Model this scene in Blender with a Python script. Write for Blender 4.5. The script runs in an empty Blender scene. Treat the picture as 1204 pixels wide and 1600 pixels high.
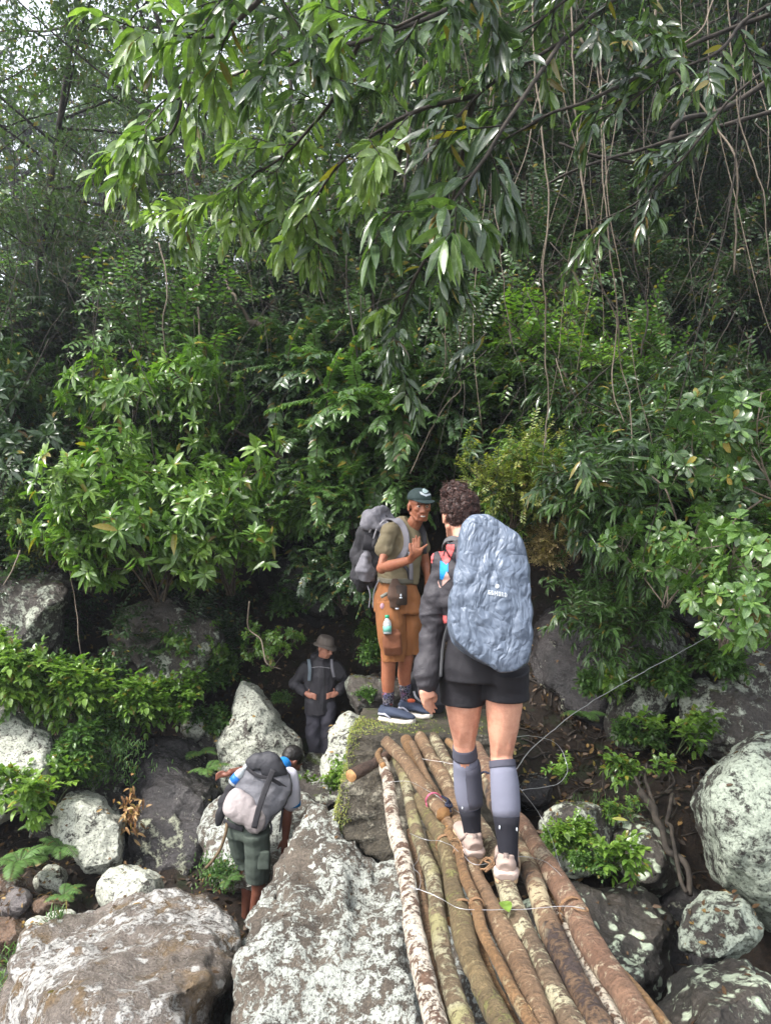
import bpy, bmesh, math, random
import numpy as np
from mathutils import Vector, Matrix
from mathutils.bvhtree import BVHTree

# ---------------------------------------------------------------- camera, sky, sun, exposure
SC = bpy.context.scene
COL = SC.collection
F_PX = 1164.0
PITCH = math.radians(1.475)
cam_d = bpy.data.cameras.new("camera")
cam_d.sensor_fit = 'VERTICAL'; cam_d.sensor_height = 24.0; cam_d.sensor_width = 18.0
cam_d.lens = 24.0 * F_PX / 1600.0
cam_d.clip_start = 0.05; cam_d.clip_end = 500
cam = bpy.data.objects.new("camera", cam_d); COL.objects.link(cam)
cam.location = (0, 0, 1.5); cam.rotation_euler = (math.radians(90) + PITCH, 0, 0)
SC.camera = cam
SUN_EL, SUN_AZ = math.radians(52), math.radians(-118)     # from the left, behind the camera
w = bpy.data.worlds.new("World"); SC.world = w; w.use_nodes = True
nt = w.node_tree; nt.nodes.clear()
sky = nt.nodes.new('ShaderNodeTexSky'); sky.sky_type = 'NISHITA'; sky.sun_disc = False
sky.sun_elevation = SUN_EL; sky.sun_rotation = SUN_AZ; sky.air_density = 1.2; sky.dust_density = 3.0
hsv = nt.nodes.new('ShaderNodeHueSaturation'); hsv.inputs['Saturation'].default_value = 0.30
bg = nt.nodes.new('ShaderNodeBackground'); bg.inputs['Strength'].default_value = 0.15
wo = nt.nodes.new('ShaderNodeOutputWorld')
nt.links.new(sky.outputs[0], hsv.inputs['Color']); nt.links.new(hsv.outputs[0], bg.inputs['Color']); nt.links.new(bg.outputs[0], wo.inputs['Surface'])
sun_d = bpy.data.lights.new("sun", 'SUN'); sun_d.energy = 1.5; sun_d.angle = math.radians(10); sun_d.color = (1, 0.96, 0.9)
sun = bpy.data.objects.new("sun", sun_d); COL.objects.link(sun)
sdir = Vector((math.sin(SUN_AZ) * math.cos(SUN_EL), math.cos(SUN_AZ) * math.cos(SUN_EL), math.sin(SUN_EL)))
sun.rotation_euler = sdir.to_track_quat('Z', 'Y').to_euler()
SC.view_settings.view_transform = 'Standard'; SC.view_settings.look = 'None'
SC.view_settings.exposure = 1.75; SC.view_settings.gamma = 1.0
SC.cycles.max_bounces = 6; SC.cycles.diffuse_bounces = 3; SC.cycles.glossy_bounces = 2
SC.cycles.transmission_bounces = 4; SC.cycles.transparent_max_bounces = 6; SC.cycles.volume_bounces = 0

# ---------------------------------------------------------------- helpers
def P(px, py, Y):
    v = (800.0 - py) / F_PX; c, s = math.cos(PITCH), math.sin(PITCH)
    k = Y / (c - v * s)
    return Vector(((px - 602.0) / F_PX * k, Y, 1.5 + (s + v * c) * k))
def Parr(px, py, Y):
    v = (800.0 - py) / F_PX; c, s = math.cos(PITCH), math.sin(PITCH)
    k = Y / (c - v * s)
    return np.stack([(px - 602.0) / F_PX * k, Y, 1.5 + (s + v * c) * k], -1)
def ray(px, py):
    v = (800.0 - py) / F_PX; c, s = math.cos(PITCH), math.sin(PITCH)
    return Vector(((px - 602.0) / F_PX, c - v * s, s + v * c)).normalized()

def _hash(ix, iy, iz, seed):
    h = (ix * 374761393 + iy * 668265263 + iz * 2147483647 + seed * 974634777) & 0xFFFFFFFF
    h = ((h ^ (h >> 13)) * 1274126177) & 0xFFFFFFFF
    h = (h ^ (h >> 16)) & 0xFFFFFFFF
    return h.astype(np.float64) / 4294967295.0 * 2 - 1
def vnoise(p, seed=0):
    p = np.asarray(p, float); i = np.floor(p).astype(np.int64); f = p - i
    u = f * f * f * (f * (f * 6 - 15) + 10); r = 0
    for dx in (0, 1):
        for dy in (0, 1):
            for dz in (0, 1):
                wt = (u[:, 0] if dx else 1 - u[:, 0]) * (u[:, 1] if dy else 1 - u[:, 1]) * (u[:, 2] if dz else 1 - u[:, 2])
                r = r + wt * _hash(i[:, 0] + dx, i[:, 1] + dy, i[:, 2] + dz, seed)
    return r
def fbm(p, octv=4, seed=0, gain=0.5):
    r = 0; a = 1.0; p = np.asarray(p, float)
    for k in range(octv):
        r = r + a * vnoise(p, seed + k * 17); p = p * 2.03; a *= gain
    return r
def ridge(p, octv=3, seed=0, gain=0.55):
    r = 0; a = 1.0; p = np.asarray(p, float)
    for k in range(octv):
        r = r + a * (1 - 2 * np.abs(vnoise(p, seed + k * 31))); p = p * 1.9; a *= gain
    return r

def mesh_np(name, V, tris=None, quads=None, attrs=None, smooth=True):
    me = bpy.data.meshes.new(name); V = np.asarray(V, np.float32)
    nt_ = 0 if tris is None else len(tris); nq = 0 if quads is None else len(quads)
    me.vertices.add(len(V)); me.vertices.foreach_set('co', V.ravel())
    loops = []
    if nt_: loops.append(np.asarray(tris, np.int32).ravel())
    if nq: loops.append(np.asarray(quads, np.int32).ravel())
    loops = np.concatenate(loops); me.loops.add(len(loops)); me.loops.foreach_set('vertex_index', loops)
    starts = np.concatenate([np.arange(nt_) * 3, nt_ * 3 + np.arange(nq) * 4]).astype(np.int32)
    me.polygons.add(nt_ + nq); me.polygons.foreach_set('loop_start', starts)
    if smooth: me.polygons.foreach_set('use_smooth', np.ones(nt_ + nq, bool))
    for k, a in (attrs or {}).items():
        at = me.attributes.new(k, 'FLOAT', 'POINT'); at.data.foreach_set('value', np.asarray(a, np.float32))
    me.update(calc_edges=True); me.validate()
    return me
def getco(me):
    a = np.empty(len(me.vertices) * 3, np.float32); me.vertices.foreach_get('co', a); return a.reshape(-1, 3).astype(float)
def getno(me):
    a = np.empty(len(me.vertices) * 3, np.float32); me.vertex_normals.foreach_get('vector', a); return a.reshape(-1, 3).astype(float)
def setco(me, c):
    me.vertices.foreach_set('co', np.asarray(c, np.float32).ravel()); me.update()

def tag(o, label=None, cat=None, group=None, kind=None):
    if label: o['label'] = label
    if cat: o['category'] = cat
    if group: o['group'] = group
    if kind: o['kind'] = kind
    return o
def root(name, loc, label, cat, group=None):
    o = bpy.data.objects.new(name, None); COL.objects.link(o); o.location = loc; o.empty_display_size = 0.1
    return tag(o, label, cat, group)
def link(name, me, mat, parent=None, label=None):
    """link a mesh given in world coordinates; under a parent it is moved into the parent's space"""
    o = bpy.data.objects.new(name, me); COL.objects.link(o)
    me.materials.clear(); me.materials.append(mat)
    if parent is not None:
        off = Vector((0, 0, 0)); q = parent
        while q: off += q.location; q = q.parent
        me.transform(Matrix.Translation(-off)); o.parent = parent
    if label: o['label'] = label
    return o
def solo(name, me, mat, label, cat, group=None, kind=None, origin=None):
    c = getco(me)
    if origin is None: origin = Vector((c[:, 0].mean(), c[:, 1].mean(), c[:, 2].min()))
    me.transform(Matrix.Translation(-Vector(origin)))
    o = link(name, me, mat); o.location = origin
    return tag(o, label, cat, group, kind)

class Acc:
    """collects closed solids"""
    def __init__(s): s.v = []; s.t = []; s.q = []; s.n = 0
    def add(s, V, tris=(), quads=()):
        s.v.append(np.asarray(V, float))
        if len(tris): s.t.append(np.asarray(tris, int) + s.n)
        if len(quads): s.q.append(np.asarray(quads, int) + s.n)
        s.n += len(V); return s
    def ell(s, c, r, R=None, nu=14, nv=9):
        if not hasattr(r, '__len__'): r = (r, r, r)
        V = [(0, 0, 1)]
        for j in range(1, nv):
            ph = math.pi * j / nv
            for i in range(nu): th = 2 * math.pi * i / nu; V.append((math.sin(ph) * math.cos(th), math.sin(ph) * math.sin(th), math.cos(ph)))
        V.append((0, 0, -1)); V = np.array(V) * np.array(r)
        if R is not None: V = V @ np.array(R).T
        V = V + np.array(c); T = []; Q = []; L = len(V) - 1
        for i in range(nu):
            k = (i + 1) % nu
            T.append((0, 1 + i, 1 + k)); T.append((L, L - nu + k, L - nu + i))
            for j in range(nv - 2):
                a = 1 + j * nu; Q.append((a + i, a + nu + i, a + nu + k, a + k))
        return s.add(V, T, Q)
    def loft(s, rings, side=None, n=14, power=2.0):
        """rings: (centre, a, b): half width a along side, b across; capped"""
        cs = [Vector(r[0]) for r in rings]; V = []; m = len(rings)
        for k, (c, a, b) in enumerate(rings):
            tdir = (cs[min(k + 1, m - 1)] - cs[max(k - 1, 0)]).normalized()
            sd = Vector(side) if side is not None else (Vector((0, 0, 1)) if abs(tdir.z) < 0.8 else Vector((1, 0, 0)))
            sd = (sd - tdir * sd.dot(tdir)).normalized(); up = tdir.cross(sd)
            for i in range(n):
                th = 2 * math.pi * i / n; ct, st = math.cos(th), math.sin(th)
                ct = math.copysign(abs(ct) ** (2 / power), ct); st = math.copysign(abs(st) ** (2 / power), st)
                V.append(cs[k] + sd * a * ct + up * b * st)
        V.append(cs[0]); V.append(cs[-1]); T = []; Q = []; A = m * n; B = A + 1
        for i in range(n):
            j = (i + 1) % n; T.append((A, j, i)); T.append((B, (m - 1) * n + i, (m - 1) * n + j))
            for k in range(m - 1): Q.append((k * n + i, k * n + j, (k + 1) * n + j, (k + 1) * n + i))
        return s.add([tuple(x) for x in V], T, Q)
    def chain(s, pts, n=12, side=None):
        """pts: (point, radius); tapered limb with round ends and joints"""
        s.loft([(p, r, r) for p, r in pts], side, n)
        for p, r in pts: s.ell(p, r, nu=n, nv=7)
        return s
    def box(s, c, h, R=None):
        V = np.array([(x, y, z) for x in (-1, 1) for y in (-1, 1) for z in (-1, 1)], float) * np.array(h)
        if R is not None: V = V @ np.array(R).T
        return s.add(V + np.array(c), (), [(0, 1, 3, 2), (4, 6, 7, 5), (0, 4, 5, 1), (2, 3, 7, 6), (0, 2, 6, 4), (1, 5, 7, 3)])
    def mesh(s, name='m', smooth=True):
        return mesh_np(name, np.concatenate(s.v), np.concatenate(s.t) if s.t else None, np.concatenate(s.q) if s.q else None, smooth=smooth)
def fuse(acc, voxel=0.01, smooth=3, fn=None, fac=0.5):
    """melt the collected solids into one continuous surface"""
    me = acc.mesh('tmp') if isinstance(acc, Acc) else acc
    o = bpy.data.objects.new('tmp', me); COL.objects.link(o)
    m = o.modifiers.new('r', 'REMESH'); m.mode = 'VOXEL'; m.voxel_size = voxel; m.use_smooth_shade = True
    if smooth: m = o.modifiers.new('s', 'SMOOTH'); m.factor = fac; m.iterations = smooth
    dg = bpy.context.evaluated_depsgraph_get()
    me2 = bpy.data.meshes.new_from_object(o.evaluated_get(dg))
    bpy.data.objects.remove(o); bpy.data.meshes.remove(me)
    me2.polygons.foreach_set('use_smooth', np.ones(len(me2.polygons), bool))
    if fn is not None:
        c = getco(me2); n = getno(me2); setco(me2, c + n * np.asarray(fn(c, n))[:, None])
    return me2
def tubes(lines, sides=5, name='tube'):
    """lines: list of (points Nx3, radii N) -> one mesh of open-ended capped tubes"""
    VV = []; QQ = []; TT = []; n0 = 0
    ang = np.arange(sides) * 2 * np.pi / sides; ca, sa = np.cos(ang), np.sin(ang)
    for pts, rad in lines:
        p = np.asarray([tuple(x) for x in pts], float); m = len(p)
        if m < 2: continue
        r = np.broadcast_to(np.asarray(rad, float), (m,))
        t = np.gradient(p, axis=0); t /= np.linalg.norm(t, axis=1)[:, None] + 1e-9
        ref = np.array([0.31, 0.17, 0.93]) if abs(t[:, 2].mean()) < 0.7 else np.array([0.9, 0.3, 0.1])
        a = np.cross(t, ref); a /= np.linalg.norm(a, axis=1)[:, None] + 1e-9; b = np.cross(t, a)
        V = p[:, None, :] + r[:, None, None] * (ca[None, :, None] * a[:, None, :] + sa[None, :, None] * b[:, None, :])
        V = np.concatenate([V.reshape(-1, 3), p[:1], p[-1:]])
        i = np.arange(sides); j = (i + 1) % sides
        for k in range(m - 1):
            QQ.append(np.stack([k * sides + i, k * sides + j, (k + 1) * sides + j, (k + 1) * sides + i], 1) + n0)
        e = (m - 1) * sides
        TT.append(np.stack([np.full(sides, m * sides), j, i], 1) + n0)
        TT.append(np.stack([np.full(sides, m * sides + 1), e + i, e + j], 1) + n0)
        VV.append(V); n0 += len(V)
    return mesh_np(name, np.concatenate(VV), np.concatenate(TT), np.concatenate(QQ))
def curve(pts, n=8):
    """Catmull-Rom through points"""
    p = [np.array(tuple(x), float) for x in pts]; p = [2 * p[0] - p[1]] + p + [2 * p[-1] - p[-2]]; out = []
    for k in range(1, len(p) - 2):
        for i in range(n):
            t = i / n
            out.append(0.5 * ((2 * p[k]) + (-p[k - 1] + p[k + 1]) * t + (2 * p[k - 1] - 5 * p[k] + 4 * p[k + 1] - p[k + 2]) * t * t + (-p[k - 1] + 3 * p[k] - 3 * p[k + 1] + p[k + 2]) * t ** 3))
    out.append(p[-2]); return np.array(out)

# ---------------------------------------------------------------- materials
class N:
    def __init__(s, name):
        s.m = bpy.data.materials.new(name); s.m.use_nodes = True; s.t = s.m.node_tree; s.b = s.t.nodes['Principled BSDF']; s.out = s.t.nodes['Material Output']
    def n(s, typ, ins=None, **kw):
        x = s.t.nodes.new(typ)
        for k, v in kw.items(): setattr(x, k, v)
        for k, v in (ins or {}).items(): s.set(x.inputs[k], v)
        return x
    def set(s, inp, v):
        if isinstance(v, bpy.types.NodeSocket): s.t.links.new(v, inp)
        elif isinstance(v, bpy.types.Node): s.t.links.new(v.outputs[0], inp)
        else:
            if inp.type == 'RGBA' and len(v) == 3: v = (*v, 1)
            inp.default_value = v
    def co(s, scale=1.0, per_object=True):
        tc = s.n('ShaderNodeTexCoord'); o = tc.outputs['Object']
        if per_object:
            oi = s.n('ShaderNodeObjectInfo'); mm = s.n('ShaderNodeMath', {0: oi.outputs['Random'], 1: 37.0}, operation='MULTIPLY')
            o = s.n('ShaderNodeVectorMath', {0: o, 1: mm.outputs[0]}, operation='ADD').outputs[0]
        return o
    def noise(s, co, scale, detail=4, rough=0.55, dist=0.0):
        return s.n('ShaderNodeTexNoise', {'Vector': co, 'Scale': scale, 'Detail': detail, 'Roughness': rough, 'Distortion': dist}).outputs['Fac']
    def ramp(s, fac, stops, interp='LINEAR'):
        r = s.n('ShaderNodeValToRGB', {0: fac}); cr = r.color_ramp; cr.interpolation = interp
        while len(cr.elements) < len(stops): cr.elements.new(0.5)
        for e, (p, c) in zip(cr.elements, stops):
            e.position = p; e.color = (*c, 1) if hasattr(c, '__len__') else (c, c, c, 1)
        return r.outputs[0]
    def mix(s, fac, a, b, mode='MIX'):
        x = s.n('ShaderNodeMix', data_type='RGBA', blend_type=mode)
        s.set(x.inputs[0], fac); s.set(x.inputs[6], a); s.set(x.inputs[7], b); return x.outputs[2]
    def math(s, op, a, b=0.0, clamp=False):
        return s.n('ShaderNodeMath', {0: a, 1: b}, operation=op, use_clamp=clamp).outputs[0]
    def bump(s, h, strength=0.5, dist=0.01, prev=None):
        x = s.n('ShaderNodeBump', {'Height': h, 'Strength': strength, 'Distance': dist})
        if prev is not None: s.set(x.inputs['Normal'], prev)
        return x.outputs[0]
    def base(s, c=None, rough=None, normal=None, spec=None):
        if c is not None: s.set(s.b.inputs['Base Color'], c)
        if rough is not None: s.set(s.b.inputs['Roughness'], rough)
        if normal is not None: s.set(s.b.inputs['Normal'], normal)
        if spec is not None: s.set(s.b.inputs['Specular IOR Level'], spec)
        return s.m

def plain(name, c, rough=0.6, var=0.15, scale=30, bump=0.0, spec=0.4, metal=0.0):
    m = N(name); co = m.co(); nz = m.noise(co, scale, 3)
    lo = tuple(x * (1 - var) for x in c); hi = tuple(min(1, x * (1 + var)) for x in c)
    m.base(m.ramp(nz, [(0.3, lo), (0.7, hi)]), rough, spec=spec); m.b.inputs['Metallic'].default_value = metal
    if bump: m.base(normal=m.bump(nz, bump, 0.004))
    return m.m
def fabric(name, c, rough=0.8, fold=0.35, scale=14, sheen=0.0, var=0.12):
    m = N(name); co = m.co(); f1 = m.noise(co, scale, 4, 0.6, 0.3); wv = m.noise(co, 420, 1); blot = m.noise(co, 5, 3)
    lo = tuple(x * (1 - var) for x in c); hi = tuple(min(1, x * (1 + var)) for x in c)
    nrm = m.bump(f1, fold, 0.02); nrm = m.bump(wv, 0.25, 0.001, nrm)
    m.base(m.ramp(blot, [(0.3, lo), (0.7, hi)]), rough, nrm, 0.3)
    return m.m
def skin(name, c):
    m = N(name); co = m.co(); a = m.math('ADD', m.math('MULTIPLY', m.noise(co, 9, 5, 0.6), 0.6), m.math('MULTIPLY', m.noise(co, 55, 4, 0.7), 0.4)); b = m.noise(co, 260, 2)
    hi = tuple(min(1, x * y) for x, y in zip(c, (1.14, 1.08, 1.05))); lo = tuple(x * y for x, y in zip(c, (0.86, 0.66, 0.62)))
    m.base(m.ramp(a, [(0.36, lo), (0.60, hi)]), 0.5, m.bump(b, 0.12, 0.002), 0.45)
    m.b.inputs['Subsurface Weight'].default_value = 0.08; m.b.inputs['Subsurface Radius'].default_value = (0.02, 0.008, 0.004); m.b.inputs['Subsurface Scale'].default_value = 0.3
    return m.m
def rock_mat(name, c1, c2, lic=(0.42, 0.45, 0.36), amt=0.5, moss=0.0, rough=0.75, scale=1.0, spots=0.0, stain=None, mosscol=(0.09, 0.13, 0.015)):
    m = N(name); co = m.co()
    warp = m.n('ShaderNodeTexNoise', {'Vector': co, 'Scale': 6.0 * scale, 'Detail': 3.0}).outputs['Color']
    wco = m.n('ShaderNodeVectorMath', {0: warp, 'Scale': 0.12}, operation='SCALE').outputs[0]
    wco = m.n('ShaderNodeVectorMath', {0: co, 1: wco}, operation='ADD').outputs[0]
    big = m.noise(co, 1.6 * scale, 5, 0.6); fine = m.noise(co, 38 * scale, 6, 0.7); mid = m.noise(wco, 7 * scale, 6, 0.62)
    base = m.ramp(big, [(0.3, c1), (0.68, c2)])
    if stain is not None: base = m.mix(m.ramp(m.noise(wco, 2.3 * scale, 4, 0.6), [(0.5, 0.0), (0.62, 0.8)]), base, stain)
    base = m.mix(0.85, base, m.ramp(fine, [(0.3, 0.25), (0.52, 0.9), (0.7, 1.5)]), 'MULTIPLY')
    pat = m.math('ADD', m.math('MULTIPLY', mid, 0.50), m.math('MULTIPLY', m.noise(co, 0.9 * scale, 3, 0.5), 0.34)); pat = m.math('ADD', pat, m.math('MULTIPLY', fine, 0.24))
    th = 0.68 - 0.30 * amt
    lmask = m.ramp(pat, [(th, 0.0), (th + 0.045, 1.0)])
    lcol = m.ramp(m.noise(co, 26 * scale, 5, 0.7), [(0.36, tuple(x * 0.22 for x in lic)), (0.47, lic), (0.72, tuple(min(0.8, x * 1.35) for x in lic))])
    col = m.mix(lmask, base, lcol)
    hgt = m.math('ADD', m.math('MULTIPLY', fine, 0.5), mid); hgt = m.math('ADD', hgt, m.math('MULTIPLY', lmask, 0.08))
    if spots > 0:
        vo = m.n('ShaderNodeTexVoronoi', {'Vector': wco, 'Scale': 9.0 * scale, 'Randomness': 1.0})
        keep = m.math('GREATER_THAN', m.n('ShaderNodeSeparateColor', {0: vo.outputs['Color']}).outputs[0], 1 - spots)
        sm = m.math('MULTIPLY', m.ramp(vo.outputs['Distance'], [(0.30, 1.0), (0.42, 0.0)]), keep)
        col = m.mix(sm, col, m.ramp(fine, [(0.3, tuple(x * 0.75 for x in lic)), (0.7, tuple(min(0.85, x * 1.4) for x in lic))]))
    if moss > 0:
        nz = m.n('ShaderNodeSeparateXYZ', {0: m.n('ShaderNodeNewGeometry').outputs['Normal']}).outputs[2]
        mm = m.math('ADD', m.math('MULTIPLY', nz, 0.5), m.math('MULTIPLY', m.noise(co, 4 * scale, 5, 0.7), 0.9))
        t2 = 1.15 - 0.6 * moss; mk = m.ramp(m.math('MULTIPLY', mm, 0.8), [(t2 * 0.8, 0.0), (min(1.0, t2 * 0.8 + 0.08), 1.0)])
        col = m.mix(mk, col, m.ramp(m.noise(co, 60, 4, 0.7), [(0.3, tuple(x * 0.45 for x in mosscol)), (0.7, tuple(x * 1.6 for x in mosscol))]))
    rg = m.ramp(m.noise(co, 3 * scale, 4), [(0.35, max(0.12, rough - 0.28)), (0.65, rough)])
    m.base(col, m.mix(lmask, rg, (0.85, 0.85, 0.85)), m.bump(hgt, 1.0, 0.035), 0.5)
    return m.m
def bark_mat(name, c1, c2, patch, amt=0.4, scale=1.0, rough=0.7, patch2=None, crack=0.6):
    """attribute 'along' runs down the log in metres; 'around' in turns"""
    m = N(name); co = m.co()
    al = m.n('ShaderNodeAttribute', attribute_name='along').outputs['Fac']
    nA = m.noise(co, 9 * scale, 5, 0.65); nB = m.noise(co, 62 * scale, 5, 0.75); nC = m.noise(co, 3.2 * scale, 3, 0.5)
    ringw = m.n('ShaderNodeCombineXYZ', {0: al, 1: m.math('MULTIPLY', nA, 0.06)})
    rings = m.noise(m.n('ShaderNodeVectorMath', {0: ringw.outputs[0], 'Scale': 60.0 * scale}, operation='SCALE').outputs[0], 1.0, 3, 0.6)
    base = m.ramp(nC, [(0.35, c1), (0.65, c2)])
    base = m.mix(0.6, base, m.ramp(rings, [(0.3, 0.35), (0.55, 1.0), (0.7, 1.35)]), 'MULTIPLY')
    th = 0.64 - 0.3 * amt
    nD = m.noise(co, 22 * scale, 5, 0.7, 0.6); pat = m.math('ADD', m.math('MULTIPLY', nA, 0.38), m.math('MULTIPLY', nD, 0.34)); pat = m.math('ADD', pat, m.math('MULTIPLY', rings, 0.16)); pat = m.math('ADD', pat, m.math('MULTIPLY', nB, 0.12))
    mk = m.ramp(pat, [(th, 0.0), (th + 0.03, 1.0)])
    pc = m.ramp(nB, [(0.36, tuple(x * 0.3 for x in patch)), (0.5, patch)]); base = m.mix(0.6, base, m.ramp(nB, [(0.32, 0.3), (0.5, 0.95), (0.68, 1.5)]), 'MULTIPLY')
    if patch2 is not None: pc = m.mix(m.ramp(nC, [(0.45, 0.0), (0.55, 1.0)]), pc, patch2)
    col = m.mix(mk, base, pc)
    hg = m.math('ADD', m.math('MULTIPLY', rings, 0.7), m.math('ADD', nB, m.math('MULTIPLY', mk, 0.15)))
    m.base(col, m.ramp(nA, [(0.3, rough - 0.3), (0.7, rough)]), m.bump(hg, 1.0, 0.022), 0.5)
    return m.m
def leaf_mat(name, stops, rough=0.35, trans=0.35, spec=0.5, rib=0.25, back=(1.1, 1.15, 1.0), holes=False):
    m = N(name); tint = m.n('ShaderNodeAttribute', attribute_name='tint').outputs['Fac']; rb = m.n('ShaderNodeAttribute', attribute_name='rib').outputs['Fac']
    rnd = m.n('ShaderNodeObjectInfo').outputs['Random']
    t = m.math('ADD', tint, m.math('MULTIPLY', m.math('SUBTRACT', rnd, 0.5), 0.22), True)
    col = m.ramp(t, stops)
    blot = m.noise(m.n('ShaderNodeTexCoord').outputs['Object'], 30, 2)
    col = m.mix(0.6, col, m.ramp(blot, [(0.3, 0.6), (0.7, 1.3)]), 'MULTIPLY')
    old = m.n('ShaderNodeAttribute', attribute_name='old').outputs['Fac']
    col = m.mix(m.ramp(old, [(0.0, 0.0), (0.5, 0.85)]), col, m.ramp(old, [(0.5, (0.30, 0.24, 0.04)), (1.0, (0.13, 0.07, 0.03))]))
    rm = m.ramp(rb, [(0.0, rib), (0.09, 0.0)])
    col = m.mix(rm, col, (0.22, 0.30, 0.12))
    m.base(col, m.ramp(blot, [(0.3, rough - 0.08), (0.7, rough + 0.12)]), spec=spec)
    tr = m.n('ShaderNodeBsdfTranslucent', {'Color': m.mix(1.0, col, (1.35, 1.6, 0.5), 'MULTIPLY')})
    mx = m.n('ShaderNodeMixShader', {0: trans, 1: m.b.outputs[0], 2: tr.outputs[0]})
    m.set(m.out.inputs['Surface'], mx.outputs[0])
    return m.m

# ---------------------------------------------------------------- terrain
LP = np.array([(-60, -1.9), (3.5, -1.9), (5.6, -1.75), (7, -1.45), (8.1, -1.1), (8.8, 0.0), (9.6, 1.3), (11.5, 3.2), (14, 4.3), (22, 4.8), (60, 5.0), (200, 5.0)], float)
RP = np.array([(-60, -1.9), (3.6, -1.7), (4.6, -1.1), (5.6, -0.62), (7, -0.2), (8, 0.6), (9, 2.1), (11.5, 5.6), (15, 9.2), (22, 13.0), (60, 15.0), (200, 15.0)], float)
def H(x, y, detail=True):
    x = np.asarray(x, float); y = np.asarray(y, float)
    t = np.clip((x + 0.5 + 0.0 * y) / 1.6, 0, 1); t = t * t * (3 - 2 * t)
    yy = y + 0.7 * np.sin(x * 0.7 + 1.0) * np.clip((y - 8) / 4, 0, 1)
    z = np.interp(yy, LP[:, 0], LP[:, 1]) * (1 - t) + np.interp(yy, RP[:, 0], RP[:, 1]) * t
    z = z + np.clip(np.abs(x) - 7, 0, 12) * 0.35 * np.clip((y + 10) / 14, 0, 1)
    if detail:
        q = np.stack([x.ravel(), y.ravel(), 0 * x.ravel()], 1)
        z = z + (0.16 * fbm(q * 0.9, 4, 3)).reshape(x.shape) + (0.05 * ridge(q * 3.1, 2, 9)).reshape(x.shape) * np.clip(y / 5, 0.1, 1)
    return z
def Hs(x, y): return float(H(np.array([x]), np.array([y]))[0])
def grid(xs, ys, fz):
    X, Y = np.meshgrid(xs, ys); Z = fz(X, Y); V = np.stack([X.ravel(), Y.ravel(), Z.ravel()], 1); nx, ny = len(xs), len(ys)
    i, j = np.meshgrid(np.arange(nx - 1), np.arange(ny - 1)); a = (j * nx + i).ravel()
    return V, np.stack([a, a + 1, a + nx + 1, a + nx], 1)
xs = np.concatenate([np.linspace(-120, -12, 30), np.linspace(-11.5, 11.5, 260), np.linspace(12, 120, 30)])
ys = np.concatenate([np.linspace(-80, -2, 24), np.linspace(-1.5, 18, 230), np.linspace(18.5, 200, 50)])
V, Q = grid(xs, ys, H)
gm = N('forest_soil'); co = gm.co(1, False)
a = gm.noise(co, 3, 5, 0.65); b = gm.noise(co, 40, 5, 0.7)
b = gm.math('ADD', gm.math('MULTIPLY', b, .5), gm.math('MULTIPLY', gm.noise(co, 150, 5, .75), .5)); soil = gm.ramp(b, [(0.36, (0.004, 0.003, 0.002)), (0.5, (0.024, 0.015, 0.009)), (0.64, (0.055, 0.032, 0.018))])
gnz = gm.n('ShaderNodeSeparateXYZ', {0: gm.n('ShaderNodeNewGeometry').outputs['Normal']}).outputs[2]
soil = gm.mix(gm.ramp(a, [(0.55, 0.0), (0.65, 0.7)]), soil, (0.02, 0.035, 0.008))
gm.base(soil, gm.ramp(a, [(0.3, 0.45), (0.7, 0.9)]), gm.bump(gm.math('ADD', a, b), 1.0, 0.05), 0.4)
tag(solo('hillside_ground', mesh_np('ground', V, None, Q), gm.m, None, None, origin=(0, 0, 0)), kind='structure')
V, Q = grid(np.linspace(-120, 120, 9), np.linspace(-80, 6.5, 9), lambda X, Y: X * 0 - 1.86)
wm = N('stream'); co = wm.co(1, False); wm.base((0.035, 0.024, 0.012), 0.06, wm.bump(wm.noise(co, 6, 3), 0.25, 0.03), 0.6)
tag(solo('stream_water', mesh_np('w', V, None, Q), wm.m, None, None, origin=(0, 0, 0)), kind='structure')

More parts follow.
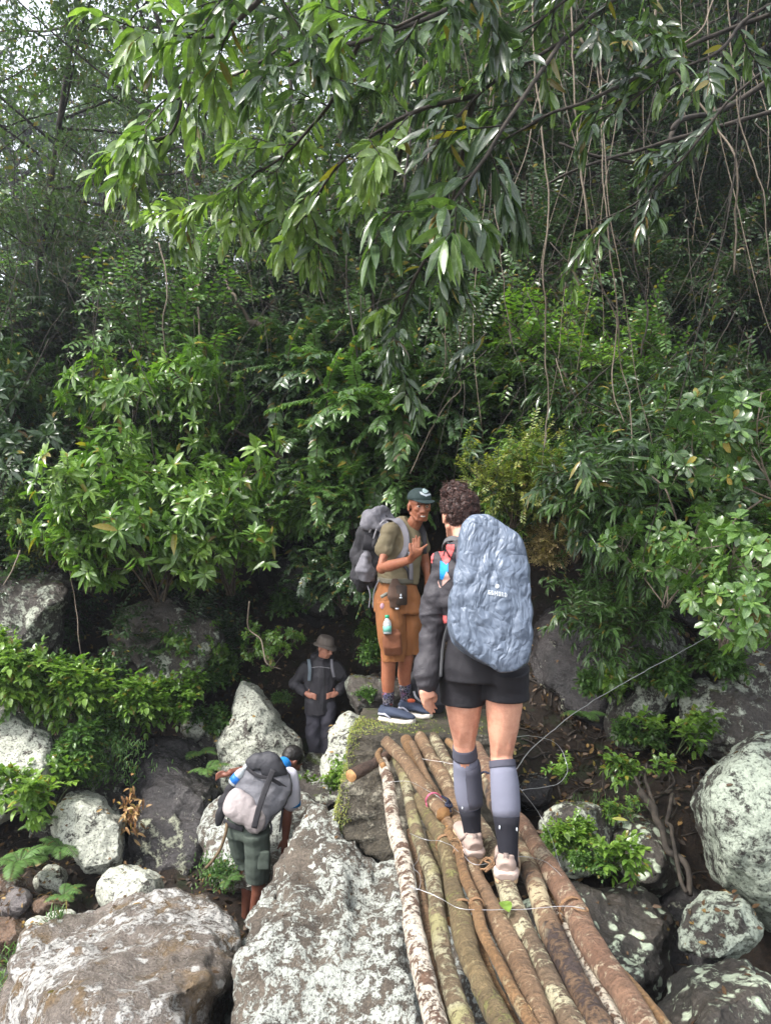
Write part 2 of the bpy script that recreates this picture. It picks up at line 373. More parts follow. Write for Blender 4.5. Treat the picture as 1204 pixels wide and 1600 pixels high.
# ---------------------------------------------------------------- rocks
RM = {
 'lichen': rock_mat('lichen_granite', (0.03, 0.027, 0.023), (0.12, 0.105, 0.09), (0.44, 0.45, 0.38), 0.76, 0.02, 0.75, 1.9),
 'round': rock_mat('round_lichen_granite', (0.025, 0.023, 0.02), (0.07, 0.06, 0.05), (0.33, 0.37, 0.30), 0.66, 0.0, 0.8, 1.5),
 'wet': rock_mat('wet_granite', (0.10, 0.082, 0.066), (0.27, 0.23, 0.20), (0.42, 0.41, 0.39), 0.44, 0.05, 0.32, 1.9, 0.12, (0.17, 0.11, 0.05)),
 'front': rock_mat('front_granite', (0.06, 0.048, 0.038), (0.19, 0.155, 0.12), (0.43, 0.45, 0.41), 0.52, 0.0, 0.7, 2.3, 0.3),
 'dark': rock_mat('dark_wet_rock', (0.016, 0.015, 0.016), (0.065, 0.058, 0.058), (0.34, 0.35, 0.26), 0.20, 0.06, 0.26, 1.2),
 'dim': rock_mat('mossy_cliff_rock', (0.03, 0.026, 0.023), (0.09, 0.075, 0.062), (0.36, 0.38, 0.31), 0.45, 0.3, 0.7, 1.2),  # dull brown grey rock with lichen and some moss
 'spot': rock_mat('spotted_rock', (0.03, 0.027, 0.023), (0.075, 0.06, 0.048), (0.42, 0.48, 0.36), 0.28, 0.0, 0.7, 1.2, 0.55),
 'brown': rock_mat('brown_stream_rock', (0.07, 0.042, 0.028), (0.19, 0.12, 0.08), (0.35, 0.33, 0.30), 0.15, 0.0, 0.4, 1.5),
 'purple': rock_mat('grey_stream_rock', (0.09, 0.08, 0.08), (0.21, 0.185, 0.18), (0.4, 0.4, 0.4), 0.15, 0.0, 0.45, 2.0),
 'slab': rock_mat('mossy_slab_rock', (0.028, 0.024, 0.017), (0.10, 0.083, 0.058), (0.24, 0.22, 0.17), 0.36, 0.36, 0.8, 1.6, 0, None, (0.045, 0.055, 0.014)),
}
def ico(sub):
    bm = bmesh.new(); bmesh.ops.create_icosphere(bm, subdivisions=sub, radius=1.0)
    V = np.array([v.co for v in bm.verts]); T = np.array([[v.index for v in f.verts] for f in bm.faces]); bm.free(); return V, T
ICO = {k: ico(k) for k in (4, 5, 6)}
ROCKS = []
def rock(outline, Yt, Yb, D, mat, label, seed, amp=1.0, cuts=7, sub=6, name='boulder', group=None, crack=1.0):
    V, T = ICO[sub]; V = V.copy(); rg = np.random.default_rng(seed)
    for _ in range(cuts):                                        # flat breaks
        n = rg.normal(size=3); n[1] = -abs(n[1]) * 0.8; n /= np.linalg.norm(n); d = rg.uniform(0.55, 0.86)
        e = np.clip(V @ n - d, 0, None); V = V - n * (e * 0.97)[:, None]
    o = np.array(outline, float); c = o.mean(0)
    ang = np.arctan2(o[:, 1] - c[1], o[:, 0] - c[0]); R = np.hypot(o[:, 0] - c[0], o[:, 1] - c[1]); k = np.argsort(ang)
    ang, R = ang[k], R[k]; ang = np.concatenate([ang - 2 * np.pi, ang, ang + 2 * np.pi]); R = np.tile(R, 3)
    rr = np.hypot(V[:, 0], V[:, 2]); th = np.arctan2(-V[:, 2], V[:, 0])
    Rv = np.interp(th, ang, R); q = (np.interp(th - 0.12, ang, R) + np.interp(th + 0.12, ang, R) + 2 * Rv) / 4
    rad = q * rr ** 0.8 * 0.97
    px = c[0] + rad * np.cos(th); py = c[1] + rad * np.sin(th)
    y0, y1 = o[:, 1].min(), o[:, 1].max()
    Yc = Yt + (Yb - Yt) * np.clip((py - y0) / (y1 - y0), 0, 1)
    W = Parr(px, py, Yc + D * V[:, 1])
    me = mesh_np('rock', W, T); n = getno(me); s = min(1.0, D) * amp
    q = W + seed * 3.7
    h = 0.07 * s * fbm(q * 2.2 / max(0.4, s), 4, seed) + 0.03 * s * crack * ridge(q * np.array([3, 3, 5]), 4, seed + 5) - 0.03 * s * crack * np.clip(1 - 9 * np.abs(fbm(q * np.array([1.1, 1.1, 1.9]), 3, seed + 7)), 0, 1) + 0.011 * fbm(q * 18, 3, seed + 9)
    setco(me, W + n * h[:, None])
    ob = solo(name, me, RM[mat], label, 'rock', group); ROCKS.append(ob); return ob
rock([(30,1470),(80,1435),(130,1412),(165,1396),(250,1390),(330,1404),(362,1425),(385,1462),(372,1510),(352,1560),(350,1640),(340,1760),(150,1790),(10,1760),(-5,1640),(22,1540)], 4.9, 3.9, 1.0, 'wet', 'large smooth wet brown boulder filling the lower left corner', 11, 0.75, 4, crack=0.7)
rock([(338,1500),(372,1465),(412,1395),(466,1312),(498,1262),(520,1238),(532,1262),(540,1300),(590,1345),(650,1362),(740,1385),(800,1430),(830,1500),(850,1800),(720,1950),(420,1950),(330,1750),(332,1560)], 5.15, 3.25, 0.85, 'front', 'big pale speckled boulder leaning under the near left side of the log bridge', 12, 0.9, 6, crack=1.5)
rock([(372,1066),(392,1050),(430,1078),(455,1125),(470,1190),(477,1235),(400,1250),(342,1235),(343,1190),(355,1115)], 7.9, 7.4, 0.45, 'lichen', 'tall pointed white lichen boulder behind the man who bends down', 13, 0.5, 9)
rock([(105,1238),(130,1222),(165,1226),(190,1262),(207,1310),(197,1352),(165,1385),(130,1396),(112,1352),(84,1322),(82,1288)], 6.8, 6.4, 0.42, 'lichen', 'squarish white lichen boulder left of the wet dark rock face', 14, 0.55, 10)
rock([(165,1190),(225,1150),(295,1145),(345,1195),(352,1280),(345,1370),(310,1425),(215,1425),(170,1340),(150,1240)], 7.7, 6.6, 0.4, 'dark', 'dark wet rock face with a pale lichen streak', 15, 1.3, 6, crack=2.0)
rock([(-60,1085),(20,1098),(62,1120),(95,1160),(84,1225),(50,1285),(20,1300),(-90,1300)], 7.4, 6.9, 0.6, 'lichen', 'white lichen rock cut by the left edge of the picture', 16, 0.6, 8)
rock([(305,1300),(340,1240),(400,1225),(520,1215),(560,1240),(500,1340),(430,1440),(380,1430),(330,1400),(305,1370)], 7.0, 5.9, 0.4, 'front', 'sloping pale brown rock behind the legs of the bending man', 17, 0.8, 8)
rock([(150,1385),(190,1352),(235,1350),(262,1385),(255,1420),(160,1425)], 5.9, 5.7, 0.25, 'lichen', 'low lichen rock just above the big wet boulder', 18, 0.6, 8, 5)
rock([(30,1455),(70,1430),(115,1420),(130,1440),(90,1480),(40,1500)], 5.4, 5.2, 0.25, 'lichen', 'small pale rock with a grass tuft left of the big wet boulder', 19, 0.6, 6, 5)
rock([(-20,1385),(20,1370),(45,1382),(40,1400),(-10,1402)], 6.2, 6.1, 0.2, 'brown', 'flat reddish brown stone above the grey stream stone', 20, 0.6, 7, 5)
rock([(5,1395),(35,1385),(48,1400),(42,1438),(12,1440)], 5.9, 5.7, 0.16, 'purple', 'grey violet block stone in the stream bed', 21, 0.6, 9, 5)
rock([(-20,1440),(15,1434),(45,1448),(42,1470),(10,1486),(-20,1484)], 5.4, 5.3, 0.2, 'brown', 'orange brown wet stone at the left edge of the stream', 22, 0.5, 5, 5)
rock([(58,1365),(80,1350),(105,1360),(110,1392),(80,1402),(58,1395)], 6.4, 6.2, 0.2, 'lichen', 'small lichen stone below the ferns', 23, 0.6, 8, 5)
rock([(48,1405),(80,1398),(108,1405),(102,1440),(60,1446)], 5.9, 5.8, 0.2, 'brown', 'dark brown stone under the small lichen stone', 24, 0.6, 8, 5)
rock([(-20,1510),(15,1515),(30,1560),(20,1620),(-30,1640)], 4.9, 4.7, 0.25, 'purple', 'flat grey stone in the bottom left corner', 25, 0.6, 8, 5)
rock([(285,1125),(310,1105),(335,1120),(330,1150),(295,1160)], 8.2, 8.0, 0.25, 'lichen', 'small pale stone among the plants above the dark wet rock', 26, 0.6, 8, 5)
rock([(515,1130),(545,1112),(575,1118),(572,1180),(545,1235),(505,1245),(508,1170)], 7.2, 6.6, 0.3, 'lichen', 'ragged pale rock beside the mossy slab', 27, 0.9, 9, 5)
rock([(525,1062),(560,1048),(615,1052),(640,1085),(620,1120),(545,1120)], 7.8, 7.5, 0.3, 'dim', 'dark rock with a white lichen patch behind the guide', 28, 0.8, 8, 5)
rock([(-60,885),(40,872),(108,885),(112,960),(95,1010),(60,1050),(-70,1065)], 8.2, 7.9, 0.45, 'dim', 'brown and white rock outcrop above the left plants', 29, 1.0, 9)
rock([(182,965),(240,935),(325,950),(355,1005),(315,1070),(225,1092),(175,1040)], 8.4, 8.1, 0.4, 'dim', 'grey cracked outcrop below the bright green bush', 30, 1.0, 9)
rock([(330,735),(380,715),(430,740),(440,800),(400,830),(340,815)], 10.9, 10.5, 0.5, 'dark', 'dark outcrop high in the gully', 31, 1.0, 9, 5)
rock([(425,800),(480,790),(520,830),(545,940),(500,1010),(440,970)], 9.4, 8.9, 0.5, 'dark', 'dark wet rock in the gully left of the guide', 32, 1.2, 9, 5)
rock([(1000,975),(1040,965),(1075,1000),(1075,1060),(1035,1130),(1000,1215),(955,1200),(962,1080)], 7.0, 6.3, 0.35, 'dim', 'steep rock slab with pale lichen blotches right of the bridge', 33, 0.8, 8)
rock([(1060,1075),(1120,1055),(1200,1070),(1260,1100),(1250,1200),(1120,1190),(1070,1150)], 6.5, 6.1, 0.4, 'dim', 'brown rock directly above the large round boulder', 34, 0.9, 9)
rock([(1050,800),(1150,760),(1290,780),(1320,1080),(1180,1100),(1070,1040)], 8.3, 7.6, 0.5, 'dark', 'dark cliff behind the big leaves at the right edge', 35, 1.2, 9)
rock([(1064,1222),(1084,1182),(1130,1155),(1190,1143),(1270,1145),(1350,1215),(1370,1340),(1310,1450),(1215,1462),(1150,1400),(1080,1335),(1062,1275)], 4.8, 4.5, 0.62, 'round', 'huge round pale green lichen boulder at the right edge', 36, 0.45, 3, crack=0.3)
rock([(1064,1435),(1094,1388),(1126,1388),(1180,1438),(1200,1480),(1165,1515),(1080,1515)], 4.2, 4.0, 0.25, 'round', 'smaller lichen rock wedged under the huge round boulder', 37, 0.6, 8)
rock([(1030,1560),(1060,1520),(1110,1503),(1180,1503),(1280,1530),(1330,1720),(1100,1780),(985,1720),(1005,1610)], 3.75, 3.1, 0.5, 'spot', 'dark rock with round pale lichen spots in the bottom right corner', 38, 0.6, 6)
rock([(850,1335),(930,1362),(1010,1398),(1065,1458),(1075,1525),(1030,1590),(1000,1740),(860,1760),(800,1500),(810,1370)], 4.7, 3.6, 0.45, 'spot', 'dark brown rock sloping down beside the right logs', 39, 1.0, 8, crack=1.6)
rock([(945,1292),(978,1275),(1050,1288),(1064,1350),(1055,1430),(980,1400),(945,1350)], 5.1, 4.8, 0.3, 'spot', 'block with one pale lichen corner beside the twisted root', 40, 0.7, 10)
rock([(845,1275),(895,1250),(945,1268),(952,1340),(900,1372),(845,1330)], 5.0, 4.8, 0.25, 'dim', 'rounded rock under the small leafy plants right of the bridge', 41, 0.8, 6)
rock([(800,1215),(835,1205),(862,1225),(850,1260),(805,1255)], 5.7, 5.6, 0.16, 'dark', 'small grey stone in the leaf litter beside the bridge', 42, 0.8, 8, 5)

rock([(835,960),(900,930),(965,950),(985,1060),(965,1150),(900,1165),(845,1110)], 7.9, 6.7, 0.4, 'dark', 'dark rock deep in the hollow right of the woman', 43, 1.2, 9, 5)
rock([(1080,960),(1150,930),(1260,940),(1280,1080),(1170,1090),(1090,1060)], 7.0, 6.5, 0.4, 'dim', 'rock face with pale patches behind the glossy plants', 44, 1.0, 9, 5)
rock([(60,1180),(150,1160),(230,1190),(240,1300),(150,1420),(60,1400),(30,1290)], 7.9, 6.7, 0.35, 'dim', 'brown mossy rock between the ferns and the squarish boulder', 45, 1.0, 9, 5)
rock([(1040,1395),(1075,1380),(1110,1420),(1100,1530),(1050,1570),(1020,1500)], 4.9, 4.5, 0.3, 'dark', 'dark stone in the gap below the twisted root', 46, 1.0, 9, 5)
rock([(300,1120),(345,1105),(375,1150),(360,1230),(320,1240),(295,1190)], 8.3, 7.9, 0.3, 'dim', 'mossy stone left of the tall pointed boulder', 47, 1.0, 9, 5)
rock([(470,1180),(520,1170),(545,1215),(520,1260),(470,1260),(450,1220)], 8.0, 7.2, 0.3, 'dim', 'brown stone under the boots of the hat wearer', 48, 0.6, 9, 5)
# mossy slab that carries the guide: a squared block
hp = [P(566, 1104, 5.9), P(548, 1146, 5.08), P(522, 1296, 4.98), P(620, 1362, 4.86), P(806, 1350, 5.0), P(796, 1146, 5.06), P(788, 1104, 5.9),
      P(600, 1380, 6.0), P(795, 1380, 6.0), P(530, 1290, 6.0)]
bm = bmesh.new(); [bm.verts.new(p) for p in hp]; bmesh.ops.convex_hull(bm, input=bm.verts[:])
me = bpy.data.meshes.new('slab'); bm.to_mesh(me); bm.free()
def slabfn(c, n):
    top = np.clip(n[:, 2] * 2 - 0.8, 0, 1)
    h = 0.012 * fbm(c * 2.5, 4, 50) + 0.016 * ridge(c * np.array([2, 2, 11]) + 0.5 * vnoise(c * 4, 8)[:, None], 4, 51) * (1 - top * 0.95) + 0.006 * fbm(c * 25, 3, 52) * (1 - top * .6)
    return h - 0.006
slab = solo('rock_slab', fuse(me, 0.016, 2, slabfn), RM['slab'], 'mossy squared rock slab under the guide at the far end of the log bridge', 'rock', origin=(0.4, 5.3, -1.0))

_sb = BVHTree.FromPolygons([tuple(v.co + slab.location) for v in slab.data.vertices], [tuple(p.vertices) for p in slab.data.polygons])
def slab_z(x, y):
    h = _sb.ray_cast(Vector((x, y, 3)), Vector((0, 0, -1)))[0]; return h.z if h else 0.1
# ---------------------------------------------------------------- log bridge
def G(px, py, dz=0.0):
    """point on the bridge deck (a gently rising plane) under a pixel"""
    d = ray(px, py); k = (1.5 - dz) / (-d.z + 0.02 * d.y) ; p = Vector((0, 0, 1.5)) + d * k; return p
BM = {
 'white': bark_mat('white_patched_bark', (0.126, 0.070, 0.046), (0.209, 0.123, 0.081), (0.725, 0.661, 0.552), 0.66),
 'grey': bark_mat('olive_grey_bark', (0.136, 0.096, 0.056), (0.259, 0.191, 0.112), (0.440, 0.406, 0.269), 0.48, patch2=(0.341, 0.310, 0.151)),
 'brown': bark_mat('brown_bark', (0.128, 0.081, 0.051), (0.225, 0.145, 0.093), (0.525, 0.427, 0.299), 0.36),
 'moss': bark_mat('mossy_yellow_bark', (0.152, 0.125, 0.055), (0.226, 0.159, 0.073), (0.206, 0.228, 0.071), 0.45, patch2=(0.307, 0.258, 0.133)),
 'orange': bark_mat('orange_bark', (0.193, 0.106, 0.049), (0.296, 0.171, 0.079), (0.365, 0.270, 0.149), 0.30),
 'blotch': bark_mat('blotched_orange_bark', (0.179, 0.111, 0.066), (0.285, 0.178, 0.107), (0.061, 0.041, 0.036), 0.50, patch2=(0.526, 0.440, 0.277)),
 'cream': bark_mat('cream_lichen_bark', (0.151, 0.104, 0.069), (0.256, 0.177, 0.111), (0.565, 0.530, 0.357), 0.60),
 'red': bark_mat('reddish_bark', (0.126, 0.070, 0.055), (0.210, 0.124, 0.092), (0.464, 0.380, 0.281), 0.40),
 'dark': bark_mat('dark_bark', (0.060, 0.035, 0.026), (0.134, 0.074, 0.049), (0.306, 0.238, 0.154), 0.2),
}
BM['white'] = bark_mat('white_patched_bark', (0.134, 0.074, 0.049), (0.209, 0.127, 0.085), (0.694, 0.616, 0.507), 0.56)
BM['moss'] = bark_mat('mossy_yellow_bark', (0.150, 0.111, 0.058), (0.224, 0.162, 0.080), (0.216, 0.204, 0.073), 0.40, patch2=(0.352, 0.288, 0.159))
BM['brown'] = bark_mat('brown_bark', (0.184, 0.112, 0.064), (0.283, 0.177, 0.102), (0.504, 0.395, 0.256), 0.34)
BM['red'] = bark_mat('reddish_bark', (0.182, 0.100, 0.063), (0.281, 0.166, 0.105), (0.454, 0.359, 0.251), 0.40)
BM['cream'] = bark_mat('cream_lichen_bark', (0.136, 0.094, 0.060), (0.235, 0.163, 0.102), (0.512, 0.464, 0.307), 0.47)
cutm = N('cut_wood'); co = cutm.co(); cutm.base(cutm.ramp(cutm.noise(co, 30, 4, 0.6), [(0.3, (0.20, 0.09, 0.03)), (0.7, (0.42, 0.24, 0.10))]), 0.7, cutm.bump(cutm.noise(co, 60, 3), 0.5, 0.004)); cutm = cutm.m
LOGS = []
def log(pts, r, mat, label, dz=0.0, seed=0, r2=None, extend=True, knots=5, dz2=None):
    rg = np.random.default_rng(seed + 100)
    dz2 = dz if dz2 is None else dz2; m = len(pts)
    w = [G(a, b, dz + (dz2 - dz) * i / (m - 1)) for i, (a, b) in enumerate(pts)]
    if extend:
        d = (w[-1] - w[-2]); d.normalize(); e = w[-1]
        while e.y > 0.9: e = e + Vector((d.x * 0.3, min(-0.05, d.y) * 0.3, 0)); w.append(e.copy())
    c = curve(w, 10); L = np.concatenate([[0], np.cumsum(np.linalg.norm(np.diff(c, axis=0), axis=1))])
    n_s = max(20, int(L[-1] / 0.012)); s = np.linspace(0, L[-1], n_s); c = np.stack([np.interp(s, L, c[:, k]) for k in range(3)], 1)
    t = np.gradient(c, axis=0); t /= np.linalg.norm(t, axis=1)[:, None]; a = np.cross(t, [0, 0, 1.0]); a /= np.linalg.norm(a, axis=1)[:, None]; b = np.cross(a, t)
    nn = 26; th = np.arange(nn) * 2 * np.pi / nn; r2 = r2 or r
    R = np.interp(s, [0, L[-1]], [r, r2])
    R = R * (1 + 0.10 * vnoise(np.stack([s * 4, s * 0 + seed, s * 0], 1), seed))
    R = R[:, None] * np.ones(nn)
    for _ in range(knots):
        s0 = rg.uniform(0, L[-1]); t0 = rg.uniform(0, 2 * np.pi); sz = rg.uniform(0.02, 0.045)
        dth = np.angle(np.exp(1j * (th - t0)))
        R = R + r * rg.uniform(0.1, 0.28) * np.exp(-((s[:, None] - s0) / sz) ** 2 - (dth[None] / 0.7) ** 2)
    S, TH = np.meshgrid(s, th, indexing='ij'); q = np.stack([S * 9, np.cos(TH) * 1.2 + seed, np.sin(TH) * 1.2], -1).reshape(-1, 3)
    R = R + r * (0.09 * fbm(q, 3, seed)).reshape(R.shape) + 0.0012 * fbm(q * np.array([12, 3, 3]), 2, seed + 3).reshape(R.shape)
    Vv = c[:, None] + R[..., None] * (np.cos(th)[None, :, None] * a[:, None] + np.sin(th)[None, :, None] * b[:, None])
    V = Vv.reshape(-1, 3); i = np.arange(nn); j = (i + 1) % nn
    Q = np.concatenate([np.stack([k * nn + i, k * nn + j, (k + 1) * nn + j, (k + 1) * nn + i], 1)[:, ::-1] for k in range(n_s - 1)])
    me = mesh_np('log', V, None, Q, {'along': np.repeat(s, nn)})
    o = solo('bridge_log', me, BM[mat], label, 'log', 'poles laid side by side as the bridge', origin=tuple(c[n_s // 2] - np.array([0, 0, r])))
    for e, k in ((0, 0), (1, (n_s - 1) * nn)):                    # sawn ends
        cen = c[0 if e == 0 else -1]; tt = -t[0] if e == 0 else t[-1]
        ring = V[k:k + nn] ; VV = np.concatenate([ring, ring * 0.55 + cen * 0.45 + tt * 0.006, [cen + tt * 0.009]])
        qs = np.stack([i, j, nn + j, nn + i], 1); ts = np.stack([nn + i, nn + j, np.full(nn, 2 * nn)], 1)
        if e == 0: qs, ts = qs[:, ::-1], ts[:, ::-1]
        link('cut_end', mesh_np('cut', VV, ts[:, ::-1] if e == 0 else ts, qs[:, ::-1] if e == 0 else qs, smooth=False), cutm, o)
    LOGS.append(o); return o
log([(597,1190),(607,1224),(614,1284),(627,1328),(637,1388),(647,1451),(660,1520),(682,1600)], 0.034, 'white', 'leftmost bridge pole with heavy white lichen patches', 0.01, 1, 0.037)
log([(616,1180),(634,1222),(645,1278),(658,1322),(676,1372),(684,1436),(697,1514),(722,1600)], 0.030, 'grey', 'olive brown pole second from the left of the bridge', 0.0, 2, 0.036)
log([(604,1160),(632,1189),(660,1230),(692,1272)], 0.036, 'brown', 'short pole lying on top with its sawn end facing the camera', 0.075, 3, 0.036, False, dz2=0.05)
log([(634,1156),(650,1190),(668,1225),(690,1262),(700,1300)], 0.036, 'orange', 'orange debarked pole under the short top pole', 0.005, 4, 0.03, False)
log([(644,1162),(664,1210),(684,1252),(702,1290),(712,1326),(722,1365)], 0.022, 'brown', 'thin reddish pole between the debarked pole and the thick brown one', 0.045, 5, 0.02, False, dz2=0.0)
log([(656,1152),(676,1190),(698,1226),(716,1282),(737,1358),(756,1400),(782,1448),(803,1490),(832,1562),(846,1600)], 0.041, 'brown', 'thick ringed brown pole under the left foot of the woman', 0.0, 6, 0.043)
log([(654,1248),(672,1282),(690,1310),(700,1342),(708,1390),(720,1436),(731,1484),(750,1532),(783,1600)], 0.038, 'moss', 'pole with mossy green bark in the left half of the bridge', 0.005, 7, 0.041)
log([(700,1300),(715,1326),(726,1370),(742,1408),(752,1452),(776,1500),(800,1548),(830,1600)], 0.020, 'orange', 'thin smooth orange pole lying in the groove beside the mossy pole', 0.04, 8, 0.024)
log([(677,1152),(696,1188),(712,1220),(732,1262),(756,1302),(782,1358),(796,1404),(812,1444),(844,1502),(868,1556),(890,1600)], 0.036, 'cream', 'cream blotched pole under the right foot of the woman', 0.0, 9, 0.043)
log([(722,1162),(750,1190),(762,1222),(776,1260),(800,1300),(818,1342),(838,1390),(850,1428),(874,1484),(902,1542),(932,1600)], 0.038, 'blotch', 'orange pole with dark peeling bark right of the woman', 0.0, 10, 0.045)
log([(742,1168),(766,1212),(786,1256),(816,1294),(842,1334),(866,1372),(895,1418),(914,1462),(940,1504),(975,1552),(1004,1600)], 0.042, 'red', 'thick reddish purple pole along the right edge of the bridge', 0.015, 11, 0.046)
log([(860,1400),(890,1440),(925,1480),(960,1520),(998,1562),(1030,1604)], 0.034, 'orange', 'yellowish lower pole peeping out on the far right of the bridge', -0.06, 12, 0.036)
log([(820,1360),(850,1410),(885,1460),(918,1510),(940,1560),(962,1600)], 0.028, 'white', 'pale lichen pole sunk between the peeling pole and the reddish pole', -0.045, 13, 0.03)
log([(640,1300),(652,1350),(660,1400),(672,1470),(690,1540),(706,1600)], 0.020, 'brown', 'thin brown pole sunk between the two leftmost poles', -0.03, 14, 0.02)
log([(738,1440),(752,1490),(772,1545),(800,1600)], 0.022, 'orange', 'rusty pole sunk beside the mossy pole near the camera', -0.035, 15, 0.024)
log([(672,1300),(684,1345),(696,1400),(704,1440)], 0.024, 'moss', 'yellowish stick showing in the gap left of the mossy pole', -0.04, 16, 0.022, False)
log([(598,1196),(590,1180),(594,1172)], 0.018, 'orange', 'split orange stub at the far left tip of the bridge', 0.05, 17, 0.014, False, 1)
log([(548,1212),(572,1200),(604,1182)], 0.034, 'dark', 'dark rotten wood chunk left of the far pole ends', 0.02, 18, 0.03, False, 2)
log([(700,1158),(712,1172),(722,1196)], 0.022, 'orange', 'stub of light wood between the far pole ends', 0.03, 19, 0.02, False, 1)

# bearer beams below keep the poles together
# wires and cords
wire_m = plain('galvanised_wire', (0.5, 0.5, 0.52), 0.35, metal=0.7, scale=80)
cord_m = plain('coir_rope', (0.20, 0.115, 0.06), 0.9, 0.4, 150, 0.8)
def wire(pts, r, mat, name, label, cat, group=None):
    c = curve(pts, 12); c = c + .004 * np.stack([vnoise(c * 14, 3), vnoise(c * 14, 4), vnoise(c * 14, 5)], 1) * np.minimum(1, np.linspace(0, 4, len(c)))[:, None]
    return solo(name, tubes([(c, r)], 6), mat, label, cat, group)
def W(*a): return [G(x, y, dz) for x, y, dz in a]
wire(W((606,1222,.05),(640,1222,.065),(672,1238,.10),(700,1258,.06),(722,1274,.055),(735,1280,.05)), 0.0011, wire_m, 'lashing_wire', 'steel wire crossing over the short top pole', 'wire', 'wires lashed over the poles')
wire(W((640,1302,.05),(664,1312,.06),(690,1314,.055),(716,1330,.06),(744,1350,.055),(790,1340,.06),(830,1340,.05),(868,1358,.07),(890,1390,.04)), 0.0011, wire_m, 'lashing_wire', 'steel wire looping behind the heels of the woman', 'wire', 'wires lashed over the poles')
wire(W((634,1382,.052),(660,1392,.055),(690,1404,.05),(715,1418,.058),(760,1422,.055),(820,1420,.06),(880,1416,.075),(912,1420,.075)), 0.0011, wire_m, 'lashing_wire', 'steel wire straight across the poles below the green leaf', 'wire', 'wires lashed over the poles')
wire(W((650,1184,.06),(690,1190,.06),(720,1196,.055)), 0.0010, wire_m, 'lashing_wire', 'short steel wire across the far pole ends', 'wire', 'wires lashed over the poles')
wire(W((655,1332,.05),(652,1345,.06),(645,1356,.06),(655,1366,.06),(657,1378,.07),(652,1390,.06),(636,1382,.05)), 0.0010, wire_m, 'lashing_wire', 'curled loose wire beside the white patched pole', 'wire', 'wires lashed over the poles')
def loopround(px, py, dz, r, ax, n=3, rope=0.0032):
    """rope turns round a pole"""
    c = G(px, py, dz); ax = Vector(ax).normalized(); s = ax.cross(Vector((0, 0, 1))).normalized(); u = s.cross(ax); L = []
    for k in range(n * 16 + 1):
        a = k / 16 * 2 * math.pi; L.append(c + ax * (k / 16 - n / 2) * rope * 2.4 + (s * math.cos(a) + u * math.sin(a)) * (r + rope * 0.6))
    return L
def rope(name, label, pieces, r=0.0032, mat=None):
    rg = np.random.default_rng(len(label)); L = []
    for p in pieces:
        c = np.array([tuple(x) for x in p]); L.append((c, r))
    return solo(name, tubes(L, 6), mat or cord_m, label, 'rope', None)
rope('rope_lashing', 'orange coir rope knotted round the mossy pole', [loopround(696,1320,.005,.042,(.1,-1,0),3), loopround(718,1335,.03,.028,(.1,-1,0),2), curve(W((700,1312,.055),(716,1312,.085),(722,1330,.07),(724,1345,.05)),6)])
rope('rope_lashing', 'thin rope lashing in the middle of the bridge', [loopround(722,1424,.005,.042,(.1,-1,0),2), loopround(744,1415,.04,.026,(.1,-1,0),2)])
rope('rope_lashing', 'coir rope knot on the reddish outer pole', [loopround(893,1424,.015,.050,(.25,-1,0),2), curve(W((893,1418,.06),(905,1422,.075),(918,1424,.07),(916,1418,.06)),6)])
rope('rope_lashing', 'frayed coir rope under the feet of the woman', [curve(W((755,1360,.05),(765,1350,.065),(757,1345,.055),(770,1340,.06),(764,1356,.06),(750,1358,.05)),8), curve(W((748,1352,.05),(760,1340,.06),(772,1350,.06),(758,1362,.055)),8)], 0.004)
pink = plain('pink_cord', (0.45, 0.09, 0.16), 0.6, scale=200); navy = plain('navy_strap', (0.012, 0.015, 0.035), 0.6)
rope('pink_cord', 'pink cord looped round the end of the short top pole', [loopround(677,1252,.065,.040,(.35,-1,0),2,0.003)], 0.0028, pink)
rope('dark_strap', 'dark strap knot beside the pink cord', [curve(W((690,1244,.09),(700,1250,.10),(696,1258,.09),(706,1260,.08),(698,1248,.08),(704,1268,.06)),8)], 0.006, navy)
rope('dark_strap', 'dark strap piece between the legs of the woman', [curve(W((748,1212,.05),(756,1206,.06),(768,1210,.06),(774,1208,.05)),8)], 0.006, navy)
# the cable that runs up to the right, and the loose loop
wire([P(806,1202,3.4), P(835,1165,3.9), P(900,1112,4.4), P(960,1075,4.8), P(1060,1020,5.3), P(1200,940,6.0), P(1330,860,6.6)], 0.0024, wire_m, 'guide_cable', 'thin cable running up to the right through the big leaves', 'cable')
wire([P(800,1152,3.5), P(830,1150,3.7), P(865,1160,3.9), P(884,1190,3.9), P(882,1215,3.8), P(860,1228,3.7), P(815,1234,3.5)], 0.0014, wire_m, 'wire_loop', 'loose loop of wire hanging beside the right knee of the woman', 'wire')
wire([P(812,1232,3.5), P(835,1262,3.6), P(848,1282,3.6), P(858,1300,3.4), P(870,1340,3.2), P(892,1395,2.95), P(903,1415,2.9)], 0.0013, wire_m, 'lashing_wire', 'wire dropping along the outside of the reddish outer pole', 'wire', 'wires lashed over the poles')

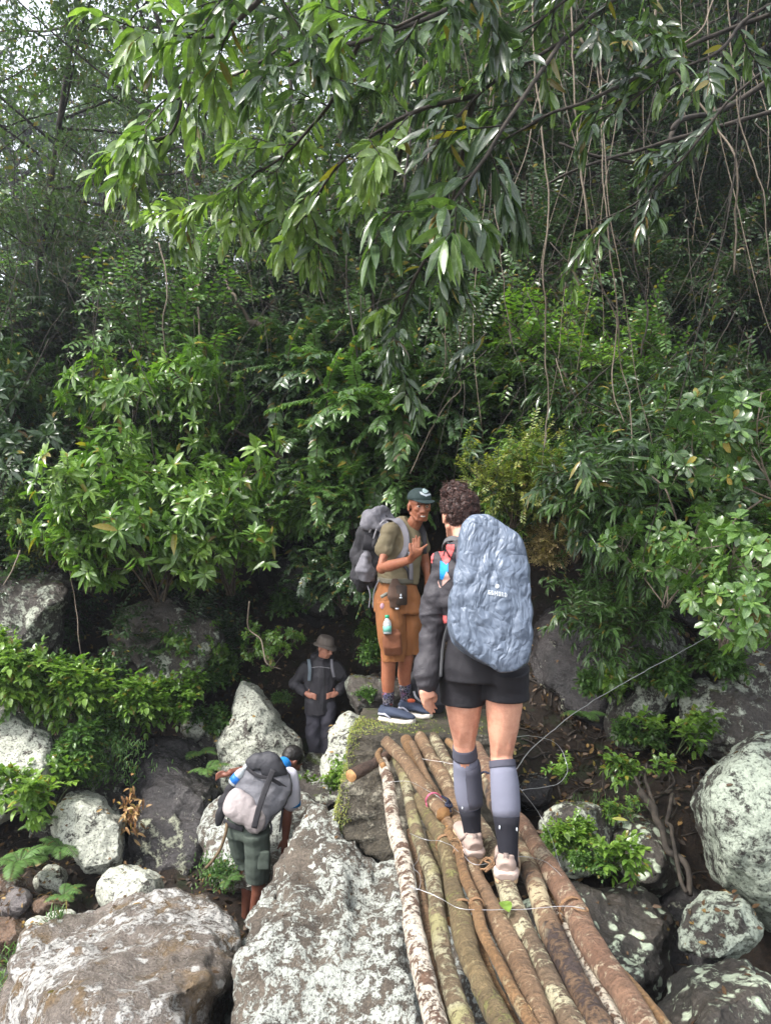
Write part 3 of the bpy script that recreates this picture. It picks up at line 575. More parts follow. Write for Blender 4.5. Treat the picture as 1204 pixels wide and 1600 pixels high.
# ---------------------------------------------------------------- people
def V3(*a): return Vector(a)
def frame(Fd, up=(0, 0, 1)):
    Fd = Vector(Fd).normalized(); R = Fd.cross(Vector(up)).normalized(); U = R.cross(Fd).normalized(); return Fd, R, U   # R = the person's right-hand side
def rotm(a, b, c): return np.array([tuple(a), tuple(b), tuple(c)]).T
def head(acc, c, Fd, k=1.0, up=(0, 0, 1), face=True):
    """c = centre of the skull between the ears, k = head height / 0.235"""
    F, R, U = frame(Fd, up); M = rotm(R, F, U)
    def at(r, f, u): return c + (R * r + F * f + U * u) * k
    acc.ell(at(0, -0.012, 0.035), (0.076 * k, 0.095 * k, 0.082 * k), M)            # skull
    acc.ell(at(0, 0.018, -0.03), (0.062 * k, 0.075 * k, 0.085 * k), M)             # face
    acc.ell(at(0, 0.045, -0.088), (0.034 * k, 0.036 * k, 0.024 * k), M)            # chin
    for s in (-1, 1):
        acc.chain([(at(s * 0.058, -0.012, -0.05), 0.016 * k), (at(s * 0.03, 0.05, -0.09), 0.018 * k)], 8)   # jaw
        acc.ell(at(s * 0.036, 0.066, -0.018), (0.022 * k, 0.018 * k, 0.018 * k), M)                        # cheek
        acc.ell(at(s * 0.078, -0.012, -0.005), (0.010 * k, 0.020 * k, 0.031 * k), M)                       # ear
        acc.ell(at(s * 0.080, -0.006, -0.028), (0.008 * k, 0.011 * k, 0.012 * k), M)
        acc.chain([(at(s * 0.012, 0.088, 0.020), 0.008 * k), (at(s * 0.045, 0.075, 0.018), 0.008 * k)], 8)  # brow
    if face:
        acc.chain([(at(0, 0.088, 0.008), 0.009 * k), (at(0, 0.104, -0.020), 0.012 * k), (at(0, 0.106, -0.032), 0.014 * k)], 8)
        for s in (-1, 1): acc.ell(at(s * 0.013, 0.096, -0.036), 0.0095 * k)
        acc.chain([(at(-0.028, 0.076, -0.058), 0.005 * k), (at(0, 0.089, -0.059), 0.0065 * k), (at(0.028, 0.076, -0.058), 0.005 * k)], 8)
        acc.chain([(at(-0.026, 0.076, -0.062), 0.005 * k), (at(0, 0.085, -0.079), 0.0070 * k), (at(0.026, 0.076, -0.062), 0.005 * k)], 8)
        for s in (-1, 1): acc.chain([(at(s * 0.018, 0.088, -0.032), 0.006 * k), (at(s * 0.036, 0.076, -0.054), 0.006 * k), (at(s * 0.036, 0.070, -0.072), 0.006 * k)], 8)
    return at, M
def fingers(acc, knuckles, tips, bend, r=0.0085, seg=3):
    """knuckles/tips: world points; bend: vector that bows the finger"""
    for kn, tp in zip(knuckles, tips):
        p = [kn + (tp - kn) * t + Vector(bend) * (4 * t * (1 - t)) for t in (0, 0.42, 0.74, 1.0)]
        acc.chain([(p[0], r * 1.08), (p[1], r), (p[2], r * 0.92), (p[3], r * 0.8)], 8)
def shoe(parent, heel, toe, up=(0, 0, 1), L=0.27, wdt=0.047, hgt=0.075, mat=None, sole_mat=None, label=None, name='shoe', sole_t=0.022, ext=None):
    """heel/toe: ground points under the ends of the shoe"""
    heel = Vector(heel); F = (Vector(toe) - heel).normalized(); U = Vector(up); R = F.cross(U).normalized(); U = R.cross(F)
    a = Acc(); q = lambda f, u: heel + F * (f * L) + U * u
    prof = [(0.02, 0.030, 0.052, 0.60), (0.10, 0.040, 0.056, 0.80), (0.25, 0.042, 0.056, 0.82), (0.42, 0.046, 0.048, 0.95), (0.62, 0.042, 0.036, 1.0), (0.80, 0.034, 0.029, 0.96), (0.93, 0.026, 0.022, 0.72), (0.99, 0.020, 0.014, 0.4)]
    a.loft([(q(f, sole_t + h), wdt * ww, hh * hgt / 0.075) for f, h, hh, ww in [(p[0], p[1] * .9, p[2] * .62, p[3]) for p in prof]], R, 16, 2.3)
    a.loft([(q(0.12, 0.05), 0.034, 0.034), (q(0.16, hgt + 0.025), 0.036, 0.04)], R, 14)
    up_me = fuse(a, 0.006, 2)
    o = link(name, up_me, mat, parent, label)
    b = Acc(); m = []
    for f, h, hh, ww in prof: m.append((q(f, sole_t * 0.55 + (0.010 if f > 0.9 else 0) + 0.004 * (f < 0.1)), wdt * ww * 1.06 + 0.003, sole_t * 0.62))
    b.loft(m, R, 16, 3.2); sm = fuse(b, 0.006, 1)
    s = bpy.data.objects.new('sole', sm); COL.objects.link(s); sm.materials.clear(); sm.materials.append(sole_mat); sm.transform(Matrix.Translation(-Vector(parent.location))); s.parent = o
    if ext: ext(o, q, R, F, U)
    return o
def bvh_of(me): return BVHTree.FromPolygons([tuple(v.co) for v in me.vertices], [tuple(p.vertices) for p in me.polygons])
def inside(poly, x, y):
    c = False; n = len(poly)
    for i in range(n):
        (x1, y1), (x2, y2) = poly[i], poly[(i + 1) % n]
        if (y1 > y) != (y2 > y) and x < (x2 - x1) * (y - y1) / (y2 - y1) + x1: c = not c
    return c
def decal(name, bvh, polys, mat, parent, off=0.002, step=0.8, label=None, origin=None):
    """printed mark that follows the cloth below it"""
    V = []; Q = []; idx = {}; O = Vector((0, 0, 1.5))
    def vert(i, j):
        if (i, j) in idx: return idx[(i, j)]
        hit, nrm, _, _ = bvh.ray_cast(O, ray(i * step, j * step))
        if hit is None: idx[(i, j)] = None
        else:
            if nrm.dot(O - hit) < 0: nrm = -nrm
            idx[(i, j)] = len(V); V.append(tuple(hit + nrm * off))
        return idx[(i, j)]
    for poly in polys:
        x0 = min(p[0] for p in poly); x1 = max(p[0] for p in poly); y0 = min(p[1] for p in poly); y1 = max(p[1] for p in poly)
        for i in range(int(x0 / step) - 1, int(x1 / step) + 2):
            for j in range(int(y0 / step) - 1, int(y1 / step) + 2):
                if inside(poly, (i + .5) * step, (j + .5) * step):
                    q = [vert(i, j), vert(i + 1, j), vert(i + 1, j + 1), vert(i, j + 1)]
                    if None not in q: Q.append(q)
    if not Q: return None
    return link(name, mesh_np(name, V, None, np.array(Q)), mat, parent, label)
def crumple(p, seed, ks=((7, .012), (9, .010), (12, .008), (15, .0065), (20, .005), (27, .004), (36, .003), (48, .0022))):
    rg = np.random.default_rng(seed); r = 0
    for f, a in ks:
        for rep in range(2):
            n = rg.normal(size=3); n /= np.linalg.norm(n); ww = p + 0.6 / f * np.stack([vnoise(p * f * .35, seed + rep * 7 + 1), vnoise(p * f * .35, seed + 2), vnoise(p * f * .35, seed + 3)], 1)
            u = (ww @ n) * f * .5 + rg.random(); tri = np.abs(u - np.round(u)) * 2; mk = np.clip(vnoise(p * f * .3 + 9.1 * rep, seed + int(f)) * 1.5 + .5, 0, 1)
            r = r + a * (.5 - tri) * mk
    return r
def wrinkle(sc=(9, 9, 14), amp=0.010, seed=0, fine=0.003):
    f = np.mean(sc); z = sc[2] / f
    def fn(c, n):
        return 0.9 * crumple(c * np.array([1, 1, z]), seed + 3, ((f * .6, amp * .9), (f, amp * .8), (f * 1.7, amp * .5), (f * 3, fine), (f * 5, fine * .5))) + amp * .3 * vnoise(c * f * .7, seed)
    return fn

SK_DARK = skin('brown_skin', (0.30, 0.125, 0.07)); SK_DEEP = skin('dark_brown_skin', (0.17, 0.07, 0.045)); SK_FAIR = skin('fair_skin', (0.56, 0.31, 0.22)); SK_TAN = skin('tan_skin', (0.40, 0.20, 0.14))
BLK = fabric('black_softshell', (0.040, 0.037, 0.043), 0.62, 0.5); BLK2 = fabric('black_shorts_cloth', (0.018, 0.017, 0.021), 0.75, 0.25)
WHT = plain('white_print', (0.55, 0.59, 0.64), 0.6, 0.05); eye_w = plain('eye_white', (0.6, 0.55, 0.5), 0.3, 0.02); eye_d = plain('eye_iris', (0.01, 0.006, 0.004), 0.15, 0.05)
hair_dk = plain('black_hair', (0.012, 0.010, 0.009), 0.5, 0.4, 120, 0.6)

# ======== woman on the bridge
YW = 3.2
wr = root('person', P(768, 1375, 3.2), 'woman seen from behind in black jacket and black shorts walking up the log bridge', 'person')
B = Acc(); H0 = P(717, 806, 3.30)
wat, wM = head(B, H0, (-0.26, 0.95, -0.05), 0.93, face=True)
B.chain([(P(724, 828, 3.26), 0.050), (P(727, 856, 3.22), 0.054)], 12)
LH = (P(724, 1040, 3.22), P(724, 1100, 3.24), P(725, 1166, 3.27), P(728, 1205, 3.31), P(730, 1240, 3.32), P(737, 1290, 3.32), P(739, 1318, 3.32))
RH = (P(787, 1035, 3.16), P(787, 1100, 3.18), P(783, 1182, 3.20), P(788, 1225, 3.16), P(790, 1262, 3.13), P(793, 1330, 3.09), P(793, 1352, 3.08))
for L in (LH, RH):
    s = 0.97 if L is RH else 1.0
    B.loft([(L[0], .078, .072), (L[1], .077 * s + .004, .080), ((L[1] + L[2]) / 2, .064, .066), (L[2] * .85 + L[1] * .15, .050, .052), (L[2], .0475, .051), (L[3], .054, .056), (L[4], .053, .054), ((L[4] + L[5]) / 2, .042, .042), (L[5], .033, .036), (L[6], .032, .038)], (1, 0, 0), 18)
    B.ell(L[6] + V3(0, 0.03, -0.02), (0.035, 0.07, 0.03))
B.loft([(P(756, 1040, 3.2), .145, .085), (P(754, 985, 3.2), .125, .075), (P(748, 930, 3.2), .11, .075), (P(742, 885, 3.2), .12, .07), (P(730, 860, 3.22), .055, .055)], (1, 0, 0), 18)
# left arm hanging, hand with separate fingers
wl = [P(688, 872, 3.22), P(676, 962, 3.24), P(665, 1072, 3.16)]
B.chain([(wl[0] + V3(.01, 0, -.02), .034), (wl[1], .036), (wl[1] * .5 + wl[2] * .5, .038), (wl[2], .026)], 12)
hx = lambda px, py, y=3.14: P(px, py, y)
B.loft([(wl[2], .025, .020), (hx(666, 1082), .034, .016), (hx(669, 1092), .036, .014)], (1, 0.2, 0), 12, 2.4)
fingers(B, [hx(661, 1091, 3.13), hx(666, 1094, 3.14), hx(671, 1094, 3.15), hx(675, 1092, 3.17)], [hx(668, 1110, 3.14), hx(674, 1115, 3.15), hx(679, 1113, 3.17), hx(681, 1107, 3.19)], V3(-0.006, -0.004, -0.002), 0.0085)
fingers(B, [hx(674, 1080, 3.17)], [hx(679, 1096, 3.22)], V3(0.01, 0, 0), 0.010)
wr_ = [P(798, 876, 3.14), P(812, 945, 3.34), P(798, 985, 3.5)]
B.chain([(wr_[0] + V3(-.01, 0, -.02), .034), (wr_[1], .038), (wr_[2], .026)], 12); B.ell(wr_[2] + V3(-.03, .05, -.02), (.035, .05, .03))
fingers(B, [wr_[2] + V3(-.04 + .018 * k, .09, -.02) for k in range(4)], [wr_[2] + V3(-.07 + .018 * k, .14, -.05) for k in range(4)], V3(0, .01, .01), 0.0085)
def legshape(c, n):
    h = np.zeros(len(c))
    for K in (LH[2], RH[2]):
        dx = c[:, 0] - K.x; dz = c[:, 2] - K.z; near = (np.abs(dx) < .08) & (n[:, 1] < 0.2)
        t = .0055 * (np.exp(-((dx - .024) / .008) ** 2) + np.exp(-((dx + .024) / .008) ** 2)) * np.exp(-((dz - .05) / .035) ** 2) - .003 * np.exp(-(dx / .016) ** 2 - ((dz - .01) / .035) ** 2) - .0015 * np.exp(-((dz - .004 + .05 * dx) / .004) ** 2) + .005 * np.exp(-(dx / .03) ** 2 - ((dz - .15) / .07) ** 2)
        h += np.where(near, t, 0)
    return h + .0008 * fbm(c * 30, 2, 4)
wb = link('body', fuse(B, 0.0055, 3, legshape), SK_FAIR, wr)
# shorts
S = Acc()
S.loft([(P(756, 992, 3.2), .150, .105), (P(756, 1010, 3.2), .165, .118), (P(756, 1040, 3.2), .186, .130), (P(756, 1062, 3.2), .188, .128)], (1, 0, 0), 20, 2.2)
for L, x0, xm in ((LH, 723, 722), (RH, 790, 790)):
    S.loft([(P(xm, 1040, L[0].y), .098, .118), (P(x0, 1072, L[1].y), .096, .108), (P(x0, 1100 if L is LH else 1092, L[1].y), .097, .104)], (1, 0, 0), 18, 2.2)
link('shorts', fuse(S, 0.008, 4, wrinkle((7, 7, 10), 0.013, 3, 0.002)), BLK2, wr)
# jacket
Jk = Acc()
Jk.loft([(P(752, 1006, 3.2), .148, .105), (P(752, 975, 3.2), .155, .11), (P(746, 930, 3.2), .160, .112), (P(742, 888, 3.2), .178, .105), (P(738, 866, 3.21), .150, .085), (P(729, 850, 3.22), .075, .070), (P(727, 842, 3.23), .066, .064)], (1, 0, 0), 22, 2.2)
Jk.chain([(P(692, 876, 3.22), .060), (P(685, 900, 3.22), .068), (P(681, 930, 3.23), .070), (P(679, 960, 3.24), .060), (P(677, 985, 3.22), .050), (P(675, 1020, 3.20), .050), (P(669, 1048, 3.17), .056), (P(666, 1066, 3.16), .042), (P(665, 1074, 3.16), .033)], 14)
Jk.chain([(P(797, 878, 3.16), .064), (P(806, 910, 3.24), .062), (P(812, 948, 3.34), .058), (P(806, 970, 3.42), .052), (P(800, 983, 3.48), .045)], 14)
Jk.chain([(P(712, 868, 3.16), .040), (P(700, 850, 3.17), .020)], 10)
Jk.chain([(P(702, 858, 3.14), .03), (P(718, 862, 3.10), .045), (P(740, 864, 3.09), .05)], 10)     # hood folded on the back
jk_me = fuse(Jk, 0.0065, 3, wrinkle((8, 8, 11), 0.026, 21, 0.006))
jb = bvh_of(jk_me)
jk = link('jacket', jk_me, BLK, wr)
red = plain('coral_print', (0.52, 0.10, 0.10), 0.7, 0.25, 60); blue = plain('blue_print', (0.01, 0.22, 0.55), 0.7, 0.1); beige = plain('beige_print', (0.38, 0.24, 0.21), 0.7, 0.15)
def sc_(pts): return [(640 + x * 0.2, 740 + y * 0.2) for x, y in pts]      # from the 5x enlargement
decal('coral_print', jb, [sc_([(222, 560), (350, 555), (345, 600), (310, 690), (285, 715), (258, 690), (225, 610)]), sc_([(155, 565), (198, 560), (178, 700), (150, 690), (128, 715), (145, 600)])], red, wr)
decal('blue_print', jb, [sc_([(238, 685), (300, 690), (302, 760), (262, 830), (238, 825)])], blue, wr, 0.0015)
decal('beige_print', jb, [sc_([(290, 762), (318, 822), (258, 882), (255, 840)]), sc_([(222, 835), (236, 880), (248, 890), (232, 892), (222, 860)])], beige, wr, 0.0025)
decal('dark_print', jb, [sc_([(280, 570), (320, 650), (310, 655), (285, 605), (262, 650), (256, 640)])], BLK2, wr, 0.003)
decal('red_tag', jb, [sc_([(262, 1105), (290, 1110), (292, 1165), (262, 1170)])], red, wr, 0.003)
# compression socks: black band, grey shin, black foot
grey = fabric('grey_knit', (0.155, 0.16, 0.21), 0.9, 0.1, 40); dgrey = fabric('dark_knit', (0.075, 0.075, 0.10), 0.9, 0.1, 40); blackk = fabric('black_knit', (0.012, 0.012, 0.018), 0.85, 0.1, 40)
def ringat(L, py):
    """centre and radii of the leg at an image row"""
    ys = []
    for p in L: ys.append(800 - F_PX * math.tan(math.atan2(p.z - 1.5, p.y) - PITCH))
    k = np.array([tuple(p) for p in L]); c = Vector([float(np.interp(py, ys, k[:, i])) for i in range(3)])
    if L is LH: rr = np.interp(py, [1100, 1166, 1205, 1240, 1268, 1290, 1330], [.08, .0475, .0575, .0570, .046, .039, .037])
    else: rr = np.interp(py, [1100, 1182, 1225, 1262, 1297, 1330, 1370], [.08, .050, .0600, .0595, .047, .039, .037])
    return c, float(rr)
for L, y0, y1, y2, y3 in ((LH, 1166, 1180, 1262, 1325), (RH, 1188, 1197, 1275, 1358)):
    sk = None
    for nm, a, b, mt, e in (('sock_band', y0, y1 + 2, dgrey, .0040), ('sock_shin', y1, y2 + 2, grey if L is RH else grey, .0005), ('sock', y2, y3, blackk, .0012)):
        A = Acc(); A.loft([(ringat(L, y)[0], ringat(L, y)[1] + e, ringat(L, y)[1] + e) for y in np.linspace(a, b, 7)], (1, 0, 0), 24)
        o = link('sock_cuff' if nm == 'sock_band' else ('sock_calf' if nm == 'sock_shin' else 'sock'), A.mesh('s'), mt, wr)
A = Acc(); 
# darker knit panel on the left calf
cen = [ringat(LH, y) for y in np.linspace(1192, 1258, 8)]
A.loft([(c + V3(0.012 + 0.004 * k / 8, -0.004, 0), r * .92, r + .0012) for k, (c, r) in enumerate(cen)], (1, 0, 0), 24)
link('sock_panel', A.mesh('s'), dgrey, wr)
for cx, cy, L in ((744, 1272, LH), (722, 1262, LH), (780, 1293, RH), (807, 1296, RH)):
    c, r = ringat(L, cy); p = P(cx, cy, c.y - r * 0.75); A = Acc(); A.ell(p, (0.0035, 0.006, 0.008)); link('sock_logo', A.mesh('s'), WHT, wr)
# shoes
beig = fabric('dusty_pink_mesh', (0.34, 0.26, 0.225), 0.85, 0.2, 60); bsole = plain('tan_rubber', (0.44, 0.31, 0.19), 0.8, 0.2, 60, 0.4)
overlay = fabric('pale_overlay', (0.42, 0.33, 0.29), 0.75, 0.2, 60); dark_tab = plain('grey_brown_overlay', (0.17, 0.13, 0.115), 0.7, 0.2, 60)
def heeltab(o, q, R, F, U):
    A = Acc(); A.loft([(q(-.008, .040), .036, .020), (q(.06, .046), .051, .026), (q(.24, .044), .0535, .022)], R, 16, 2.6); me = fuse(A, .005, 1); me.transform(Matrix.Translation(-Vector(o.parent.location))); t = bpy.data.objects.new('heel_counter', me); me.materials.clear(); me.materials.append(overlay); COL.objects.link(t); t.parent = o
    A = Acc()
    for s in (-1, 1): A.chain([(q(.14, .118) + R * s * .030, .006), (q(.22, .09) + R * s * .044, .005), (q(.40, .06) + R * s * .048, .005), (q(.42, .035) + R * s * .049, .005)], 8)
    me = A.mesh('t'); me.transform(Matrix.Translation(-Vector(o.parent.location))); t = bpy.data.objects.new('side_overlay', me); me.materials.append(dark_tab); COL.objects.link(t); t.parent = o
    A = Acc(); A.box(q(0.035, 0.112), (0.010, 0.006, 0.020), rotm(R, F, U)); me = A.mesh('t', False); me.transform(Matrix.Translation(-Vector(o.parent.location))); t = bpy.data.objects.new('heel_tab', me); me.materials.append(dark_tab); COL.objects.link(t); t.parent = o
    A = Acc()
    for k in range(5): A.box(q(0.15 + k * 0.17, -0.002), (0.030, 0.012, 0.004), rotm(R, F, U))
    me = A.mesh('t', False); me.transform(Matrix.Translation(-Vector(o.parent.location))); t = bpy.data.objects.new('tread', me); me.materials.append(bsole); COL.objects.link(t); t.parent = o
shoe(wr, P(790, 1387, 3.03), P(792, 1345, 3.28) * 1.0, (0, 0, 1), 0.265, 0.052, 0.095, beig, bsole, None, 'shoe', 0.038, heeltab)
h = P(742, 1352, 3.25); shoe(wr, h, h + V3(-0.035, 0.24, 0.02), (0, 0, 1), 0.265, 0.052, 0.095, beig, bsole, None, 'shoe', 0.038, heeltab)
# curly hair gathered on top
rg = random.Random(5); A = Acc()
F_, R_, U_ = frame((-0.26, 0.95, -0.05)); Mh = rotm(R_, F_, U_)
A.ell(H0 + U_ * .040 - F_ * .012, (.074, .092, .077), Mh); A.ell(H0 + U_ * .010 - F_ * .040, (.064, .060, .060), Mh); A.ell(P(703, 772, 3.28), (.032, .038, .032)); A.ell(P(713, 766, 3.28), (.040, .042, .030))
hb = fuse(A, 0.007, 1, lambda c, n: 0.008 * ridge(c * 40, 2, 3)); hair_m = N('curly_brown_hair'); co = hair_m.co(); hair_m.base(hair_m.ramp(hair_m.noise(co, 60, 3), [(0.35, (0.016, 0.007, 0.006)), (0.7, (0.10, 0.045, 0.035))]), 0.45, hair_m.bump(hair_m.noise(co, 140, 2), 0.7, 0.004), 0.5)
hr = link('hair', hb, hair_m.m, wr)
co_ = getco(hb) ; no_ = getno(hb); L = []
for k in range(1700):
    i = rg.randrange(len(co_)); c = Vector(co_[i]) + Vector(wr.location); n = Vector(no_[i])
    if (c - H0).dot(U_) < -0.045 or (c - H0).dot(F_) > 0.075: continue
    t = n.cross(Vector((rg.uniform(-1, 1), rg.uniform(-1, 1), rg.uniform(-1, 1)))).normalized(); b = n.cross(t); pts = []; rad = rg.uniform(.003, .0075); ln = rg.uniform(.015, .035); a0 = rg.random() * 6; rad *= rg.uniform(.4, 1.0); ln *= rg.uniform(.5, 1.1)
    st_ = rg.uniform(.35, .8)
    for j in range(14): a = a0 + j * st_; pts.append(c + n * (.002 + rad * math.cos(a) + rg.uniform(0, .003)) + b * rad * math.sin(a) + t * (j / 13 - .5) * ln)
    L.append((pts, np.linspace(.0019, .0007, 14)))
for k in range(70):                                          # flyaway strands on the crown
    c = P(rg.uniform(694, 730), rg.uniform(756, 768), 3.28); pts = [c + V3(rg.uniform(-.01, .01) + .008 * math.sin(j * 1.3 + k), rg.uniform(-.01, .01), j * .004) for j in range(6)]; L.append((pts, .0011))
link('hair_curl', tubes(L, 4), hair_m.m, hr, None)

# her backpack under a crumpled rain cover
pk = root('backpack', P(768, 1000, 3.03), 'backpack in a crumpled blue grey rain cover on the back of the woman', 'backpack')
out = np.array([(728, 822), (738, 809), (760, 808), (785, 822), (806, 836), (820, 862), (825, 900), (827, 935), (828, 975), (826, 1010), (822, 1036), (808, 1044), (795, 1049), (780, 1049), (762, 1036), (730, 1017), (712, 1002), (704, 975), (705, 950), (712, 915), (715, 880), (722, 850)], float)
V, T = ICO[6]; V = V.copy(); c = np.array([767.0, 930.0]); ang = np.arctan2(out[:, 1] - c[1], out[:, 0] - c[0]); R = np.hypot(*(out - c).T); k = np.argsort(ang); ang, R = ang[k], R[k]
ang = np.concatenate([ang - 2 * np.pi, ang, ang + 2 * np.pi]); R = np.tile(R, 3); rr = np.hypot(V[:, 0], V[:, 2]); th = np.arctan2(-V[:, 2], V[:, 0]); rad = np.interp(th, ang, R) * np.minimum(1, rr * 1.25) ** 0.75
px = c[0] + rad * np.cos(th); py = c[1] + rad * np.sin(th); dep = np.sign(V[:, 1]) * np.abs(V[:, 1]) ** 0.6 * 0.125
Wp = Parr(px, py, 3.02 + 0.0 * px + dep + 0.04 * (py - 930) / 120 * -1)
pm = fuse(mesh_np('p', Wp, T), 0.0042, 1)
q = getco(pm); n = getno(pm)
wq = q + 0.035 * np.stack([vnoise(q * 7, 1), vnoise(q * 7, 2), vnoise(q * 7, 3)], 1)
def crease(p, s, seed):
    """sharp folded creases: distance between the two nearest of many random planes of value noise"""
    return np.abs(vnoise(p * s, seed)) ** 0.8
h = 0.95 * crumple(q, 5, ((5, .018), (7, .014), (9, .010), (13, .007), (20, .004), (33, .002))) + 0.010 * vnoise(q * 6, 9)
h_old = -0.022 * (1 - crease(wq, np.array([9, 6, 5.5]), 5)) ** 4 - 0.012 * (1 - crease(wq @ np.array([[.7, 0, .7], [0, 1, 0], [-.7, 0, .7]]), np.array([16, 10, 12]), 6)) ** 4 - 0.007 * (1 - crease(wq, np.array([30, 20, 26]), 7)) ** 3 + 0.012 * vnoise(q * 7, 9)
setco(pm, q + n * h[:, None])
cov = N('rain_cover_fabric'); co = cov.co(); c1 = cov.noise(co, 26, 5, 0.6, 2.0); c2 = cov.noise(co, 75, 4, 0.6, 1.5)
rdg = cov.math('ABSOLUTE', cov.math('SUBTRACT', c1, 0.5)); rdg2 = cov.math('ABSOLUTE', cov.math('SUBTRACT', c2, 0.5))
wv_ = cov.n('ShaderNodeVectorMath', {0: cov.n('ShaderNodeTexNoise', {'Vector': co, 'Scale': 5.0, 'Detail': 3.0}).outputs['Color'], 'Scale': 0.16}, operation='SCALE').outputs[0]
wv_ = cov.n('ShaderNodeVectorMath', {0: co, 1: wv_}, operation='ADD').outputs[0]
def vor(sc, rot):
    mp_ = cov.n('ShaderNodeMapping', {'Vector': wv_, 'Rotation': rot, 'Scale': (1, 1, .45)}); return cov.n('ShaderNodeTexVoronoi', {'Vector': mp_.outputs[0], 'Scale': sc}, feature='DISTANCE_TO_EDGE').outputs['Distance']
rdg = cov.math('ADD', cov.math('MULTIPLY', vor(9, (.3, .5, 0)), 3.4), cov.math('MULTIPLY', vor(19, (-.4, -.7, .3)), 1.6)); rdg2 = vor(42, (.2, 1.1, .5))
cov.base(cov.ramp(cov.noise(co, 4, 3), [(0.3, (0.108, 0.138, 0.19)), (0.7, (0.142, 0.175, 0.238))]), 0.42, cov.bump(cov.math('ADD', cov.math('MULTIPLY', rdg, 1.4), cov.math('MULTIPLY', rdg2, 1.0)), 0.5, 0.018), 0.5)
pb = bvh_of(pm); pco = link('rain_cover', pm, cov.m, pk)
logo_poly = [[(776 + 3.2 * math.cos(a), 916 + 3.6 * math.sin(a)) for a in np.linspace(0, 6.28, 15)[:-1]]]
FONT = {'6': ['111', '100', '111', '101', '111'], 'N': ['1001', '1101', '1011', '1001', '1001'], 'O': ['111', '101', '101', '101', '111'], 'R': ['110', '101', '110', '101', '101'], 'D': ['110', '101', '101', '101', '110'], 
        'M': ['101', '111', '111', '101', '101'], 'E': ['111', '100', '111', '100', '111'], 'T': ['111', '010', '010', '010', '010'], 'A': ['111', '101', '111', '101', '101'], 'S': ['111', '100', '111', '001', '111'], 'K': ['101', '110', '100', '110', '101'], 'I': ['1', '1', '1', '1', '1']}
def text_polys(s, x, y, cw, ch, slope=0.0, gap=1.0):
    out = []
    for chx in s:
        g = FONT[chx]
        for r, row in enumerate(g):
            for k, v in enumerate(row):
                if v == '1': x0 = x + k * cw; y0 = y + r * ch + (x0 - x) * 0 + slope * x0; out.append([(x0, y0), (x0 + cw * 1.02, y0), (x0 + cw * 1.02, y0 + ch * 1.02), (x0, y0 + ch * 1.02)])
        x += (len(g[0]) + gap) * cw
    return out
decal('cover_logo', pb, logo_poly, WHT, pk, 0.003, 0.5)
decal('cover_lettering', pb, text_polys('66NORD', 762, 922 - 762 * 0.16, 1.22, 1.35, 0.16), WHT, pk, 0.003, 0.4)
strap_m = fabric('grey_webbing', (0.09, 0.09, 0.095), 0.8, 0.1, 60)
def ribbon(pts, wdt, thick, mat, name, parent, side=(1, 0, 0), n=8):
    A = Acc(); c = curve(pts, n); A.loft([(Vector(p), wdt, thick) for p in c], side, 10, 4); return link(name, A.mesh(name), mat, parent)
ribbon([P(735, 868, 3.06), P(718, 846, 3.12), P(704, 842, 3.17), P(694, 848, 3.24), P(692, 862, 3.32)], .022, .005, strap_m, 'shoulder_strap', pk, (0.2, 1, 0.3))
ribbon([P(708, 962, 3.07), P(697, 985, 3.08), P(691, 1015, 3.08), P(688, 1058, 3.06)], .006, .0015, strap_m, 'hanging_strap', pk, (1, 0.3, 0))

# ======== the guide on the slab
gr = root('person', P(630, 1118, 5.55), 'smiling guide in green cap, olive shirt and rusty orange shorts raising his palm', 'person')
YG = 5.5; B = Acc(); GH = P(655, 791, 5.42); gF = (0.27, -0.95, -0.10)
gat, gM = head(B, GH, gF, 1.0)
B.chain([(P(650, 812, 5.46), .052), (P(640, 830, 5.52), .060)], 12)
B.loft([(P(622, 912, 5.55), .15, .11), (P(622, 880, 5.55), .15, .11), (P(625, 850, 5.53), .14, .095), (P(628, 834, 5.52), .11, .07), (P(636, 822, 5.52), .08, .07)], (0.8, -0.6, 0), 18)
gl = [(P(608, 950, 5.48), P(607, 1030, 5.46), P(606, 1062, 5.50), P(606, 1097, 5.52)), (P(636, 950, 5.62), P(634, 1028, 5.58), P(631, 1055, 5.62), P(634, 1090, 5.66))]
for a, b, c, d in gl:
    B.loft([(a, .085, .085), (b, .056, .058), (b * .6 + c * .4, .052, .056), (c, .051, .056), ((c + d) / 2, .043, .045), (d, .034, .038)], (1, 0, 0), 16)
    B.ell(d + V3(.02, -.01, -.05), (.04, .025, .015))
sh, el, wri = P(607, 832, 5.42), P(596, 888, 5.30), P(640, 875, 5.08)
B.chain([(sh + V3(.02, 0, -.02), .036), (sh * .5 + el * .5, .044), (el, .040), (el * .7 + wri * .3, .041), (wri, .027)], 14)
gx = lambda x, y, d=5.02: P(x, y, d)
B.loft([(wri, .026, .020), (gx(645, 869, 5.05), .032, .018), (gx(650, 863, 5.03), .040, .016), (gx(652, 857, 5.02), .041, .014)], (0.85, -0.3, 0.45), 12, 2.6)
fingers(B, [gx(646, 856), gx(650, 854), gx(654, 855), gx(658, 858)], [gx(645, 842), gx(650, 837), gx(655, 839), gx(667, 851)], V3(0, .004, 0), .0092)
fingers(B, [gx(643, 866)], [gx(640, 850)], V3(-.004, -.004, 0), .0105)
B.chain([(P(652, 835, 5.62), .05), (P(664, 880, 5.66), .040), (P(668, 912, 5.55), .028)], 12); B.ell(P(668, 920, 5.54), (.03, .03, .04))
fingers(B, [P(665 + 2 * k, 925, 5.53) for k in range(4)], [P(665 + 2 * k, 938, 5.51) for k in range(4)], V3(0, -.01, 0), .009)
link('body', fuse(B, 0.0052, 2), SK_DARK, gr)
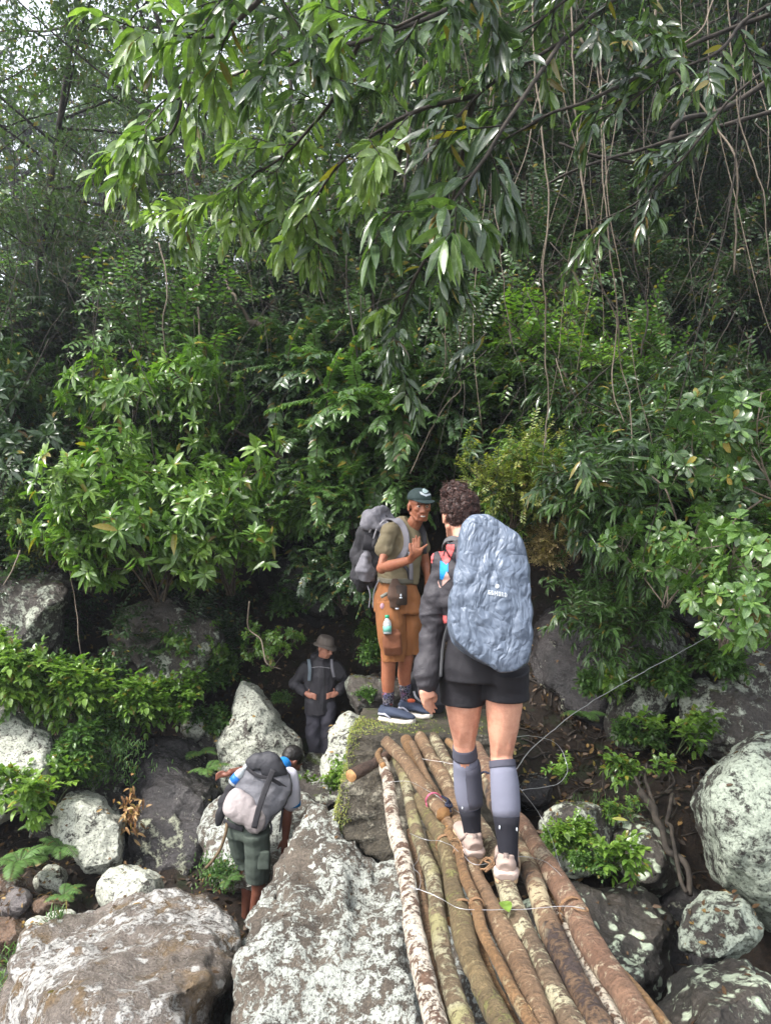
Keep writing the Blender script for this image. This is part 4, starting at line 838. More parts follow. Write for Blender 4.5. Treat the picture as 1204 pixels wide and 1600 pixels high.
# face details
for s in (-1, 1):
    A = Acc(); A.ell(gat(s * .030, .074, .004), .0105); e = link('eye', A.mesh('e'), eye_w, gr)
    A = Acc(); A.ell(gat(s * .030, .0815, .003), .0052); link('iris', A.mesh('e'), eye_d, e)
    A = Acc(); A.chain([(gat(s * .014, .094, .021), .0035), (gat(s * .045, .082, .022), .003)], 6); link('eyebrow', A.mesh('e'), hair_dk, gr)
A = Acc(); A.loft([(gat(-.022, .0785, -.063), .001, .003), (gat(-.012, .0875, -.066), .003, .004), (gat(0, .0905, -.068), .0035, .005), (gat(.012, .0875, -.066), .003, .004), (gat(.022, .0785, -.063), .001, .003)], tuple(gM[:, 1]), 10); link('teeth', A.mesh('e'), plain('teeth', (.6, .56, .5), .3, .03), gr)
A = Acc(); A.ell(gat(0, -.032, .02), (.0745, .082, .066), gM); link('hair', A.mesh('h'), hair_dk, gr)
# cap
cap = root('cap', gat(0, 0, .06), 'dark green cap with a pale round badge worn by the guide', 'cap')
capm = fabric('cap_cloth', (0.035, 0.055, 0.055), 0.8, 0.25, 30)
A = Acc(); A.ell(gat(0, -.010, .062), (.088, .104, .073), gM, 24, 16); cm = A.mesh('c'); cc = getco(cm); up = np.array(gM)[:, 2]; lim = float(np.dot(np.array(gat(0, 0, .046)), up)); dd = cc @ up; cc = cc - np.clip(dd - 9999, 0, 0)[:, None] * up; cc = cc + np.clip(lim - dd, 0, None)[:, None] * up; setco(cm, cc)
cb = bvh_of(cm); link('crown', cm, capm, cap)
A = Acc(); A.loft([(gat(0, .070, .050), .082, .004), (gat(0, .115, .047), .078, .004), (gat(0, .150, .038), .058, .0035), (gat(0, .168, .031), .022, .003)], tuple(gM[:, 0]), 16, 2.5); link('brim', A.mesh('b'), capm, cap)
decal('cap_badge', cb, [[(664 + 4.8 * math.cos(a), 766.5 + 4.6 * math.sin(a)) for a in np.linspace(0, 6.28, 13)[:-1]]], plain('badge_blue', (.42, .52, .52), .6, .2, 200), cap, .002, .5)
decal('cap_scroll', cb, [[(655, 769), (658, 769), (664, 773), (671, 771), (672.5, 773.5), (665, 776), (657, 772.5)]], WHT, cap, .003, .4)
# shirt
ol = fabric('olive_shirt_cloth', (0.17, 0.14, 0.085), 0.85, 0.3)
S = Acc()
S.loft([(P(622, 913, 5.55), .158, .120), (P(621, 890, 5.55), .165, .128), (P(623, 860, 5.54), .178, .125), (P(627, 838, 5.52), .185, .118), (P(632, 826, 5.52), .150, .095), (P(641, 817, 5.51), .066, .062)], (0.8, -0.6, 0), 22)
S.chain([(P(614, 830, 5.46), .070), (P(609, 834, 5.42), .074), (P(604, 848, 5.39), .072), (P(601, 858, 5.36), .068)], 14); S.chain([(P(652, 838, 5.62), .066), (P(658, 856, 5.64), .062)], 12)
sm = fuse(S, 0.007, 3, wrinkle((9, 9, 12), .019, 33, .004)); link('shirt', sm, ol, gr)
# shorts
S = Acc(); S.loft([(P(621, 909, 5.55), .158, .125), (P(620, 930, 5.55), .175, .14), (P(620, 955, 5.55), .178, .145)], (0.8, -0.6, 0), 20)
for (a, b, c, d), x, e in ((gl[0], 612, 1034), (gl[1], 640, 1024)):
    S.loft([(a + V3(0, 0, .05), .095, .11), (P(x - 1, 975, b.y), .095, .11), (P(x, 1005, b.y), .093, .105), (P(x, e, b.y), .088, .095)], (1, 0, 0), 18)
sm = fuse(S, 0.007, 3, wrinkle((8, 8, 6), .030, 35, .006)); org = fabric('rust_cotton', (0.25, 0.10, 0.037), 0.85, 0.35); sb_ = bvh_of(sm); so = link('shorts', sm, org, gr)
A = Acc(); A.loft([(P(611, 984, 5.36), .055, .022), (P(612, 992, 5.34), .070, .040), (P(613, 1010, 5.34), .072, .045), (P(614, 1022, 5.36), .068, .030)], (1, 0, 0), 14, 3.5); link('cargo_pocket', fuse(A, .006, 2, wrinkle((9, 9, 9), .010, 4, .002)), fabric('dark_rust_cotton', (0.16, 0.06, 0.03), .85, .35), gr)
A = Acc(); A.ell(P(597, 947, 5.38), (.016, .006, .022)); link('thigh_patch', A.mesh('p'), plain('patch', (.45, .25, .3), .6, .4, 300), gr)
# belt pouch, phone card, bottle
po = root('belt_pouch', P(622, 945, 5.36), 'brown belt pouch hanging at the waist of the guide', 'pouch')
A = Acc(); A.loft([(P(617, 904, 5.38), .020, .015), (P(618, 916, 5.36), .045, .03), (P(617, 932, 5.35), .055, .035), (P(616, 950, 5.36), .035, .02)], (1, 0, 0), 14, 3); link('pouch_cloth', fuse(A, .006, 2, wrinkle((12, 12, 12), .010, 6, .002)), fabric('brown_canvas', (.09, .055, .04), .85), po)
A = Acc(); A.box(P(627, 930, 5.33), (.040, .016, .070)); bm = bmesh.new(); m_ = A.mesh('x', False); bm.from_mesh(m_); bmesh.ops.bevel(bm, geom=bm.edges[:], offset=.006, segments=2, affect='EDGES'); bm.to_mesh(m_); bm.free(); link('pouch_pocket', m_, fabric('dark_brown_canvas', (.045, .032, .026), .8), po)
A = Acc(); A.box(P(626, 934, 5.306), (.010, .002, .004)); A.ell(P(626, 930, 5.306), (.006, .003, .010)); link('pouch_emblem', A.mesh('x'), WHT, po)
A = Acc(); A.box(P(620, 951, 5.34), (.012, .003, .005)); link('pouch_label', A.mesh('x'), WHT, po)
A = Acc(); A.loft([(P(596, 912, 5.40), .14 * .2, .006), (P(597, 913, 5.38), .03, .006)], (1, 0, 0)); 
ribbon([P(590, 905, 5.50), P(605, 908, 5.41), P(622, 908, 5.38), P(645, 908, 5.42)], .018, .006, fabric('belt_web', (.12, .11, .085), .8), 'belt', po, (0, 0, 1))
A = Acc(); A.box(P(600, 930, 5.39), (.028, .004, .012), Matrix.Rotation(-.5, 3, 'Y')); link('pouch_tag', A.mesh('x', False), fabric('grey_tag', (.22, .22, .19), .8), po)
bt = root('water_bottle', P(605, 990, 5.33), 'small clear water bottle with a green cap in the thigh pocket of the guide', 'bottle')
clear = N('clear_plastic'); clear.b.inputs['Base Color'].default_value = (.75, .82, .85, 1); clear.b.inputs['Roughness'].default_value = .12; clear.b.inputs['Transmission Weight'].default_value = .55; clear = clear.m
def bottle(rt, base, top, r, lab, capc):
    b, t = Vector(base), Vector(top); ax = t - b; q = lambda f: b + ax * f
    A = Acc(); A.loft([(q(0), r * .85, r * .85), (q(.06), r, r), (q(.55), r, r), (q(.66), r * .85, r * .85), (q(.8), r * .45, r * .45), (q(.86), r * .40, r * .40)], None, 16); link('bottle_body', A.mesh('b'), clear, rt)
    A = Acc(); A.loft([(q(.12), r * 1.03, r * 1.03), (q(.42), r * 1.03, r * 1.03)], None, 16); link('bottle_label', A.mesh('b'), lab, rt)
    A = Acc(); A.loft([(q(.84), r * .5, r * .5), (q(1), r * .5, r * .5)], None, 12); link('bottle_cap', A.mesh('b'), capc, rt)
bottle(bt, P(605, 991, 5.30), P(604.5, 961, 5.32), .030, plain('bottle_label_green', (.15, .4, .33), .5, .2, 100), plain('green_cap', (.01, .33, .17), .4, .05))
# socks + shoes
argyle = N('argyle_sock'); co = argyle.co(); vo = argyle.n('ShaderNodeTexVoronoi', {'Vector': co, 'Scale': 45.0}, feature='DISTANCE_TO_EDGE'); pal = argyle.n('ShaderNodeTexVoronoi', {'Vector': co, 'Scale': 25.0})
argyle.base(argyle.mix(argyle.ramp(vo.outputs['Distance'], [(0.04, 1.0), (0.09, 0.0)]), (.014, .014, .022), argyle.ramp(argyle.n('ShaderNodeSeparateColor', {0: pal.outputs['Color']}).outputs[0], [(.3, (.22, .05, .035)), (.5, (.07, .07, .18)), (.8, (.18, .16, .17))])), .9)
for (a, b, c, d), y0 in ((gl[0], 1079), (gl[1], 1066)):
    A = Acc(); p0 = c + (d - c) * ((P(0, y0, d.y).z - c.z) / (d.z - c.z)); A.loft([(p0, .046, .048), (p0 * .5 + d * .5, .043, .045), (d, .039, .042), (d + V3(0, 0, -.02), .04, .045)], (1, 0, 0), 18); link('sock', A.mesh('s'), argyle.m, gr)
navys = fabric('navy_knit_upper', (.035, .045, .075), .8, .15, 60); wsole = plain('off_white_rubber', (.55, .50, .44), .6, .12)
def swoosh(o, q, R, F, U):
    A = Acc()
    for s in (-1, 1): A.chain([(q(.05, .055) + R * s * .034, .009), (q(.22, .060) + R * s * .040, .009), (q(.38, .040) + R * s * .047, .006)], 8)
    me = A.mesh('t'); me.transform(Matrix.Translation(-Vector(o.parent.location))); t = bpy.data.objects.new('side_stripe', me); me.materials.append(plain('silver_stripe', (.38, .38, .45), .5)); COL.objects.link(t); t.parent = o
    L = []
    for k in range(4): L.append(([q(.36 + k * .06, .082 - k * .009) - R * .022, q(.37 + k * .06, .090 - k * .009), q(.36 + k * .06, .082 - k * .009) + R * .022], .0025))
    me = tubes(L, 5); me.transform(Matrix.Translation(-Vector(o.parent.location))); t = bpy.data.objects.new('lace', me); me.materials.append(BLK2); COL.objects.link(t); t.parent = o
h = P(593, 1118, 5.50); t = P(650, 1128, 5.35); t.z = h.z = min(slab_z(h.x, h.y), slab_z(t.x, t.y)) + .004; print('slab z', h.z, slab_z(h.x, h.y), slab_z(t.x, t.y))
shoe(gr, h, t, (0, 0, 1), .29, .052, .08, navys, wsole, None, 'shoe', .03, swoosh)
h = P(625, 1108, 5.66); t = P(672, 1113, 5.50); t.z = h.z = min(slab_z(h.x, h.y), slab_z(t.x, t.y)) + .004
shoe(gr, h, t, (0, 0, 1), .28, .052, .08, navys, wsole, None, 'shoe', .03, swoosh)
# his rucksack
gk = root('backpack', P(585, 900, 5.65), 'grey and black hiking backpack on the back of the guide', 'backpack')
gmid = fabric('grey_ripstop', (.15, .145, .165), .7, .45); gdk = fabric('black_ripstop', (.025, .024, .028), .75, .45); glt = fabric('light_grey_ripstop', (.27, .26, .28), .7, .35)
sd = (0.55, 0.83, 0)
A = Acc(); A.loft([(P(582, 918, 5.68), .06, .10), (P(577, 903, 5.68), .125, .135), (P(580, 870, 5.68), .135, .15), (P(585, 838, 5.66), .13, .14), (P(592, 818, 5.66), .11, .125), (P(600, 806, 5.66), .06, .07)], sd, 20, 2.8)
link('pack_body', fuse(A, .008, 2, wrinkle((9, 9, 12), .030, 40, .008)), gdk, gk)
A = Acc(); A.loft([(P(589, 828, 5.62), .13, .10), (P(594, 815, 5.62), .135, .125), (P(603, 805, 5.62), .10, .10), (P(612, 803, 5.6), .05, .06)], sd, 18, 2.6)
link('pack_lid', fuse(A, .008, 2, wrinkle((11, 11, 11), .036, 41, .012)), gmid, gk)
A = Acc(); A.loft([(P(573, 905, 5.58), .06, .05), (P(572, 892, 5.56), .085, .065), (P(575, 870, 5.57), .085, .05), (P(577, 862, 5.58), .07, .03)], sd, 16, 2.8)
link('front_pocket', fuse(A, .008, 2, wrinkle((10, 10, 10), .024, 42, .006)), gmid, gk)
A = Acc(); A.loft([(P(576, 860, 5.52), .05, .012), (P(578, 836, 5.54), .04, .012)], (1, 0, 0), 14, 4); link('mesh_panel', A.mesh('m'), BLK2, gk)
for k, (a, b) in enumerate([((577, 832), (590, 820)), ((583, 842), (600, 812)), ((590, 850), (606, 815))]):
    ribbon([P(*a, 5.50), P((a[0] + b[0]) / 2 - 2, (a[1] + b[1]) / 2 - 3, 5.49), P(*b, 5.52)], .006, .002, glt, 'compression_strap', gk)
ribbon([P(604, 812, 5.58), P(618, 812, 5.45), P(629, 822, 5.40), P(635, 842, 5.36), P(632, 862, 5.37), P(618, 880, 5.42)], .026, .007, gmid, 'shoulder_strap', gk, (0.8, -0.6, 0))
ribbon([P(655, 820, 5.50), P(662, 838, 5.46), P(662, 865, 5.47)], .024, .006, gdk, 'shoulder_strap', gk, (0.8, -0.6, 0))
ribbon([P(618, 878, 5.42), P(635, 888, 5.38), P(640, 905, 5.40)], .012, .003, gdk, 'side_strap', gk)
ribbon([P(640, 862, 5.35), P(642, 885, 5.36), P(642, 906, 5.38)], .014, .003, gmid, 'front_strap', gk)
ribbon([P(574, 915, 5.55), P(578, 930, 5.50), P(576, 950, 5.48)], .004, .0015, gmid, 'hanging_strap', gk); ribbon([P(592, 905, 5.46), P(584, 925, 5.45), P(582, 950, 5.44)], .004, .0015, gmid, 'hanging_strap', gk)

# ======== black rucksack standing on the slab behind them
bb = root('backpack', P(662, 1110, 5.62), 'black rucksack with an orange tag standing on the slab behind the guide', 'backpack')
A = Acc(); A.loft([(P(668, 1113, 5.72), .12, .07), (P(668, 1100, 5.72), .165, .10), (P(666, 1070, 5.74), .16, .10), (P(666, 1050, 5.76), .12, .08), (P(666, 1042, 5.76), .05, .04)], (1, 0, 0), 18, 2.8)
link('pack_body', fuse(A, .01, 2, wrinkle((8, 8, 10), .018, 50, .004)), gdk, bb)
A = Acc(); A.ell(P(642, 1095, 5.60), (.030, .010, .017)); link('orange_tag', A.mesh('t'), plain('orange_tag', (.5, .09, .03), .6), bb)
ribbon([P(646, 1080, 5.6), P(650, 1090, 5.58), P(660, 1098, 5.6)], .008, .002, glt, 'pack_strap', bb)

# ======== person with the bucket hat down by the rocks
yr = root('person', P(500, 1218, 8.0), 'person in black rain jacket and trousers with hands on hips between the rocks', 'person')
B = Acc(); YH = P(508, 1012, 7.95); yF = (0.75, -0.62, -0.28)
yat, yM = head(B, YH, yF, .95); B.chain([(P(505, 1022, 7.98), .045), (P(500, 1036, 8.0), .05)])
yl = [(P(489, 1095, 8.0), P(491, 1150, 7.97), P(496, 1200, 8.0)), (P(512, 1095, 8.0), P(514, 1150, 7.97), P(516, 1200, 8.02))]
for a, b, c in yl: B.chain([(a, .08), (b, .055), (c, .04)])
B.loft([(P(500, 1100, 8), .12, .08), (P(500, 1042, 8), .11, .06)], (1, 0, 0))
ya = [(P(479, 1042, 8), P(460, 1068, 8.02), P(479, 1084, 7.88)), (P(521, 1042, 8), P(541, 1066, 8.04), P(526, 1083, 7.88))]
for a, b, c in ya:
    B.chain([(a, .034), (b, .034), (c, .026)]); s = 1 if c.x < a.x + .05 and a is ya[0][0] else -1
    B.loft([(c, .026, .018), (c + V3(s * .03, -.02, -.01), .034, .016), (c + V3(s * .055, -.03, -.015), .034, .014)], (0, .3, 1), 12)
    fingers(B, [c + V3(s * .055, -.03, .012 - .014 * k) for k in range(4)], [c + V3(s * .105, -.045, .002 - .018 * k) for k in range(4)], V3(0, -.006, 0), .0085)
    fingers(B, [c + V3(s * .02, -.015, .02)], [c + V3(s * .03, -.03, .055)], V3(0, 0, 0), .0095)
link('body', fuse(B, .007, 2), SK_TAN, yr)
S = Acc(); S.loft([(P(499, 1114, 7.99), .172, .13), (P(499, 1100, 7.99), .170, .13), (P(500, 1080, 7.99), .160, .125), (P(500, 1055, 7.99), .168, .125), (P(500, 1040, 8.0), .155, .10), (P(502, 1030, 8.0), .09, .08), (P(504, 1024, 7.98), .075, .075)], (1, 0, 0), 20)
for a, b, c in ya: S.chain([(a, .072), (a * .5 + b * .5, .070), (b, .066), (b * .5 + c * .5, .055), (c * .8 + b * .2, .045)], 12)
S.chain([(P(490, 1026, 8.04), .05), (P(500, 1024, 8.09), .06), (P(515, 1028, 8.07), .05)], 10)
link('jacket', fuse(S, .009, 3, wrinkle((8, 8, 9), .024, 60, .005)), BLK, yr)
S = Acc()
S.loft([(P(500, 1092, 8.0), .145, .115), (P(500, 1112, 8.0), .15, .12)], (1, 0, 0), 18)
for a, b, c in yl: S.loft([(a, .088, .1), (b, .078, .08), (b * .5 + c * .5, .075, .08), (P(496 if c is yl[0][2] else 517, 1187, c.y), .078, .082)], (1, 0, 0), 16)
link('trousers', fuse(S, .009, 3, wrinkle((7, 7, 11), .026, 61, .005)), fabric('black_trouser_cloth', (.06, .057, .072), .75, .4), yr)
ribbon([P(482, 1030, 7.93), P(484, 1045, 7.87), P(483, 1064, 7.86)], .018, .005, fabric('blue_grey_webbing', (.14, .17, .20), .8), 'shoulder_strap', yr)
ribbon([P(518, 1030, 7.93), P(519, 1045, 7.87), P(522, 1058, 7.87)], .014, .005, gmid, 'shoulder_strap', yr); ribbon([P(487, 1043, 7.85), P(500, 1042, 7.84), P(516, 1044, 7.85)], .004, .002, glt, 'chest_strap', yr)
ribbon([P(506, 1044, 7.85), P(506, 1080, 7.84), P(504, 1112, 7.85)], .004, .002, gdk, 'zip', yr)
bootm = plain('black_boot', (.012, .012, .014), .35, .3, 60)
for hh, tt in ((P(499, 1216, 7.98), P(471, 1228, 7.75)), (P(518, 1205, 8.02), P(505, 1218, 7.8))): shoe(yr, hh, tt, (0, 0, 1), .28, .055, .12, bootm, plain('boot_sole', (.10, .10, .11), .7), None, 'boot')
for s in (-1, 1): A = Acc(); A.ell(yat(s * .029, .078, .004), .008); link('eye', A.mesh('e'), eye_d, yr)
ht = root('sun_hat', yat(0, 0, .06), 'brown grey bucket hat worn by the person with hands on hips', 'hat')
hm = fabric('hat_canvas', (.14, .115, .10), .85, .3, 30); A = Acc(); A.loft([(yat(0, -.01, .045), .090, .105), (yat(0, -.01, .09), .086, .098), (yat(0, -.01, .125), .070, .080), (yat(0, -.01, .135), .04, .05)], tuple(yM[:, 0]), 20); link('crown', fuse(A, .008, 2), hm, ht)
br = []; 
for r_, z_ in ((.088, .052), (.112, .038), (.132, .024)): br.append([yat(r_ * math.cos(a) * .95, -.01 + r_ * 1.08 * math.sin(a), z_ + .02 * math.sin(2 * a + .7) * (r_ - .08) * 14) for a in np.arange(28) / 28 * 2 * math.pi])
Vb = np.array([tuple(p) for rr_ in br for p in rr_]); Vb = np.concatenate([Vb, Vb - np.array([0, 0, .004])]); i = np.arange(28); j = (i + 1) % 28
Q = [np.stack([k * 28 + i, k * 28 + j, (k + 1) * 28 + j, (k + 1) * 28 + i], 1) + o for k in (0, 1) for o in (0, 84)] + [np.stack([56 + i, 56 + j, 140 + j, 140 + i], 1)]
link('brim', mesh_np('b', Vb, None, np.concatenate(Q)), hm, ht)

# ======== man bending down
mr = root('person', P(392, 1425, 5.9), 'man in white shirt and green shorts bending down to the rocks with a large pack', 'person')
B = Acc(); MH = P(457, 1188, 6.25)
mat_, mM = head(B, MH, (0.62, 0.42, -0.62), .95, up=(0.35, 0.15, 0.9))
B.chain([(P(449, 1196, 6.18), .055), (P(440, 1208, 6.1), .06)])
ml = [(P(372, 1295, 5.95), P(384, 1355, 6.0), P(388, 1395, 6.03), P(384, 1432, 6.05)), (P(400, 1298, 5.75), P(404, 1360, 5.78), P(404, 1392, 5.80), P(396, 1432, 5.85))]
for a, b, c, d in ml: B.loft([(a, .088, .09), (b, .056, .06), (c, .054, .058), ((c + d) / 2, .045, .047), (d, .035, .038)], (1, 0, 0), 16); B.ell(d + V3(.02, .03, -.03), (.05, .09, .03))
B.loft([(P(388, 1292, 5.85), .16, .12), (P(405, 1262, 5.92), .15, .11), (P(425, 1232, 6.0), .17, .11), (P(440, 1212, 6.08), .13, .09)], (.85, -.45, .3), 18)
s1, e1, w1 = P(456, 1222, 5.98), P(448, 1272, 5.95), P(446, 1308, 5.98)
B.chain([(s1, .052), (s1 * .5 + e1 * .5, .046), (e1, .042), (e1 * .6 + w1 * .4, .040), (w1, .028)], 14)
B.loft([(w1, .027, .02), (P(446, 1318, 5.98), .038, .018), (P(447, 1324, 5.99), .04, .016)], (1, 0, 0), 12)
fingers(B, [P(441 + 4 * k, 1324, 5.99) for k in range(4)], [P(440 + 5 * k, 1338, 6.02) for k in range(4)], V3(0, -.01, 0), .009); fingers(B, [P(439, 1316, 5.98)], [P(434, 1326, 5.98)], V3(0, 0, 0), .010)
s2, e2, w2 = P(418, 1205, 6.2), P(388, 1203, 6.15), P(360, 1207, 6.05)
B.chain([(s2, .05), (e2, .040), (w2, .028)], 12); B.ell(w2 + V3(-.03, -.02, -.01), (.035, .025, .02)); fingers(B, [w2 + V3(-.05, -.02, .015 - .014 * k) for k in range(4)], [w2 + V3(-.11, -.03, -.01 - .014 * k) for k in range(4)], V3(0, 0, .01), .0085)
link('body', fuse(B, .0065, 2), SK_DEEP, mr)
A = Acc(); F_, R_, U_ = frame((0.62, 0.42, -0.62), (0.35, 0.15, 0.9)); A.ell(MH + U_ * .040 * .95 - F_ * .018, (.079, .098, .080), rotm(R_, F_, U_)); A.ell(MH + U_ * .01 - F_ * .05, (.068, .06, .06), rotm(R_, F_, U_)); link('hair', fuse(A, .007, 1, lambda c, n: .002 * ridge(c * 90, 2, 3)), hair_dk, mr)
wsh = fabric('white_shirt_cloth', (.50, .49, .56), .85, .3); S = Acc()
S.loft([(P(390, 1285, 5.86), .165, .13), (P(405, 1262, 5.92), .165, .13), (P(425, 1232, 6.0), .185, .13), (P(438, 1214, 6.06), .17, .11), (P(445, 1204, 6.12), .08, .075)], (.85, -.45, .3), 20)
S.chain([(P(452, 1214, 6.0), .072), (P(457, 1235, 5.96), .068), (P(456, 1254, 5.95), .064)], 14); S.chain([(P(418, 1205, 6.18), .07), (P(400, 1203, 6.16), .058)], 12)
link('shirt', fuse(S, .008, 3, wrinkle((9, 9, 9), .012, 70, .002)), wsh, mr)
sblu = fabric('blue_trim_cloth', (.01, .17, .48), .8, .2); A = Acc(); A.loft([(P(456, 1252, 5.95), .070, .070), (P(456, 1258, 5.95), .070, .070)], (1, 0, 0), 20); link('sleeve_trim', A.mesh('t'), sblu, mr)
A = Acc(); A.loft([(P(436, 1200, 6.05), .075, .055), (P(446, 1192, 6.12), .065, .06)], (.85, -.45, .3), 18); link('collar', fuse(A, .007, 2), sblu, mr)
grn = fabric('green_grey_cotton', (.060, .075, .062), .85, .35); S = Acc(); S.loft([(P(388, 1272, 5.85), .16, .13), (P(387, 1292, 5.85), .18, .15), (P(387, 1305, 5.85), .18, .15)], (.9, -.4, 0), 20)
S.loft([(ml[0][0], .10, .11), (P(378, 1335, 5.99), .085, .095), (P(382, 1352, 6.0), .078, .09)], (1, 0, 0), 16); S.loft([(ml[1][0], .11, .12), (P(402, 1340, 5.77), .10, .11), (P(401, 1374, 5.79), .092, .10)], (1, 0, 0), 16)
link('shorts', fuse(S, .008, 3, wrinkle((7, 7, 9), .016, 71, .003)), grn, mr)
A = Acc(); A.loft([(P(412, 1330, 5.67), .045, .014), (P(412, 1358, 5.67), .045, .016)], (1, 0, 0), 14, 4); link('cargo_pocket', fuse(A, .006, 2, wrinkle((9, 9, 9), .006, 4, .002)), grn, mr)
# his pack
mk = root('backpack', P(392, 1290, 5.75), 'worn grey backpack with pale lower panel on the back of the bending man', 'backpack')
def slabpack(outl, Y0, D, name, mat, amp, seed, Yg=0.0, vox=.008):
    o = np.array(outl, float); c = o.mean(0); V, T = ICO[5]; V = V.copy(); ang = np.arctan2(o[:, 1] - c[1], o[:, 0] - c[0]); R = np.hypot(*(o - c).T); k = np.argsort(ang); ang, R = ang[k], R[k]
    ang = np.concatenate([ang - 2 * np.pi, ang, ang + 2 * np.pi]); R = np.tile(R, 3); rr = np.hypot(V[:, 0], V[:, 2]); th = np.arctan2(-V[:, 2], V[:, 0]); rad = np.interp(th, ang, R) * np.minimum(1, rr * 1.2) ** .8
    px = c[0] + rad * np.cos(th); py = c[1] + rad * np.sin(th); Y = Y0 + Yg * (py - c[1]) / 100 + D * np.sign(V[:, 1]) * np.abs(V[:, 1]) ** .7
    return link(name, fuse(mesh_np('p', Parr(px, py, Y), T), vox, 1, wrinkle((9, 9, 9), amp, seed, amp * .3)), mat, mk)
slabpack([(388, 1192), (405, 1180), (425, 1184), (445, 1200), (455, 1225), (448, 1245), (425, 1275), (412, 1298), (402, 1302), (385, 1270), (372, 1245), (368, 1228), (378, 1208)], 5.82, .15, 'pack_body', fabric('dark_grey_ripstop', (.115, .115, .13), .6, .6), .020, 80, -.15)
slabpack([(367, 1232), (385, 1240), (400, 1258), (412, 1266), (408, 1300), (402, 1305), (380, 1290), (360, 1280), (349, 1268), (352, 1250)], 5.72, .13, 'lower_panel', fabric('pale_grey_ripstop', (.33, .29, .29), .6, .5), .012, 81, -.1)
slabpack([(385, 1190), (410, 1178), (440, 1190), (450, 1212), (435, 1216), (405, 1202), (386, 1206)], 5.84, .15, 'pack_lid', fabric('charcoal_ripstop', (.045, .045, .052), .6, .6), .016, 82)
slabpack([(350, 1240), (365, 1222), (376, 1226), (366, 1245), (354, 1262), (346, 1290), (338, 1292), (344, 1262)], 5.85, .07, 'side_pocket', gdk, .012, 83)
ribbon([P(427, 1203, 5.66), P(417, 1228, 5.63), P(405, 1262, 5.58), P(397, 1294, 5.56)], .022, .004, gdk, 'centre_strap', mk); ribbon([P(385, 1200, 5.72), P(402, 1212, 5.68), P(425, 1218, 5.67), P(447, 1232, 5.70)], .014, .004, gdk, 'cross_strap', mk, (0, 0, 1))
ribbon([P(447, 1240, 5.72), P(442, 1262, 5.72), P(437, 1300, 5.70)], .008, .002, gdk, 'hanging_strap', mk); ribbon([P(420, 1278, 5.72), P(424, 1292, 5.70), P(423, 1304, 5.70)], .008, .002, gdk, 'hanging_strap', mk)
ribbon([P(350, 1282, 5.78), P(362, 1290, 5.72), P(380, 1296, 5.70)], .02, .006, gdk, 'hip_belt', mk, (0, 0, 1))
b2 = root('water_bottle', P(365, 1225, 5.8), 'blue water bottle in the side pocket of the worn grey backpack', 'bottle')
bottle(b2, P(362, 1224, 5.76), P(386, 1196, 5.76), .038, plain('blue_label', (.02, .16, .55), .4, .3, 80), WHT)
st = solo('walking_stick', tubes([(curve([P(355, 1282, 5.78), P(353, 1300, 5.7), P(345, 1325, 5.68), P(332, 1345, 5.66), P(322, 1356, 5.66)], 8), .012)], 8), plain('stick_wood', (.11, .075, .04), .7, .3), 'curved brown walking stick left of the bending man', 'stick')

